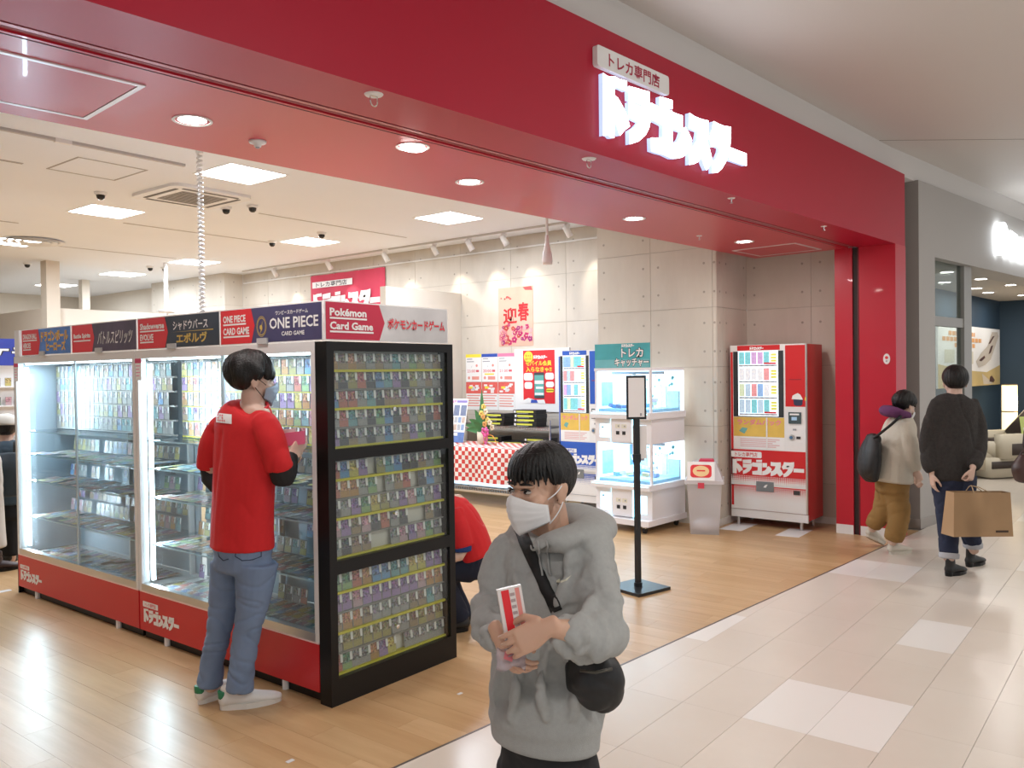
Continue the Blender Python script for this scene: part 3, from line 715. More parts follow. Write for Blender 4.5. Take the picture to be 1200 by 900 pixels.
for tier, (zb, zt) in enumerate(((1.242, 1.712), (.700, 1.178), (.132, .628))):
    hrow = (zt - zb) / 5
    for r in range(5):
        z = zb + hrow * (4 - r)
        rows.append((tier, r, z))
        ym = r in (0, 2, 4)
        G().box(.047, CABW - .05, .040 if not ym else .034, .071, z - .006 if ym else z - .003, z + .006 if ym else z + .001).out('label_strip' if ym else 'card_rail', YST if ym else RAILM, cab)
SPEC = {  # colour runs of each row, read from left to right; '-' leaves a bare place
    (0, 0): 'orange brown orange brown grey brown grey teal grey green olive grey brown', (0, 1): 'brown dark olive red dark blue teal purple dark olive grey brown grey', (0, 2): 'blue red red grey teal dark brown brown purple brown grey green dark',
    (0, 3): 'grey red teal grey dark green blue dark red grey olive dark red', (0, 4): 'purple dark brown grey dark grey blue grey brown purple green dark grey', (1, 0): 'red blue yellow purple - olive teal blue dark dark brown grey green',
    (1, 1): 'red orange orange grey green - grey brown red - dark blue grey', (1, 2): 'dark grey purple green yellow olive grey purple pink teal grey purple', (1, 3): 'pink purple brown pink dark red grey dark - - brown dark',
    (1, 4): 'grey dark brown brown - - grey pink purple pink green grey', (2, 0): 'green green red orange blue blue teal teal yellow yellow purple purple', (2, 1): 'purple purple pink purple purple purple purple purple purple pink orange orange',
    (2, 2): 'brown orange orange brown grey grey grey grey brown brown teal grey', (2, 3): 'grey olive olive olive olive olive grey grey brown olive brown olive', (2, 4): 'red green grey grey orange purple yellow - grey grey grey grey grey'}
rc = random.Random(3)
TN = ['top', 'middle', 'lowest']
for tier, r, z in rows:
    cs = SPEC[(tier, r)].split(); n = len(cs); pitch = (CABW - .102) / n; k = 0
    for i, c in enumerate(cs):
        if c == '-': continue
        label = '%s card, %s from left in %s row of the end cabinet\'s %s tier' % (c, ORD[k], ORD[r], TN[tier]); k += 1
        x = 2.57 + .050 + i * pitch + rc.uniform(-.001, .001)
        place_card(c, (x, 3.155 + .047 + rc.uniform(0, .003), z + .0022), rc.uniform(-.03, .03), label, 'cards in the black end cabinet', True, -.10)

# ================================================================ the two long showcases
ALU = mat('aluminium', (.62, .60, .58), .3, .85); LEDM = mat('led_tube', (1, 1, 1), .5, emit=(.72, .88, 1.), es=7.)
CASEW = mat('case_white', (.74, .73, .72), .4); BACKP = mat('case_back', (.42, .48, .53), .5, var=.1, vscale=5.)
EDGEG = mat('glass_edge', (.35, .62, .72), .15, emit=(.3, .6, .8), es=.0)
SHELFG = glass_mat('shelf_glass', (.86, .93, .96), .06)
stuff = G()
stuff_faces = []
def stuff_card(mtx, ci, tagd=True):
    bm = stuff.bm
    def q(x0, x1, z0, z1, y, mi):
        f = bm.faces.new([bm.verts.new(mtx @ Vector(p)) for p in ((x0, y, z0), (x1, y, z0), (x1, y, z1), (x0, y, z1))]); f.material_index = mi
    q(0, CW, 0, CH, 0, 0); q(.004, CW - .004, .040, CH - .005, -.0006, ci * 2 + 1); q(.004, CW - .004, .004, .038, -.0006, ci * 2 + 2)
    if tagd: q(CW - .016, CW - .002, CH - .045, CH - .005, -.002, 25)
NAMES = list(PAL)
def showcase(y_left, W, label, shelves, seed, named):
    rs = random.Random(seed); D = .44
    t = thing('showcase', label, 'showcase', (2.57, y_left, 0), LEFT, 'long lit card showcases')
    G().box(.012, W - .012, .03, .86, 0, .052).out('plinth', BLACK, t)
    for x in (.28, W - .3): G().cyl((x, .02, 0), (x, .02, .05), .017, n=10).out('foot', WHITE, t)
    p = G().box(.004, W - .004, 0, .02, .054, .288).out('base_panel', mat('case_red', (.60, .016, .022), .35), t, bevel=.002)
    G().box(.004, W - .004, -.001, .03, .288, .296).out('trim_line', mat('pink_line', (.85, .6, .58), .4), t)
    shop_mark(p, .05 if named else .045, .105, .40 if named else .36, -.0015)
    G().box(.004, W - .004, .022, .86, .054, .292).out('base', CASEW, t)
    G().box(.03, W - .03, 0, .04, .296, .338).out('bottom_rail', ALU, t)
    G().box(0, .032, 0, .05, .296, 1.762).out('front_post', CASEW, t, bevel=.002)
    G().box(W - .032, W, 0, .05, .296, 1.762).out('front_post', CASEW, t, bevel=.002)
    G().box(.032, W - .032, 0, .05, 1.712, 1.762).out('top_rail', CASEW, t)
    G().box(.002, W - .002, .05, .87, 1.735, 1.762).out('top_panel', CASEW, t)
    for x in (0, W - .03): G().box(x, x + .03, .84, .87, .296, 1.735).out('rear_post', CASEW, t)
    G().box(.03, W - .03, .862, .868, .296, 1.735).out('rear_glass', GL, t)
    G().box(.03, W - .03, D, D + .008, .296, 1.72).out('partition', BACKP, t)
    if named is False: G().box(-.012, -.001, .002, .87, 0, 1.762).out('side_panel', BLACK, t); G().box(.0, .006, .05, D, .296, 1.735).out('side_liner', BACKP, t)
    mid = W * .525
    for a, b, y in ((.033, mid + .02, .014), (mid - .02, W - .033, .030)):
        d = G().box(a, b, y, y + .005, .338, 1.712).out('glass_door', GL, t)
        e = b if y < .02 else a
        G().box(e - .006, e + .006, y - .003, y + .008, .338, 1.712).out('door_edge', mat('door_edge', (.55, .66, .72), .25, .3), d)
        G().cyl((b - .08 if y < .02 else a + .1, y - .004, .30), (b - .08 if y < .02 else a + .1, y - .012, .30), .008, n=10).out('lock', CHROME, d)
    # light tube
    led = G().box(.040, .062, .055, .075, .35, 1.68).out('led_tube', LEDM, t)
    area_light('tube_light', t, (.075, .09, 1.0), 1.3, 13, (.66, .85, 1.), (0, -PI / 2 - .0, 0), .03)
    G().box(.06, W - .06, .055, .085, 1.700, 1.711).out('led_tube', mat('led_top', (1, 1, 1), .5, emit=(.8, .92, 1.), es=5.), t)
    area_light('top_light', t, (W / 2, .12, 1.69), W - .2, 8, (.7, .87, 1.), (0, 0, 0), .05)
    for z in shelves:
        G().box(.034, W - .034, .055, D - .005, z - .008, z).out('shelf', SHELFG, t)
        G().box(.034, W - .034, .053, .056, z - .008, z).out('shelf_edge', mat('shelf_edge', (.5, .68, .76), .2), t)
    for x in (W * .5, W - .10): G().box(x, x + .018, .395, .43, .296, 1.70).out('upright', CASEW, t)
    # the upper display board with its rows of upright cards
    G().box(.04, W - .04, .30, .306, 1.215, 1.70).out('display_board', glass_mat('acrylic', (.88, .93, .95), .02), t)
    M0 = Matrix.Translation((2.57, y_left, 0)) @ Matrix.Rotation(LEFT, 4, 'Z')
    hrow = .094
    for r in range(5):
        z = 1.222 + hrow * (4 - r)
        xs0, xs1 = (.42 * W, W - .04) if named else (.04, W - .04)
        G().box(.04, W - .04, .280, .300, z - .005, z + .004).out('label_strip', YST if named else RAILM, t)
        pitch = .0685 + rs.uniform(-.002, .003); i = 0; x = .045
        cnt = 0
        while x < W - .11:
            c = rs.choice(NAMES if named else ['grey', 'brown', 'teal', 'blue', 'purple', 'olive', 'grey', 'grey'])
            if True:
                if named and x > .58 * W and r < 5:
                    pos = M0 @ Vector((x, .278, z + .005)); cnt += 1
                    place_card(c, pos, LEFT, '%s card, %s of the right-hand cards in %s display row of the nearer showcase' % (c, ORD[cnt - 1], ORD[r]), 'cards on the display rows of the nearer showcase', True)
                else: stuff_card(M0 @ Matrix.Translation((x, .278, z + .005)), NAMES.index(c))
            x += pitch
    # shelves: two ranks of upright cards at the back, flat cards in front
    zs = [.300] + sorted(shelves)
    for si, z in enumerate(zs):
        top = (zs + [1.7])[si + 1]
        if z > 1.15: continue
        nr = 2 if top - z > .19 else 1
        if si == 0: nr = 0 if named is False else 1
        for r in range(nr):
            x = .08
            while x < W - .12:
                if rs.random() < .8: stuff_card(M0 @ Matrix.Translation((x, .40 - (0 if r else .05), z + .012 + r * .092)) @ Matrix.Rotation(-.12, 4, 'X'), rs.randrange(12))
                x += .069
        y = .075
        while y < .33:
            x = .06
            while x < W - .12:
                if rs.random() < .86:
                    stuff_card(M0 @ Matrix.Translation((x + rs.uniform(0, .006), y + rs.uniform(0, .008), z + .0015 + rs.uniform(0, .002))) @ Matrix.Rotation(-PI / 2 + .04, 4, 'X') @ Matrix.Rotation(rs.uniform(-.06, .06), 4, 'Y'), rs.randrange(12), True)
                x += .070
            y += .094
    # small notice on the left post
    nt = G().box(.30 * 0 + .006, .078, -.003, -.0005, 1.58, 1.712).out('notice', WPRINT, t)
    G().box(.006, .078, -.0042, -.003, 1.685, 1.712).out('notice_head', mat('notice_red', (.6, .04, .12), .5), nt)
    g = G()
    for k in range(4): g.rect(.016, .066 - .01 * (k % 2), 1.665 - k * .02, 1.670 - k * .02, -.0036)
    g.out('notice_lines', PINKP, nt)
    return t
showcase(6.752, 1.780, 'farther long glass showcase with white frame, red base and light tube, ending at the aisle', (.575, .842, 1.04, 1.212), 5, False)
showcase(4.965, 1.722, 'nearer long glass showcase with white frame and red base, before the man in red', (.575, .862, 1.04, 1.212), 9, True)
me = stuff.mesh('cards')
for m in [EDGE_M] + [mm for n in NAMES for mm in card_mats(n)] + [TAGM]: me.materials.append(m)
so = bpy.data.objects.new('card_stock', me); COL.objects.link(so); tag(so, 'hundreds of sleeved cards with white price tags on the showcase shelves', 'cards', kind='stuff')

# ================================================================ header signs on the showcases
def header(name, label, loc, rz, w, h, field, lines, fr=.385, red=REDP, clip=True):
    t = thing('header_sign', label, 'sign', loc, rz, 'header signs on the showcases')
    G().box(0, w, 0, .006, 0, h).out('board', WPRINT, t)
    b = .006
    G().prism([(fr * w * .93, b), (w - b, b), (w - b, h - b), (fr * w * .93, h - b)], -.0006, 0).out('art_field', field, t)
    G().prism([(b, b), (fr * w * .93, b), (fr * w * 1.03, h / 2), (fr * w * .93, h - b), (b, h - b)], -.0012, 0).out('red_field', red, t)
    n = len(lines); g = G()
    zt = {1: [.47], 2: [.62, .28]}[n]
    hh = .2 * h
    for (s, x1), z in zip(lines, zt):
        txt(t, s, WPRINT, .035 * w, x1 * w, z * h, z * h + hh, -.002, .035)
        g.rect(.035 * w, (x1 + .003) * w, z * h - .075 * h, z * h - .03 * h, -.002)
    g.out('underline', WPRINT, t)
    if clip: G().box(w * .40, w * .50, -.012, -.002, -.002, .028).out('clip', mat('clip_grey', (.5, .5, .5), .4), t)
    return t
GOLD = mat('gold_print', (.7, .5, .12), .4, .2)
z0, hh = 1.764, .192
w1 = .79; t = header('h', 'blue and red header sign with yellow bubble lettering, at the far end', (2.572, 6.612, z0), LEFT, w1, hh, mat('sign_blue', (.08, .22, .6), .4, var=.5, vscale=9), [('DRAGON BALL', .33), ('HEROES', .2)])
ol = mat('deep_red_print', (.55, .05, .03), .5)
for m_, y_, bo in ((WPRINT, -.0014, .07), (ol, -.0020, .045), (mat('yellow_letter', (.9, .6, .05), .4), -.0026, .012)):
    txt(t, 'ドラゴンボール', m_, .42 * w1 - bo * .04, .95 * w1 + bo * .04, .50 * hh - bo * .05, .88 * hh + bo * .05, y_, bo)
    txt(t, 'ヒーローズ', m_, .52 * w1 - bo * .04, .90 * w1 + bo * .04, .14 * hh - bo * .05, .48 * hh + bo * .05, y_, bo)
w2 = .865; t = header('h', 'dark plum header sign with slanted white lettering', (2.572, 5.808, z0), LEFT, w2, hh, mat('sign_plum', (.09, .07, .12), .35, var=.6, vscale=7), [('Battle Spirits', .31)], fr=.36)
for m_, y_, bo in ((BPRINT, -.0014, .05), (WPRINT, -.002, .012)): txt(t, 'バトルスピリッツ', m_, .42 * w2, .93 * w2, .24 * hh, .70 * hh, y_, bo, slant=.2)
w3 = .882; t = header('h', 'dark slate header sign with white and gold lettering', (2.572, 4.930, z0), LEFT, w3, hh, mat('sign_slate', (.035, .05, .075), .35, var=.5, vscale=8), [('Shadowverse', .35), ('EVOLVE', .21)])
txt(t, 'シャドウバース', WPRINT, .46 * w3, .87 * w3, .53 * hh, .82 * hh, -.002, .02)
txt(t, 'エボルヴ', GOLD, .50 * w3, .86 * w3, .14 * hh, .44 * hh, -.002, .035)
G().prism([(.44 * w3, .485 * hh), (.93 * w3, .475 * hh), (.93 * w3, .50 * hh)], -.002, 0).out('gold_line', GOLD, t)
w4 = .862; t = header('h', 'indigo header sign with gold ring emblem, white serif lettering', (2.572, 4.044, z0), LEFT, w4, hh, mat('sign_indigo', (.06, .055, .14), .4, var=.25, vscale=12), [('ONE PIECE', .275), ('CARD GAME', .31)], fr=.355)
txt(t, 'ワンピースカードゲーム', WPRINT, .575 * w4, .875 * w4, .73 * hh, .84 * hh, -.002, .02)
txt(t, 'ONE PIECE', WPRINT, .515 * w4, .965 * w4, .37 * hh, .66 * hh, -.002, .02)
txt(t, 'CARD GAME', WPRINT, .63 * w4, .84 * w4, .18 * hh, .29 * hh, -.002, .02)
ex, ez = .435 * w4, .46 * hh
g = G(); n = 28
for r0, r1 in ((.050, .053), (.041, .045)):
    for i in range(n):
        a, b = 2 * PI * i / n, 2 * PI * (i + 1) / n
        g.face([(ex + r0 * math.cos(a) * .8, -.002, ez + r0 * math.sin(a)), (ex + r0 * math.cos(b) * .8, -.002, ez + r0 * math.sin(b)), (ex + r1 * math.cos(b) * .8, -.002, ez + r1 * math.sin(b)), (ex + r1 * math.cos(a) * .8, -.002, ez + r1 * math.sin(a))])
g.prism([(ex - .012, ez - .038), (ex - .002, ez - .005), (ex + .010, ez + .032), (ex + .004, ez - .003), (ex + .008, ez - .012)], -.002, 0); g.prism(circ(ex - .004, ez - .004, .012), -.0022, 0)
g.out('emblem', GOLD, t)
w5 = .862; t = header('h', 'silver and crimson header sign with red katakana on the end cabinet', (2.566, 3.160, z0), 0, w5, hh, mat('sign_silver', (.58, .57, .57), .35, .2, var=.35, vscale=4), [('Pokémon', .305), ('Card Game', .355)], fr=.435, red=mat('crimson_print', (.52, .02, .06), .45), clip=False)
for m_, y_, bo, e in ((mat('dark_outline', (.22, .03, .05), .5), -.0014, .075, .006), (WPRINT, -.0022, .05, .004), (mat('red_letter', (.7, .01, .03), .4), -.0030, .03, .002)):
    txt(t, 'ポケモンカードゲーム', m_, .475 * w5 - e, .965 * w5 + e, .36 * hh - e, .62 * hh + e, y_, bo)
# white end return of the header at the aisle
tag(G().box(2.572, 2.60, 6.66, 6.74, 1.764, 1.956).out('header_end_cap', CASEW), 'plain white end board of the header row at the aisle', 'board')
# ================================================================ illuminated sign on the fascia
SIGNW = mat('sign_face', (1, 1, 1), .4, emit=(.88, .95, 1.), es=5.); SIGNS = mat('sign_return', (.45, .55, .75), .4, emit=(.5, .66, 1.), es=.75)
SK = 2.645 / 2.60
sg = thing('illuminated_sign', 'glowing white katakana shop sign on the red fascia', 'sign', (0, 0, 0), AN)
for grp in LETTERS:
    g = G(); h = G()
    for k in grp:
        P = [((3.499 + a * 1.549) * SK, 1.6 + (1.212 + b * 1.549) * SK) for a, b in (LOGO_T if k == 't' else LOGO[k])]
        g.prism(P, 2.645, .004); h.prism(P, 2.649, .028)
    l = g.out('letter', SIGNW, sg); h.out('letter_side', SIGNS, l)
t = thing('name_plate', 'rounded white plate with red characters above the glowing sign', 'sign', (0, 0, 0), AN)
G().prism(rrect(3.512, 4.200, 3.199, 3.309, .016), 2.648, .030).out('plate', WPRINT, t)
txt(t, 'トレカ専門店', mat('plate_red', (.42, .01, .05), .5), 3.612, 4.10, 3.215, 3.291, 2.647, .02)

# ================================================================ vending machines
def vending(loc, body, label, top_text=True, W=.79):
    t = thing('vending_machine', label, 'vending machine', loc, LEFT, 'card vending machines')
    H = 1.845; D = .45
    X = lambda p: (p - 856.) / 89. * W
    Z = lambda p: H - (p - 404.) * .00837
    G().box(0, W, .02, D, .10, H - .004).out('cabinet_body', body, t, bevel=.004)
    door = G().box(.002, W - .002, 0, .03, .17, H).out('door', WHITE, t, bevel=.004)
    G().box(W - .016, W - .001, -.002, .02, .17, H - .002).out('door_edge', ALU, t)
    G().rect(.006, X(859.5), Z(600), Z(412), -.0012).out('side_stripe', body, door)
    G().rect(X(865), X(915), Z(410.5), Z(404.5), -.0012).out('top_stripe', body, door)
    wordmark(door, X(880), Z(410), .145, -.0022, WPRINT)
    # lit window
    win = G().box(X(860), X(919), -.002, .0, Z(491), Z(411.5)).out('window_surround', mat('vend_dark', (.03, .035, .04), .4), door)
    disp = G().rect(X(866), X(913), Z(490), Z(411.5), -.003).out('lit_back', mat('vend_lit', (.8, .9, .95), .5, emit=(.75, .9, 1.), es=1.1), door)
    packs = [mat('pack_%d' % i, c, .35, emit=c, es=.35, var=.4, vscale=60) for i, c in enumerate(((.25, .42, .7), (.7, .72, .78), (.55, .35, .6), (.2, .55, .6), (.7, .3, .32), (.45, .6, .75), (.6, .7, .5)))]
    rv = random.Random(len(label)); pm = {}
    for r, (ya, yb) in enumerate(((412.5, 428), (432, 447.5), (451, 467), (470, 487))):
        for c in range(5):
            x0 = X(867.5 + c * 7.3); k = rv.randrange(7)
            if r == 1: k = rv.choice((1, 1, 4, 5))
            if r == 3: k = rv.choice((3, 5, 6, 3))
            G().box(x0, x0 + .055, -.012, -.004, Z(yb) + .006, Z(ya)).out('sample_pack', packs[k], door)
        G().rect(X(867), X(912), Z(yb + 2), Z(yb), -.005).out('slot_rail', mat('slot_rail', (.55, .56, .58), .4), door)
        g = G()
        for c in range(7): g.box(X(868 + c * 6.2), X(871 + c * 6.2), -.010, -.005, Z(yb + 1.6), Z(yb + .4))
        g.out('buttons', GREYP, door)
        g = G()
        for k in range(3): g.rect(X(905), X(911.5), Z(ya + 5 + k * 3.6), Z(ya + 2.2 + k * 3.6), -.013)
        g.out('price_labels', mat('price_yellow', (.75, .72, .15), .5, emit=(.7, .7, .1), es=.2), door)
        if r in (0, 3): G().rect(X(897), X(911), Z(yb - .5), Z(yb - 2.6), -.013).out('price_ribbon', REDP, door)
    # right-hand control column
    G().rect(X(921), X(944), Z(478), Z(405.5), -.0012).out('control_panel', body, door)
    G().rect(X(925), X(939), Z(446.5), Z(445.5), -.002).out('panel_seam', mat('seam_dark', (.3, .02, .03), .5), door)
    G().box(X(924.5), X(938.5), -.010, -.001, Z(498), Z(484.5)).out('screen_bezel', mat('screen_dark', (.06, .09, .10), .3), door)
    G().rect(X(926), X(936.5), Z(488), Z(486), -.011).out('screen_line', WPRINT, door); G().rect(X(928), X(934), Z(494), Z(490), -.011).out('screen_digits', SKYP, door)
    G().prism(circ(X(928), Z(514.5), .030, 18), -.004, .003).out('coin_knob', STEEL, door); G().prism(circ(X(927.2), Z(514.5), .016, 14), -.006, .002).out('knob_core', mat('knob_blue', (.1, .2, .35), .3), door)
    G().box(X(933), X(937.5), -.006, -.001, Z(516), Z(513)).out('coin_slot', BPRINT, door)
    G().rect(X(929), X(933), Z(506), Z(504), -.002).out('slot_mark', GREYP, door)
    # poster under the window
    po = G().rect(X(860), X(919.5), Z(529.5), Z(491.5), -.002).out('poster', WPRINT, door)
    og = bpy.data.materials.get('poster_orange') or None
    G().rect(X(860), X(919.5), Z(515), Z(491.5), -.0026).out('poster_field', mat('poster_orange', (.75, .5, .1), .5, var=.25, vscale=6), door)
    txt(door, 'ランダムパック', PINKP, X(864.5), X(916), Z(501), Z(494), -.0034, .03)
    g = G(); g.prism([(X(866.5), Z(508.5)), (X(873), Z(512)), (X(877), Z(505)), (X(870.5), Z(504))], -.0034, 0); g.out('poster_card', mat('poster_teal', (.15, .4, .38), .5), door)
    g = G()
    for k in range(5): g.rect(X(868), X(914 - (k % 3) * 4), Z(518.6 + k * 2.2), Z(517.6 + k * 2.2), -.0034)
    g.out('poster_lines', mat('poster_pink', (.75, .45, .45), .5), door)
    G().box(X(898.6), X(900.2), -.006, -.001, Z(529.5), Z(491.5)).out('door_gap', WHITE, door)
    # lower front with the shop's wordmark and halftone dots
    G().rect(.004, W - .018, Z(576), Z(531), -.0012).out('lower_panel', body, door)
    shop_mark(door, X(858.2), Z(562), X(945) - X(858.6) - .03, -.0022, WPRINT, body)
    g = G()
    for r in range(8):
        s = (.0045 + .0011 * r); zz = Z(563.5) - r * .0165
        n = 40
        for c in range(n):
            x = .012 + c * (W - .04) / (n - 1)
            if zz - s > Z(576): g.rect(x - s, x + s, zz - s, zz + s, -.0022)
    g.out('halftone_dots', WPRINT, door)
    g = G()
    for r in range(7):
        s = .0062 - .0008 * r; zz = Z(577.2) - r * .0165
        for c in range(40):
            x = .012 + c * (W - .04) / 39; g.rect(x - s, x + s, zz - s, zz + s, -.0022)
    g.out('halftone_dots', body, door)
    G().box(X(886.5), X(907), -.006, -.001, Z(581), Z(569)).out('outlet_flap', mat('flap_grey', (.22, .25, .27), .25, .3), door)
    G().prism([(X(895), Z(576)), (X(897), Z(573)), (X(900), Z(572)), (X(898), Z(576))], -.008, .002).out('flap_handle', WPRINT, door)
    G().box(X(929.5), X(936.5), -.006, -.001, Z(582), Z(577)).out('coin_return', mat('return_dark', (.05, .05, .05), .4), door)
    G().box(0, W, .005, .03, .085, .165).out('kick_plate', WHITE, t)
    for x in (.06, W - .08):
        for y in (.05, D - .06): G().cyl((x, y, 0), (x, y, .10), .017, n=10).out('foot', STEEL, t)
    return t
CASER = MATS['case_red']
v1 = vending((8.15, 3.565, 0), mat('vend_red', (.62, .018, .022), .35), 'red card vending machine with lit window in the concrete alcove')
G().rect(0, .001, 0, .001, 0).bm.free()
# circular print with a dark bowl on the red machine's control panel
bw = thing_child = None
vdoor = [c for c in v1.children if c.name.startswith('door') and not c.name.startswith('door_edge')][0]
g = G(); g.prism([(.655, 1.30), (.66, 1.245), (.68, 1.235), (.73, 1.235), (.745, 1.25), (.75, 1.30)], -.0022, 0); g.out('bowl_print', mat('bowl_navy', (.03, .04, .09), .4), vdoor)
g = G(); g.prism([(.64, 1.30), (.648, 1.335), (.675, 1.35), (.70, 1.36), (.725, 1.345), (.745, 1.31), (.75, 1.295)], -.0026, 0); g.out('bowl_foam', WPRINT, vdoor)
G().prism([(.766, 1.29), (.770, 1.32), (.782, 1.325), (.778, 1.30), (.784, 1.285), (.772, 1.288)], -.0022, 0).out('star_print', YEL, vdoor)
v2 = vending((8.05, 5.66, 0), mat('vend_blue', (.03, .11, .5), .35), 'blue card vending machine half hidden behind the white claw machine', W=.60)

# ================================================================ two-tier claw machine
cm = thing('claw_machine', 'white two-tier claw machine glowing pale blue beside the pillar', 'claw machine', (7.28, 4.66, 0), LEFT - math.radians(4))
CWm, CD, CHm = .68, .62, 1.63
CWHITE = mat('claw_white', (.82, .80, .82), .35); CYAN = mat('cyan_edge', (.4, .85, .95), .3, emit=(.35, .85, 1.), es=2.2)
LITB = mat('lit_bay', (.6, .85, 1.), .4, emit=(.45, .8, 1.), es=1.5); LITW = mat('claw_back', (.85, .9, .95), .5, emit=(.85, .95, 1.), es=.9)
g = G(); g.prism([(-.02, .075), (CWm + .02, .075), (CWm + .02, .13), (-.02, .13)], -.10, CD + .10); g.out('base', CWHITE, cm, bevel=.012)
for x in (.06, CWm - .06):
    for y in (-.04, CD - .08):
        c = G().cyl((x - .012, y, .032), (x + .012, y, .032), .032, n=16).out('caster', RUBBER, cm); G().box(x - .018, x + .018, y - .02, y + .02, .05, .076).out('caster_fork', STEEL, c)
def tier(zb, zc, zl, zt, top):
    # control box zb..zc, ledge zc..zl, glazed chamber zl..zt
    G().box(0, CWm, .0, CD, zb, zc).out('control_box', CWHITE, cm, bevel=.008)
    for x0, x1 in ((.06, .20), (.48, .62)):
        b = G().box(x0, x1, -.003, .0, zb + .05, zc - .06).out('prize_bay', LITB, cm)
        G().box(x0 + .025, x0 + .045, -.005, -.003, zc - .10, zc - .085).out('bay_latch', BPRINT, b)
    p = G().box(.215, .465, -.028, .002, zb + .012, zc - .006).out('button_panel', CWHITE, cm, bevel=.006)
    for x0, x1 in ((.206, .214), (.466, .474)): G().box(x0, x1, -.02, 0, zb + .012, zc - .006).out('edge_light', CYAN, cm)
    for x in (.30, .375):
        G().box(x - .018, x + .018, -.034, -.028, zb + .085, zb + .12).out('push_button', BPRINT, p)
        G().box(x - .03, x + .03, -.0295, -.028, zb + .15, zb + .19).out('button_label', mat('button_cream', (.75, .72, .6), .5), p)
        G().cyl((x + .01, -.029, zb + .17), (x + .01, -.034, zb + .17), .008, n=10).out('stud', GREYP, p)
    G().box(-.02, CWm + .02, -.07, CD, zc, zl).out('ledge', CWHITE, cm, bevel=.012)
    G().box(.0, CWm, -.0705, -.069, zl - .018, zl - .010).out('edge_light', CYAN, cm)
    G().box(0, CWm, CD - .02, CD, zl, zt).out('back_panel', LITW, cm)
    for x0 in (0, CWm - .022):
        G().box(x0, x0 + .022, 0, .022, zl, zt).out('corner_post', CWHITE, cm)
    G().box(.023, .030, .006, .014, zl + .01, zt - .01).out('edge_light', CYAN, cm)
    gp = glass_mat('claw_glass', (.93, .98, 1.), .02)
    G().box(.022, CWm - .022, .004, .008, zl, zt).out('glass', gp, cm)
    G().box(CWm - .008, CWm - .004, .022, CD - .02, zl, zt).out('glass', gp, cm); G().box(.002, .010, .022, CD - .02, zl, zt).out('side_panel', LITW, cm)
    G().box(.0102, .012, .10, .30, zl + .05, zl + .30).out('side_print', mat('side_blue', (.25, .45, .72), .5, var=.4, vscale=12), cm)
    # gantry and claw
    G().box(.03, CWm - .03, .26, .29, zt - .035, zt - .01).out('gantry', mat('gantry_grey', (.5, .55, .6), .4, .5), cm)
    cx = .30; cl_ = G().cyl((cx, .275, zt - .03), (cx, .275, zt - .12), .018, n=10).out('claw', STEEL, cm)
    for s in (-1, 1): G().tube([(cx, .275, zt - .12), (cx + s * .05, .275, zt - .15), (cx + s * .03, .275, zt - .20)], .005, 6).out('claw_arm', STEEL, cl_)
    # bed of prizes
    G().box(.03, CWm - .03, .02, CD - .03, zl, zl + .03).out('prize_bed', mat('bed_blue', (.35, .6, .8), .5), cm)
    rr = random.Random(int(zl * 100)); pc = [mat('prize_%d' % i, c, .35, var=.3, vscale=30) for i, c in enumerate(((.15, .3, .6), (.75, .8, .85), (.5, .7, .85), (.2, .25, .45), (.8, .75, .5), (.6, .5, .7)))]
    for k in range(13):
        x, y = rr.uniform(.06, CWm - .16), rr.uniform(.06, CD - .16); s = rr.uniform(.05, .10)
        m_ = Matrix.Translation((x + s / 2, y + .04, zl + .03 + .022 + .03 * (k % 3))) @ Matrix.Rotation(rr.uniform(0, 3), 4, 'Z') @ Matrix.Rotation(rr.uniform(-.3, .3), 4, 'X')
        G().obox(m_, s, .07, .035).out('prize', pc[k % 6], cm, bevel=.003)
    # prints standing against the back
    for x0, w, hh_, k in ((.04, .10, .30, 0), (.16, .09, .2, 2), (.52, .13, .17, 2), (.44, .06, .22, 1)):
        G().box(x0, x0 + w, CD - .06, CD - .03, zl + .03, zl + .03 + hh_).out('prize', pc[k], cm, bevel=.004)
    g = G(); rr = random.Random(4)
    for k in range(22):
        x, z = rr.uniform(.05, CWm - .08), rr.uniform(zl + .12, zt - .03); g.prism(circ(x, z, rr.uniform(.006, .02), 7), CD - .022, 0)
    g.out('back_print', mat('back_print_green', (.15, .4, .4), .5), cm)
    area_light('chamber_light', cm, (CWm / 2, CD / 2 - .1, zt - .045), .5, 5, (.72, .92, 1.), (0, 0, 0), .3)
tier(.13, .42, .475, .875, False)
tier(.875, 1.12, 1.185, 1.60, True)
G().box(-.004, CWm + .004, -.006, CD, 1.60, CHm).out('top', CWHITE, cm, bevel=.008)
th = thing('claw_header', 'teal header board with white katakana on top of the claw machine', 'sign', (7.278, 4.655, CHm), LEFT - math.radians(4))
TW, THh = .665, .245
G().box(.0, TW, 0, .01, 0, THh).out('board', mat('teal_board', (.06, .38, .42), .45, var=.3, vscale=5), th)
G().rect(0, TW * .99, .003, .085, -.0006).out('painted_glow', mat('pale_teal', (.16, .48, .52), .5, var=.2, vscale=6), th)  # pale glow put into the colour of the lower board
for m_, y_, bo, e in ((BPRINT, -.002, .08, .006), (WPRINT, -.003, .03, 0)):
    txt(th, 'トレカ', m_, .33 - e, .59 + e, .105 - e, .195 + e, y_, bo); txt(th, 'キャッチャー', m_, .25 - e, .655 + e, .012 - e, .096 + e, y_, bo)
wordmark(th, .335, .205, .15, -.002, WPRINT)
G().rect(.02, .04, .0, .0001, -.001).bm.free()

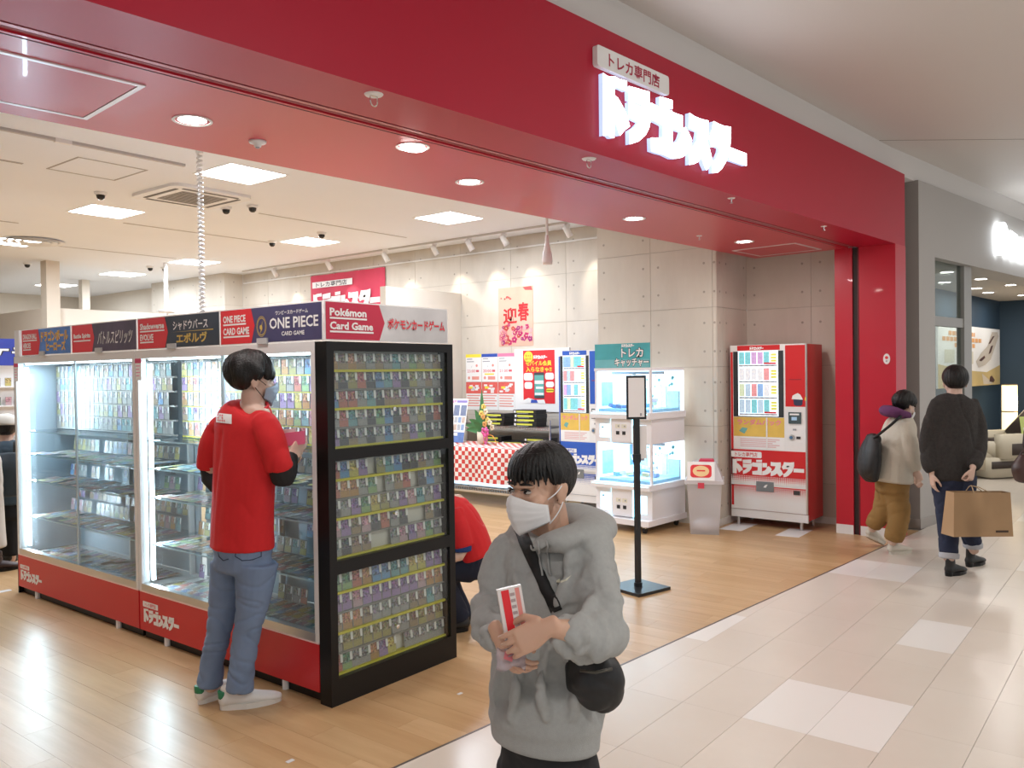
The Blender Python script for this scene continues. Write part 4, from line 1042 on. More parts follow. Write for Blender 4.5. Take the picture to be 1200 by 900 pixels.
# ================================================================ sanitizer stand
st = thing('sanitizer_stand', 'black pole stand with notice frame and dispenser in the shop entrance', 'stand', (5.335, 3.06, 0), math.radians(-14))
G().box(-.165, .165, -.165, .165, 0, .022).out('base_plate', mat('stand_black', (.02, .022, .025), .35, .3), st, bevel=.004)
G().box(-.020, .020, -.014, .014, .022, 1.25).out('pole', MATS['stand_black'], st, bevel=.003)
G().cyl((0, 0, .022), (0, 0, .05), .03, n=14).out('collar', MATS['stand_black'], st)
hd = G().box(-.072, .072, -.010, .008, 1.245, 1.565).out('notice_frame', MATS['stand_black'], st, bevel=.004); hd.rotation_euler = (0, 0, math.radians(-38))
G().rect(-.058, .058, 1.262, 1.548, -.0112).out('notice_sheet', WPRINT, hd); G().rect(.025, .038, 1.27, 1.29, -.012).out('sheet_mark', GREYP, hd)
ds = G().box(-.02, .075, .010, .075, .955, 1.195).out('dispenser', WHITE, st, bevel=.01); ds.rotation_euler = (0, 0, math.radians(-38))
G().box(.0, .055, .004, .04, .94, .955).out('nozzle', GREYP, ds)
G().box(-.024, .024, -.018, .018, .93, .99).out('bracket', MATS['stand_black'], st)

# ================================================================ clear waste bin
bn = thing('waste_bin', 'translucent plastic recycling bin with red flap lid beside the alcove', 'bin', (7.60, 3.60, 0), math.radians(-66))
CLR = glass_mat('clear_plastic', (.80, .80, .86), .10, .25)
def frustum(g, x, y, z0, z1, a0, b0, a1, b1):
    P = [(x - a0, y - b0, z0), (x + a0, y - b0, z0), (x + a0, y + b0, z0), (x - a0, y + b0, z0)]; Q = [(x - a1, y - b1, z1), (x + a1, y - b1, z1), (x + a1, y + b1, z1), (x - a1, y + b1, z1)]
    v = [g.bm.verts.new(p) for p in P + Q]
    for f in ((3, 2, 1, 0), (4, 5, 6, 7), (0, 1, 5, 4), (1, 2, 6, 5), (2, 3, 7, 6), (3, 0, 4, 7)): g.bm.faces.new([v[i] for i in f])
    return g
frustum(G(), 0, 0, .0, .50, .135, .135, .165, .165).out('body', mat('bin_plastic', (.78, .76, .80), .25, alpha=.42), bn, bevel=.012)
G().box(-.185, .185, -.185, .185, .495, .53).out('rim', mat('bin_rim', (.80, .78, .82), .3, alpha=.75), bn, bevel=.01)
frustum(G(), 0, 0, .53, .70, .175, .175, .11, .10).out('lid', MATS['bin_rim'], bn, bevel=.012)
frustum(G(), .02, .02, .702, .722, .075, .085, .06, .06).out('flap', mat('bin_red', (.55, .03, .08), .4), bn)
G().ell((0, 0, .075), (.125, .125, .075), 14, 8).out('rubbish_bag', mat('rubbish', (.75, .73, .76), .35, alpha=.8, bump=.9, bscale=30.), bn, smooth=True)
cd_ = G().box(-.15, .11, -.004, 0, 0, .19).out('notice_card', WPRINT, bn); cd_.location = (-.01, -.186, .53); cd_.rotation_euler = (math.radians(-24), 0, 0)
g = G(); g.prism(rrect(-.12, .08, .03, .16, .03), -.0046, 0); g.out('card_border', REDP, cd_)
g = G(); g.prism(circ(-.02, .095, .078, 24, .055), -.0052, 0); g.out('card_face', mat('card_peach', (.85, .6, .3), .5), cd_)
g = G(); g.rect(-.06, .02, .092, .106, -.0058); g.out('card_text', REDP, cd_)
G().box(-.06, .0, -.19, -.186, .455, .51).out('red_tag', mat('tag_red', (.7, .06, .1), .5), bn)
for i, (x0, x1, y0, y1, lb) in enumerate(((7.82, 8.27, 3.33, 3.56, 'white sheet taped to the floor left of the red vending machine'), (7.82, 8.26, 2.76, 2.99, 'white sheet taped to the floor before the red vending machine, by the red column'))):
    o = G().slab([(x0 + .02, y0), (x1 + .02, y0 + .01), (x1, y1), (x0, y1 - .01)], .0, .002).out('floor_sheet', mat('sheet_white', (.76, .75, .74), .4)); tag(o, lb, 'sheet', 'white sheets on the shop floor')

# ================================================================ things on the concrete wall  (local x runs to -Y from y_left)
def on_wall(name, label, cat, y_left, z0, x=XR, group=None): return thing(name, label, cat, (x - .004, y_left, z0), LEFT, group)
t = on_wall('hanging_poster', 'pink new year poster with red brush characters and blossoms', 'poster', 7.166, 1.95)
pw, ph = .585, .79
G().box(0, pw, 0, .003, 0, ph).out('sheet', mat('poster_cream', (.66, .40, .30), .5, var=.12, vscale=5), t)
BR = mat('brush_red', (.50, .008, .015), .5)
txt(t, '迎', BR, .08, .32, .30, .52, -.001, .03); txt(t, '春', BR, .33, .52, .33, .58, -.001, .03)
rp_ = random.Random(11); fm = [mat('petal_%d' % i, c, .5) for i, c in enumerate(((.58, .03, .16), (.72, .22, .28), (.42, .03, .2), (.75, .42, .45), (.62, .07, .07)))]
gs = [G() for _ in fm]; cs = G()
for k in range(46):
    x = rp_.uniform(.03, pw - .03); z = rp_.uniform(.02, .26) * (1 if k % 4 else 1.2); r = rp_.uniform(.012, .03); gi = rp_.randrange(5)
    x = min(max(x, r * 2), pw - r * 2); z = max(z, r * 2)
    for q in range(5): gs[gi].prism(circ(x + r * .9 * math.cos(q * 1.2566 + k), z + r * .9 * math.sin(q * 1.2566 + k), r * .75, 8), -.0012 - .0001 * k, 0)
    cs.prism(circ(x, z, r * .28, 8), -.0064, 0)
for k in range(10):
    x = rp_.uniform(.02, .2); z = ph - rp_.uniform(.1, .16); gs[4].prism(circ(x + .015, z, .012, 6), -.001, 0)
gs[4].prism([(.42, ph - .01), (.56, ph - .005), (.58, ph - .06), (.46, ph - .05)], -.001, 0)
for g, m_ in zip(gs, fm): tag(g.out('blossom_print', m_, t), kind='stuff')
tag(cs.out('blossom_centres', mat('petal_centre', (.9, .75, .4), .5), t), kind='stuff')
wb = tag(G().box(8.782, 8.796, 6.0, 6.89, 1.08, 1.905).out('backing_board', WPRINT), 'plain white board on the concrete wall behind the red membership poster', 'board')
HEADS = ((YEL, '23:00'), (BLUEP, '20:00'), (PINKP, '21:00'))
for r in range(2):
    for c in range(3):
        lb = ('white opening notice with %s heading, upper row' % ('yellow', 'blue', 'pink')[c]) if r == 0 else ('red and white notice sheet in the lower row, %s' % ('left end', 'in the middle', 'right end')[c])
        t = on_wall('notice_sheet', lb, 'notice', 7.770 - c * .292, 1.474 if r == 0 else 1.085, group='notices on the concrete wall')
        w, h = .282, .385
        G().box(0, w, 0, .002, 0, h).out('sheet', WPRINT, t)
        if r == 0:
            G().rect(0, w, h - .045, h, -.001).out('heading', HEADS[c][0], t)
            g = G()
            for k in range(2): g.rect(.02, .12 + .03 * k, h - .075 - .035 * k, h - .062 - .035 * k, -.001)
            g.prism([(.10, .20), (.105, .20), (.115, .225), (.11, .225)], -.001, 0); g.out('lines', GREYP, t)
            txt(t, HEADS[c][1], mat('time_red', (.7, .12, .15), .5), .025, .17, .13, .17, -.001, .01)
            G().rect(.185, .24, .135, .165, -.001).out('word_block', MATS['time_red'], t)
            g = G(); g.rect(.11, .24, .03, .075, -.001); g.prism(circ(.055, .055, .022, 8), -.001, 0); g.prism(circ(.2, .225, .02, 8), -.001, 0); g.out('print_blocks', mat('salmon_print', (.75, .3, .25), .5), t)
            if c == 1: G().rect(.05, .22, .095, .115, -.001).out('yellow_bar', YEL, t)
        else:
            G().rect(0, w, h - .16, h, -.001).out('heading', mat('notice_red2', (.72, .12, .1), .5, var=.3, vscale=20), t)
            g = G(); rr = random.Random(c)
            for k in range(7): x = rr.uniform(.01, .2); z = rr.uniform(h - .15, h - .04); g.prism(rrect(x, x + .06, z, z + .025, .006), -.0014, 0)
            g.out('white_blocks', WPRINT, t)
            g = G()
            for k in range(5): g.rect(.015, .26 - .03 * (k % 2), .19 - k * .035, .205 - k * .035, -.001)
            g.out('lines', MATS['salmon_print'], t)
            G().rect(.05, .12, h - .09, h - .06, -.0018).out('yellow_bar', YEL, t)
t = thing('membership_poster', 'red membership poster with yellow lettering and a phone picture', 'poster', (8.778, 6.742, 1.188), LEFT)
pw, ph = .512, .697
G().box(0, pw, 0, .003, 0, ph).out('sheet', REDP, t)
G().prism(circ(.09, ph - .085, .075, 20), -.001, 0).out('yellow_bubble', YEL, t); G().prism(rrect(.37, .50, .145, .195, .03), -.001, 0).out('yellow_bubble', YEL, t)
txt(t, 'もっと', REDP, .04, .14, ph - .085, ph - .05, -.002, .02); txt(t, 'おトク!', REDP, .04, .14, ph - .13, ph - .095, -.002, .02)
wordmark(t, .175, ph - .115, .22, -.001, WPRINT)
txt(t, 'モバイル会員', YEL, .045, .465, ph - .205, ph - .135, -.001, .03); txt(t, '入らなきゃ!!', YEL, .045, .465, ph - .285, ph - .215, -.001, .03)
g = G()
for x0, x1, z0_, z1_ in ((.01, .16, .30, .40), (.02, .15, .19, .28), (.36, .50, .31, .40), (.37, .50, .21, .285)): G().prism(rrect(x0, x1, z0_, z1_, .03), -.001, 0).out('white_bubble', WPRINT, t)
g.prism([(.0, .0), (.36, 0), (.34, .05), (.2, .045), (.08, .07), (0, .04)], -.001, 0); g.out('white_cloud', WPRINT, t)
G().prism(rrect(.18, .345, .065, .405, .014), -.002, 0).out('phone_print', mat('phone_dark', (.05, .06, .07), .4), t)
G().rect(.187, .338, .10, .37, -.003).out('phone_screen', mat('phone_teal', (.12, .42, .38), .5), t)
g = G(); g.rect(.19, .335, .255, .30, -.0038); g.rect(.21, .33, .19, .22, -.0038); g.rect(.19, .335, .11, .14, -.0038); g.out('phone_rows', WPRINT, t)
G().prism([(.12, .005), (.24, .005), (.22, .045), (.13, .05)], -.002, 0).out('blue_print', BLUEP, t)
# red banner and picture rail
t = on_wall('fabric_banner', 'red fabric banner with white plate and wordmark hanging from the picture rail', 'banner', 11.16, 2.33)
bw_, bh_ = 1.79, .90
g = G(); n = 24
g.grid([[(bw_ * i / n, -.012 * math.sin(i * .9) - .01, bh_ * j / 6) for i in range(n + 1)] for j in range(7)])
g.out('cloth', mat('banner_red', (.60, .05, .10), .7, var=.15, vscale=3), t, smooth=True)
G().rect(.06, 1.05, .69, .79, -.026).out('plate_print', WPRINT, t); txt(t, 'トレカ専門店', BPRINT, .16, .92, .70, .78, -.028, .01); wordmark(t, .08, .25, 1.6, -.026, WPRINT)
for x in (.02, .6, 1.2, 1.77): G().cyl((x, -.02, bh_ - .01), (x, -.005, bh_ + .03), .006, n=8).out('clip', STEEL, t)
o = G().box(8.775, 8.797, 5.05, 13.05, 3.245, 3.265).out('trim_2', mat('picture_rail', (.78, .76, .73), .5)); tag(o, kind='structure')

# ================================================================ table, rack and the things on them
tb = thing('folding_table', 'wheeled display table under the checkered cloth', 'table', (7.62, 7.62, 0), LEFT)
TL, TD, TZ = 1.70, .50, .715
G().box(0, TL, 0, TD, TZ - .03, TZ).out('table_top', WHITE, tb)
for x in (.12, TL - .12):
    for y in (.06, TD - .06):
        l = G().cyl((x, y, .09), (x, y, TZ - .03), .014, n=10).out('leg', STEEL, tb); G().cyl((x - .014, y, .045), (x + .014, y, .045), .045, n=16).out('caster', RUBBER, l)
G().box(.12, TL - .12, .05, .07, .14, .165).out('crossbar', STEEL, tb)
ck = thing('checkered_cloth', 'red and white checkered cloth draped over the table', 'tablecloth', (7.62, 7.62, 0), LEFT)
cell = .052; bm = bmesh.new(); g = G(); g.bm = bm
nx = int((TL + .04) / cell); rows_ = []
def clothpt(i, j):
    x = -.02 + i * cell
    L = j * cell
    drop = .50 - .05 * math.sin(i * .14 + 1.2)
    if L < TD: return Vector((x, TD - L, TZ + .004 + .001 * math.sin(i)))
    f = min(L - TD, drop); w = f / .5
    return Vector((x + .01 * w * math.sin(i * .5), -.012 - .022 * w * (math.sin(i * .55) + .6 * math.sin(i * .23 + 1)) - .02 * w, TZ + .003 - f))
ny = int((TD + .46) / cell)
V = [[bm.verts.new(clothpt(i, j)) for j in range(ny + 1)] for i in range(nx + 1)]
for i in range(nx):
    for j in range(ny):
        f = bm.faces.new((V[i][j], V[i][j + 1], V[i + 1][j + 1], V[i + 1][j])); f.material_index = (i + j) % 2; f.smooth = True
me = bpy.data.meshes.new('cloth'); bm.to_mesh(me); bm.free(); me.materials.append(mat('cloth_white', (.75, .72, .68), .8)); me.materials.append(mat('cloth_red', (.55, .05, .04), .8))
o = bpy.data.objects.new('cloth', me); COL.objects.link(o); o.parent = ck
# low wire shelf with light strip
lw = thing('wire_shelf', 'low chrome wire shelf with pale blue light strip under the table', 'shelf', (8.13, 7.60, 0), LEFT)
for z in (.06, .115): G().box(0, 1.72, 0, .008, z, z + .008).out('edge_wire', CHROME, lw)
g = G()
for k in range(43): g.tube([(k * .04, .004, .064), (k * .04 + .02, .004, .119), (k * .04 + .04, .004, .064)], .0035, 5)
g.out('truss_wire', CHROME, lw)
for k in range(14): G().box(.06 + k * .12, .066 + k * .12, .004, .17, .115, .121).out('deck_wire', CHROME, lw)
for x in (.01, 1.70): G().cyl((x, .01, 0), (x, .01, .13), .012, n=10).out('foot', CHROME, lw)
G().box(.02, 1.70, .13, .16, .122, .17).out('light_strip', mat('strip_pale', (.7, .85, 1.), .4, emit=(.6, .82, 1.), es=1.1), lw)
rk = thing('wire_rack', 'chrome wire rack with black shelf fronts behind the table', 'rack', (8.32, 7.70, 0), LEFT)
for z in (.50, .905):
    g = G()
    for dz in (0, .03): g.box(0, 1.72, 0, .006, z + dz - .03, z + dz - .024)
    for k in range(43): g.tube([(k * .04, .003, z - .027), (k * .04 + .02, .003, z + .003), (k * .04 + .04, .003, z - .027)], .003, 5)
    g.out('shelf_edge', CHROME, rk)
    G().box(0, 1.72, .006, .42, z - .006, z + .002).out('shelf_deck', mat('deck_black', (.03, .03, .03), .5), rk)
for x in (.0, 1.71):
    for y in (.004, .41): G().cyl((x, y, 0), (x, y, 1.0), .012, n=10).out('post', CHROME, rk)
BX = [G().box(0, .36, 0, .22, 0, .052).mesh('box_body')]; BX[0].materials.append(mat('box_black', (.018, .018, .02), .4))
def card_box(x, y, z, label, hl):
    t = thing('card_box', label, 'box', (8.32 + y, 7.70 - x, z), LEFT, 'black card boxes on the wire rack')
    o = bpy.data.objects.new('carton', BX[0]); COL.objects.link(o); o.parent = t
    G().rect(.05, .30 + .02 * hl, .018, .040, -.001).out('yellow_label', mat('label_yellow', (.72, .74, .1), .5), t)
    G().rect(.01, .04, .014, .042, -.001).out('white_mark', WPRINT, t); G().rect(.06, .24, .004, .011, -.001).out('white_line', GREYP, t)
for s, (x, z, n_, where) in enumerate(((1.12, .909, 4, 'right of the flowers'), (.60, .909, 3, 'left of the flowers'), (.55, .504, 5, 'behind the price board'), (1.28, .504, 5, 'at the rack\'s lower right'), (.92, .504, 4, 'behind the flower pot'))):
    for k in range(n_): card_box(x + .006 * ((k * 7) % 3), .03, z + k * .0535, 'yellow-labelled black box, %s from bottom of the stack %s' % (ORD[k], where), (k * 3) % 2)
# price board leaning on the table
t = thing('price_board', 'white price board with rows of small card pictures leaning on the table', 'board', (7.80, 7.36, TZ + .008), LEFT + .06)
o = G().box(0, .385, 0, .006, 0, .56).out('board', WPRINT, t)
o.rotation_euler = (-.22, 0, .0)
rr = random.Random(2)
txt(o, '買取強化中', mat('magenta_print', (.6, .1, .4), .5), .02, .20, .505, .545, -.001, .03); G().rect(.21, .375, .51, .54, -.001).out('title_bar', mat('violet_print', (.25, .2, .5), .5), o)
G().prism(rrect(.02, .15, .36, .47, .012), -.001, 0).out('pink_block', PINKP, o); txt(o, '190', REDP, .03, .14, .40, .435, -.002, .02)
for x0 in (.175, .285): G().rect(x0, x0 + .09, .34, .48, -.001).out('picture', mat('picture_navy', (.18, .22, .34), .5, var=.7, vscale=50), o)
for r in range(2):
    for c in range(6): G().rect(.02 + c * .06, .07 + c * .06, .25 - r * .095, .325 - r * .095, -.001).out('picture', (mat('picture_grey', (.4, .42, .46), .5, var=.6, vscale=60), mat('picture_blue', (.25, .35, .55), .5, var=.6, vscale=60), mat('picture_tan', (.55, .42, .35), .5, var=.6, vscale=60))[(c + r * 2) % 3], o)
G().rect(.0, .385, .0, .13, -.001).out('lower_band', mat('band_blue', (.1, .18, .42), .5, var=.4, vscale=12), o); g = G(); g.rect(.09, .28, .085, .12, -.002); g.rect(.02, .07, .06, .11, -.002); g.out('band_marks', WPRINT, o)
# flower arrangement
fl = thing('flower_arrangement', 'potted orchid arrangement with long green leaves and a pink ribbon on the table', 'plant', (7.83, 6.66, TZ + .006), LEFT)
G().lathe([(0, 0), (.055, 0), (.062, .01), (.070, .15), (.066, .15), (.058, .02), (0, .02)], n=20).out('pot', mat('pot_beige', (.6, .5, .38), .5), fl, smooth=True)
G().lathe([(0, .13), (.062, .13), (.062, .14), (0, .142)], n=20).out('soil', mat('moss', (.1, .13, .05), .9), fl)
LEAF = mat('leaf_green', (.06, .20, .07), .45, var=.3, vscale=9)
def leaf(parent, base, tip, w, sag=.0, m_=LEAF, name='leaf'):
    base = Vector(base); tip = Vector(tip); d = tip - base; side = d.cross(Vector((0, 1, 0))); side = side.normalized() if side.length > 1e-4 else Vector((1, 0, 0))
    rows = []
    for i in range(9):
        s = i / 8; c = base + d * s + Vector((0, 0, sag * s * (1 - s) * 4)); ww = w * (math.sin(PI * min(.98, s ** .8)) * .95 + .05) if i < 8 else .001
        rows.append([c - side * ww, c + Vector((0, .012 * math.sin(PI * s), 0)), c + side * ww])
    G().grid(rows).out(name, m_, parent, smooth=True)
for k, (tx, ty, tz, w) in enumerate(((-.02, .02, .68, .035), (-.12, .0, .42, .05), (-.20, -.02, .30, .05), (-.30, .02, .22, .045), (-.06, .04, .50, .045), (-.16, .05, .36, .05), (-.24, -.04, .16, .04), (.10, .03, .34, .035), (.03, .0, .44, .03), (-.10, -.05, .26, .045), (.16, .0, .22, .03))):
    leaf(fl, (0.0 + .01 * (k % 3), .01 * (k % 2), .13), (tx, ty, tz), w, .03)
PET = [mat('orchid_yellow', (.80, .62, .15), .5), mat('orchid_cream', (.82, .76, .55), .5), mat('orchid_orange', (.72, .38, .12), .5)]
for k, (x, y, z) in enumerate(((.05, -.03, .46), (.09, -.04, .40), (.06, -.05, .34), (.12, -.04, .30), (.16, -.05, .27), (.09, -.06, .25), (.03, -.05, .38), (.18, -.03, .21))):
    f = bpy.data.objects.new('flower', None)
    g = G()
    for q in range(5):
        a = q * 2 * PI / 5 + k; g.ell((x + .022 * math.cos(a), y - .004 * (q % 2), z + .022 * math.sin(a)), (.018, .005, .018), 8, 5)
    fo = g.out('flower', PET[k % 3], fl, smooth=True); G().ell((x, y - .008, z), (.008, .006, .008), 8, 5).out('centre', mat('orchid_heart', (.5, .12, .05), .5), fo, smooth=True)
    G().tube([(x * .3, y * .3, .14), (x * .8, y * .6 + .02, z * .7), (x, y + .01, z)], .003, 5).out('stem', LEAF, fo)
g = G()
for k in range(14):
    a = k * 2 * PI / 14; r = .045 if k % 2 else .028; g.ell((.115 + r * math.cos(a), -.075 - .01 * (k % 3), .155 + r * math.sin(a)), (.020, .012, .020), 8, 5)
g.out('ribbon_bow', mat('ribbon_pink', (.75, .12, .35), .4), fl, smooth=True)
for s in (-1, 1): G().grid([[(.115 + s * .03 * i / 5 + dx + .02 * s * math.sin(i), -.08, .14 - .14 * i / 5) for dx in (-.009, .009)] for i in range(6)]).out('ribbon_tail', MATS['ribbon_pink'], fl, smooth=True)
G().tube([(.16 + .10 * math.cos(a * PI / 10), -.05, .0 + .12 * math.sin(a * PI / 10)) for a in range(11)], .006, 6).out('ribbon_loop', ORANGE, fl, smooth=True)

# ================================================================ wall shelf at the left picture edge
ws = thing('wall_display', 'white wall display with blue header at the far left edge', 'display', (2.4, 9.6, 0), 0)
G().box(0, 1.45, 0, .3, 0, 1.72).out('carcass', WHITE, ws)
G().box(-.01, 1.46, -.03, .02, 1.74, 2.02).out('header', mat('header_blue', (.03, .05, .32), .4, var=.3, vscale=6), ws); G().box(0, 1.45, -.02, .02, 1.72, 1.74).out('header_edge', WPRINT, ws)
for m_, y_, bo in ((BPRINT, -.0306, .08), (WPRINT, -.0312, .03)): txt(ws, 'ポケモン', m_, .75, 1.68 - .02, 1.81, 1.95, y_, bo)
for z in (1.52, 1.32, 1.12, .92, .72): G().box(.02, 1.43, -.06, 0, z - .012, z).out('shelf', WHITE, ws)
g = G(); st2 = stuff; cnt = 0
for z in (1.52, 1.32, 1.12, .92):
    for k in range(7):
        cnt += 1; c = ('red', 'grey', 'olive', 'green', 'pink', 'brown', 'yellow')[(k + int(z * 10)) % 7]
        place_card(c, (2.4 + .62 + k * .105, 9.6 - .045, z + .002), 0, '%s card, %s from left on the %s shelf of the far-left wall display' % (c, ORD[k], ORD[int(round((1.52 - z) / .2))]), 'cards on the far-left wall display', False)

# ================================================================ neighbouring shop's things
ng = thing('glowing_script_sign', 'glowing white script sign on the grey band of the neighbouring shop', 'sign', P0, BK)
arch = []
for i in range(13):
    a = PI - PI * i / 12; arch.append((2.42 + .14 * math.cos(a), 3.18 + .11 * math.sin(a)))
outer = [(2.30, 2.90), (2.27, 3.10)] + arch + [(2.55, 3.12), (2.46, 3.10)]
inner = [(2.45, 3.17), (2.42, 3.21), (2.39, 3.17), (2.375, 2.95), (2.36, 2.90)]
G().prism(outer + inner, -.07, .05).out('letter', SIGNW, ng)
for x0, w, hz in ((2.60, .34, .30), (2.97, .30, .26), (3.30, .34, .27), (3.68, .3, .26), (4.02, .3, .26)):
    P = [(x0, 2.92), (x0, 2.92 + hz * .85), (x0 + .08, 2.92 + hz), (x0 + w, 2.92 + hz * .9), (x0 + w, 2.9), (x0 + w * .72, 2.93), (x0 + w * .68, 3.08), (x0 + w * .5, 3.1), (x0 + w * .4, 2.92)]
    G().prism(P, -.07, .05).out('letter', SIGNW, ng)
# poster on the navy wall: wall runs from (9.4,3.05) to (17,2.37)
wdir = Vector((7.6, -.68, 0)).normalized(); wrot = math.atan2(wdir.y, wdir.x)
def navy(s): return Vector((9.4, 3.05, 0)) + wdir * s
t = thing('wall_poster', 'large poster of reclining chairs on the navy wall', 'poster', tuple(navy(4.0) + Vector((0, -.04, 1.28))), wrot)
G().box(0, 3.45, 0, .03, 0, .96).out('panel', WPRINT, t)
G().prism([(.0, 0), (3.45, 0), (3.45, .34), (2.6, .22), (1.4, .26), (0, .36)], -.002, 0).out('sand_field', mat('sand_print', (.62, .48, .22), .5, var=.2, vscale=3), t)
g = G()
for k, (x0, x1, z) in enumerate(((.5, 1.9, .83), (.2, 2.3, .74), (.8, 1.9, .65))): 
    x = x0
    while x < x1: g.rect(x, min(x + .16, x1), z - .032, z + .032, -.003); x += .19
g.out('orange_print', mat('orange_print2', (.75, .38, .15), .5), t)
g = G()
for x0, z0_ in ((.3, .38), (.9, .40), (1.3, .36)): g.rect(x0, x0 + .5, z0_, z0_ + .2, -.003)
g.out('pale_blocks', mat('pale_print', (.68, .64, .52), .5), t)
g = G(); g.prism([(1.95, .40), (2.1, .30), (2.5, .34), (2.85, .44), (3.36, .84), (3.28, .91), (2.92, .90), (2.65, .66), (2.25, .54)], -.004, 0); g.prism([(2.3, .2), (3.0, .02), (2.4, .02)], -.004, 0); g.out('chair_print', mat('chair_print_pale', (.60, .54, .47), .5), t)
g = G(); g.prism([(2.12, .42), (2.25, .40), (2.5, .46), (2.45, .5)], -.005, 0); g.prism([(2.8, .7), (3.1, .84), (2.96, .83), (2.7, .7)], -.005, 0); g.prism([(2.7, .52), (2.85, .55), (3.0, .68), (2.85, .66)], -.005, 0); g.prism([(2.75, .06), (3.0, .04), (3.1, .08), (2.9, .16), (2.8, .14)], -.005, 0); g.out('chair_accent', mat('chair_print_dark', (.10, .05, .045), .5), t)
# massage chair
mc = thing('massage_chair', 'cream and dark brown reclining massage chair in the neighbouring shop', 'chair', (14.05, 1.92, 0), math.radians(-38))
CRM = mat('cream_leather', (.62, .56, .44), .45); DBR = mat('brown_leather', (.05, .035, .03), .45)
def soft(name, m_, c, s, rx=0, ry=0, bev=.06, par=None):
    return G().obox(Matrix.Translation(c) @ Matrix.Rotation(rx, 4, 'X') @ Matrix.Rotation(ry, 4, 'Y'), *s).out(name, m_, par or mc, smooth=True, bevel=bev, seg=3)
soft('base', CRM, (0, 0, .16), (1.15, .74, .28)); soft('base_trim', DBR, (0, -.01, .20), (1.12, .76, .10), bev=.03)
soft('seat', CRM, (-.05, 0, .40), (.78, .60, .22)); soft('seat_inlay', DBR, (-.02, -.02, .47), (.5, .44, .14), bev=.05)
for s in (-1, 1): soft('armrest', CRM, (.0, s * .36, .46), (.85, .16, .34)); soft('arm_panel', DBR, (.05, s * .40, .42), (.66, .12, .16), bev=.04)
soft('backrest', CRM, (.62, 0, .72), (.95, .62, .24), ry=-.7); soft('back_inlay', DBR, (.56, 0, .78), (.72, .40, .20), ry=-.7, bev=.07)
soft('headrest', CRM, (.92, 0, 1.06), (.28, .40, .20), ry=-.7)
soft('legrest', CRM, (-.66, 0, .30), (.48, .56, .24), ry=.5); soft('leg_inlay', DBR, (-.68, 0, .36), (.36, .36, .18), ry=.5, bev=.05)
o = G().box(-.10, .10, -.004, 0, 0, .26).out('price_card', mat('card_green', (.55, .62, .2), .5), mc); o.location = (.05, -.40, .62); o.rotation_euler = (-.25, 0, -.3)
tag(o, 'green and white price card')
G().rect(-.07, .07, .04, .10, -.006).out('card_print', WPRINT, o)
# paper floor lamp
LAMPM = mat('lamp_paper', (.9, .8, .6), .6, emit=(1., .72, .36), es=1.6)
lp_ = EYE + ((CAM_R * (1183 - 600) / F_PX) + CAM_F) * 13.4
t = thing('paper_lamp', 'tall cylindrical paper floor lamp glowing warm against the navy wall', 'floor lamp', (lp_.x, lp_.y, 0), 0)
G().lathe([(0, 0), (.13, 0), (.13, .03), (.015, .035), (.015, .48), (0, .48)], n=24).out('base', BLACK, t)
G().lathe([(.0, .45), (.108, .45), (.11, .46), (.11, .86), (.0, .86)], n=28).out('lower_shade', LAMPM, t, smooth=False)
G().lathe([(.0, .875), (.11, .875), (.11, 1.29), (.0, 1.29)], n=28).out('upper_shade', LAMPM, t, smooth=False)
G().lathe([(.0, .858), (.113, .858), (.113, .877), (.0, .877)], n=28).out('shade_ring', mat('ring_wood', (.3, .2, .1), .5), t); G().lathe([(0, 1.29), (.112, 1.29), (.112, 1.305), (0, 1.305)], n=28).out('top_ring', MATS['ring_wood'], t)
l = bpy.data.lights.new('lamp_glow', 'POINT'); l.energy = 14; l.color = (1, .75, .45); l.shadow_soft_size = .12; o = bpy.data.objects.new('lamp_glow', l); COL.objects.link(o); o.parent = t; o.location = (0, -.16, 1.0)
# push button and key plate on the red column
t = thing('call_button', 'small white oval switch on the side of the red column', 'switch', (8.279, 2.075, 1.68), LEFT)
G().prism(circ(0, 0, .030, 18, .05), -.006, .006).out('plate', WPRINT, t); G().prism(circ(0, .012, .014, 12), -.010, .004).out('button', REDP, t); G().prism(circ(0, -.02, .008, 10), -.009, .003).out('keyhole', GREYP, t)
t = thing('key_switch', 'steel key plate on the front edge of the red column', 'switch', tuple(fac(8.20, 2.681, 1.30)), AN)
G().box(-.028, .028, -.004, 0, -.09, .09).out('plate', mat('plate_rose', (.45, .22, .2), .35, .5), t, bevel=.002); G().prism(circ(0, .02, .014, 12), -.007, .003).out('lock', STEEL, t); G().box(-.01, .01, -.006, -.004, -.05, -.02).out('slot', BPRINT, t)

# small bits of tape on the shop floor
for px, py, w, lb in ((4, 693, .10, 'strip of grey tape on the oak floor at the left picture edge'), (340, 892, .035, 'tiny pale tape mark on the oak floor at the bottom edge'), (539, 813, .03, 'tiny white tape mark on the oak floor beside the end cabinet')):
    d = (CAM_R * (px - 600) + CAM_D * (py - 450)) / F_PX + CAM_F; p = EYE + d * (-1.6 / d.z)
    o = G().slab(rrect(-w / 2, w / 2, -w * .3, w * .3, w * .08, 3), 0, .0012).out('floor_tape', mat('tape_grey', (.62, .62, .62), .5)); o.location = (p.x, p.y, 0); tag(o, lb, 'tape')
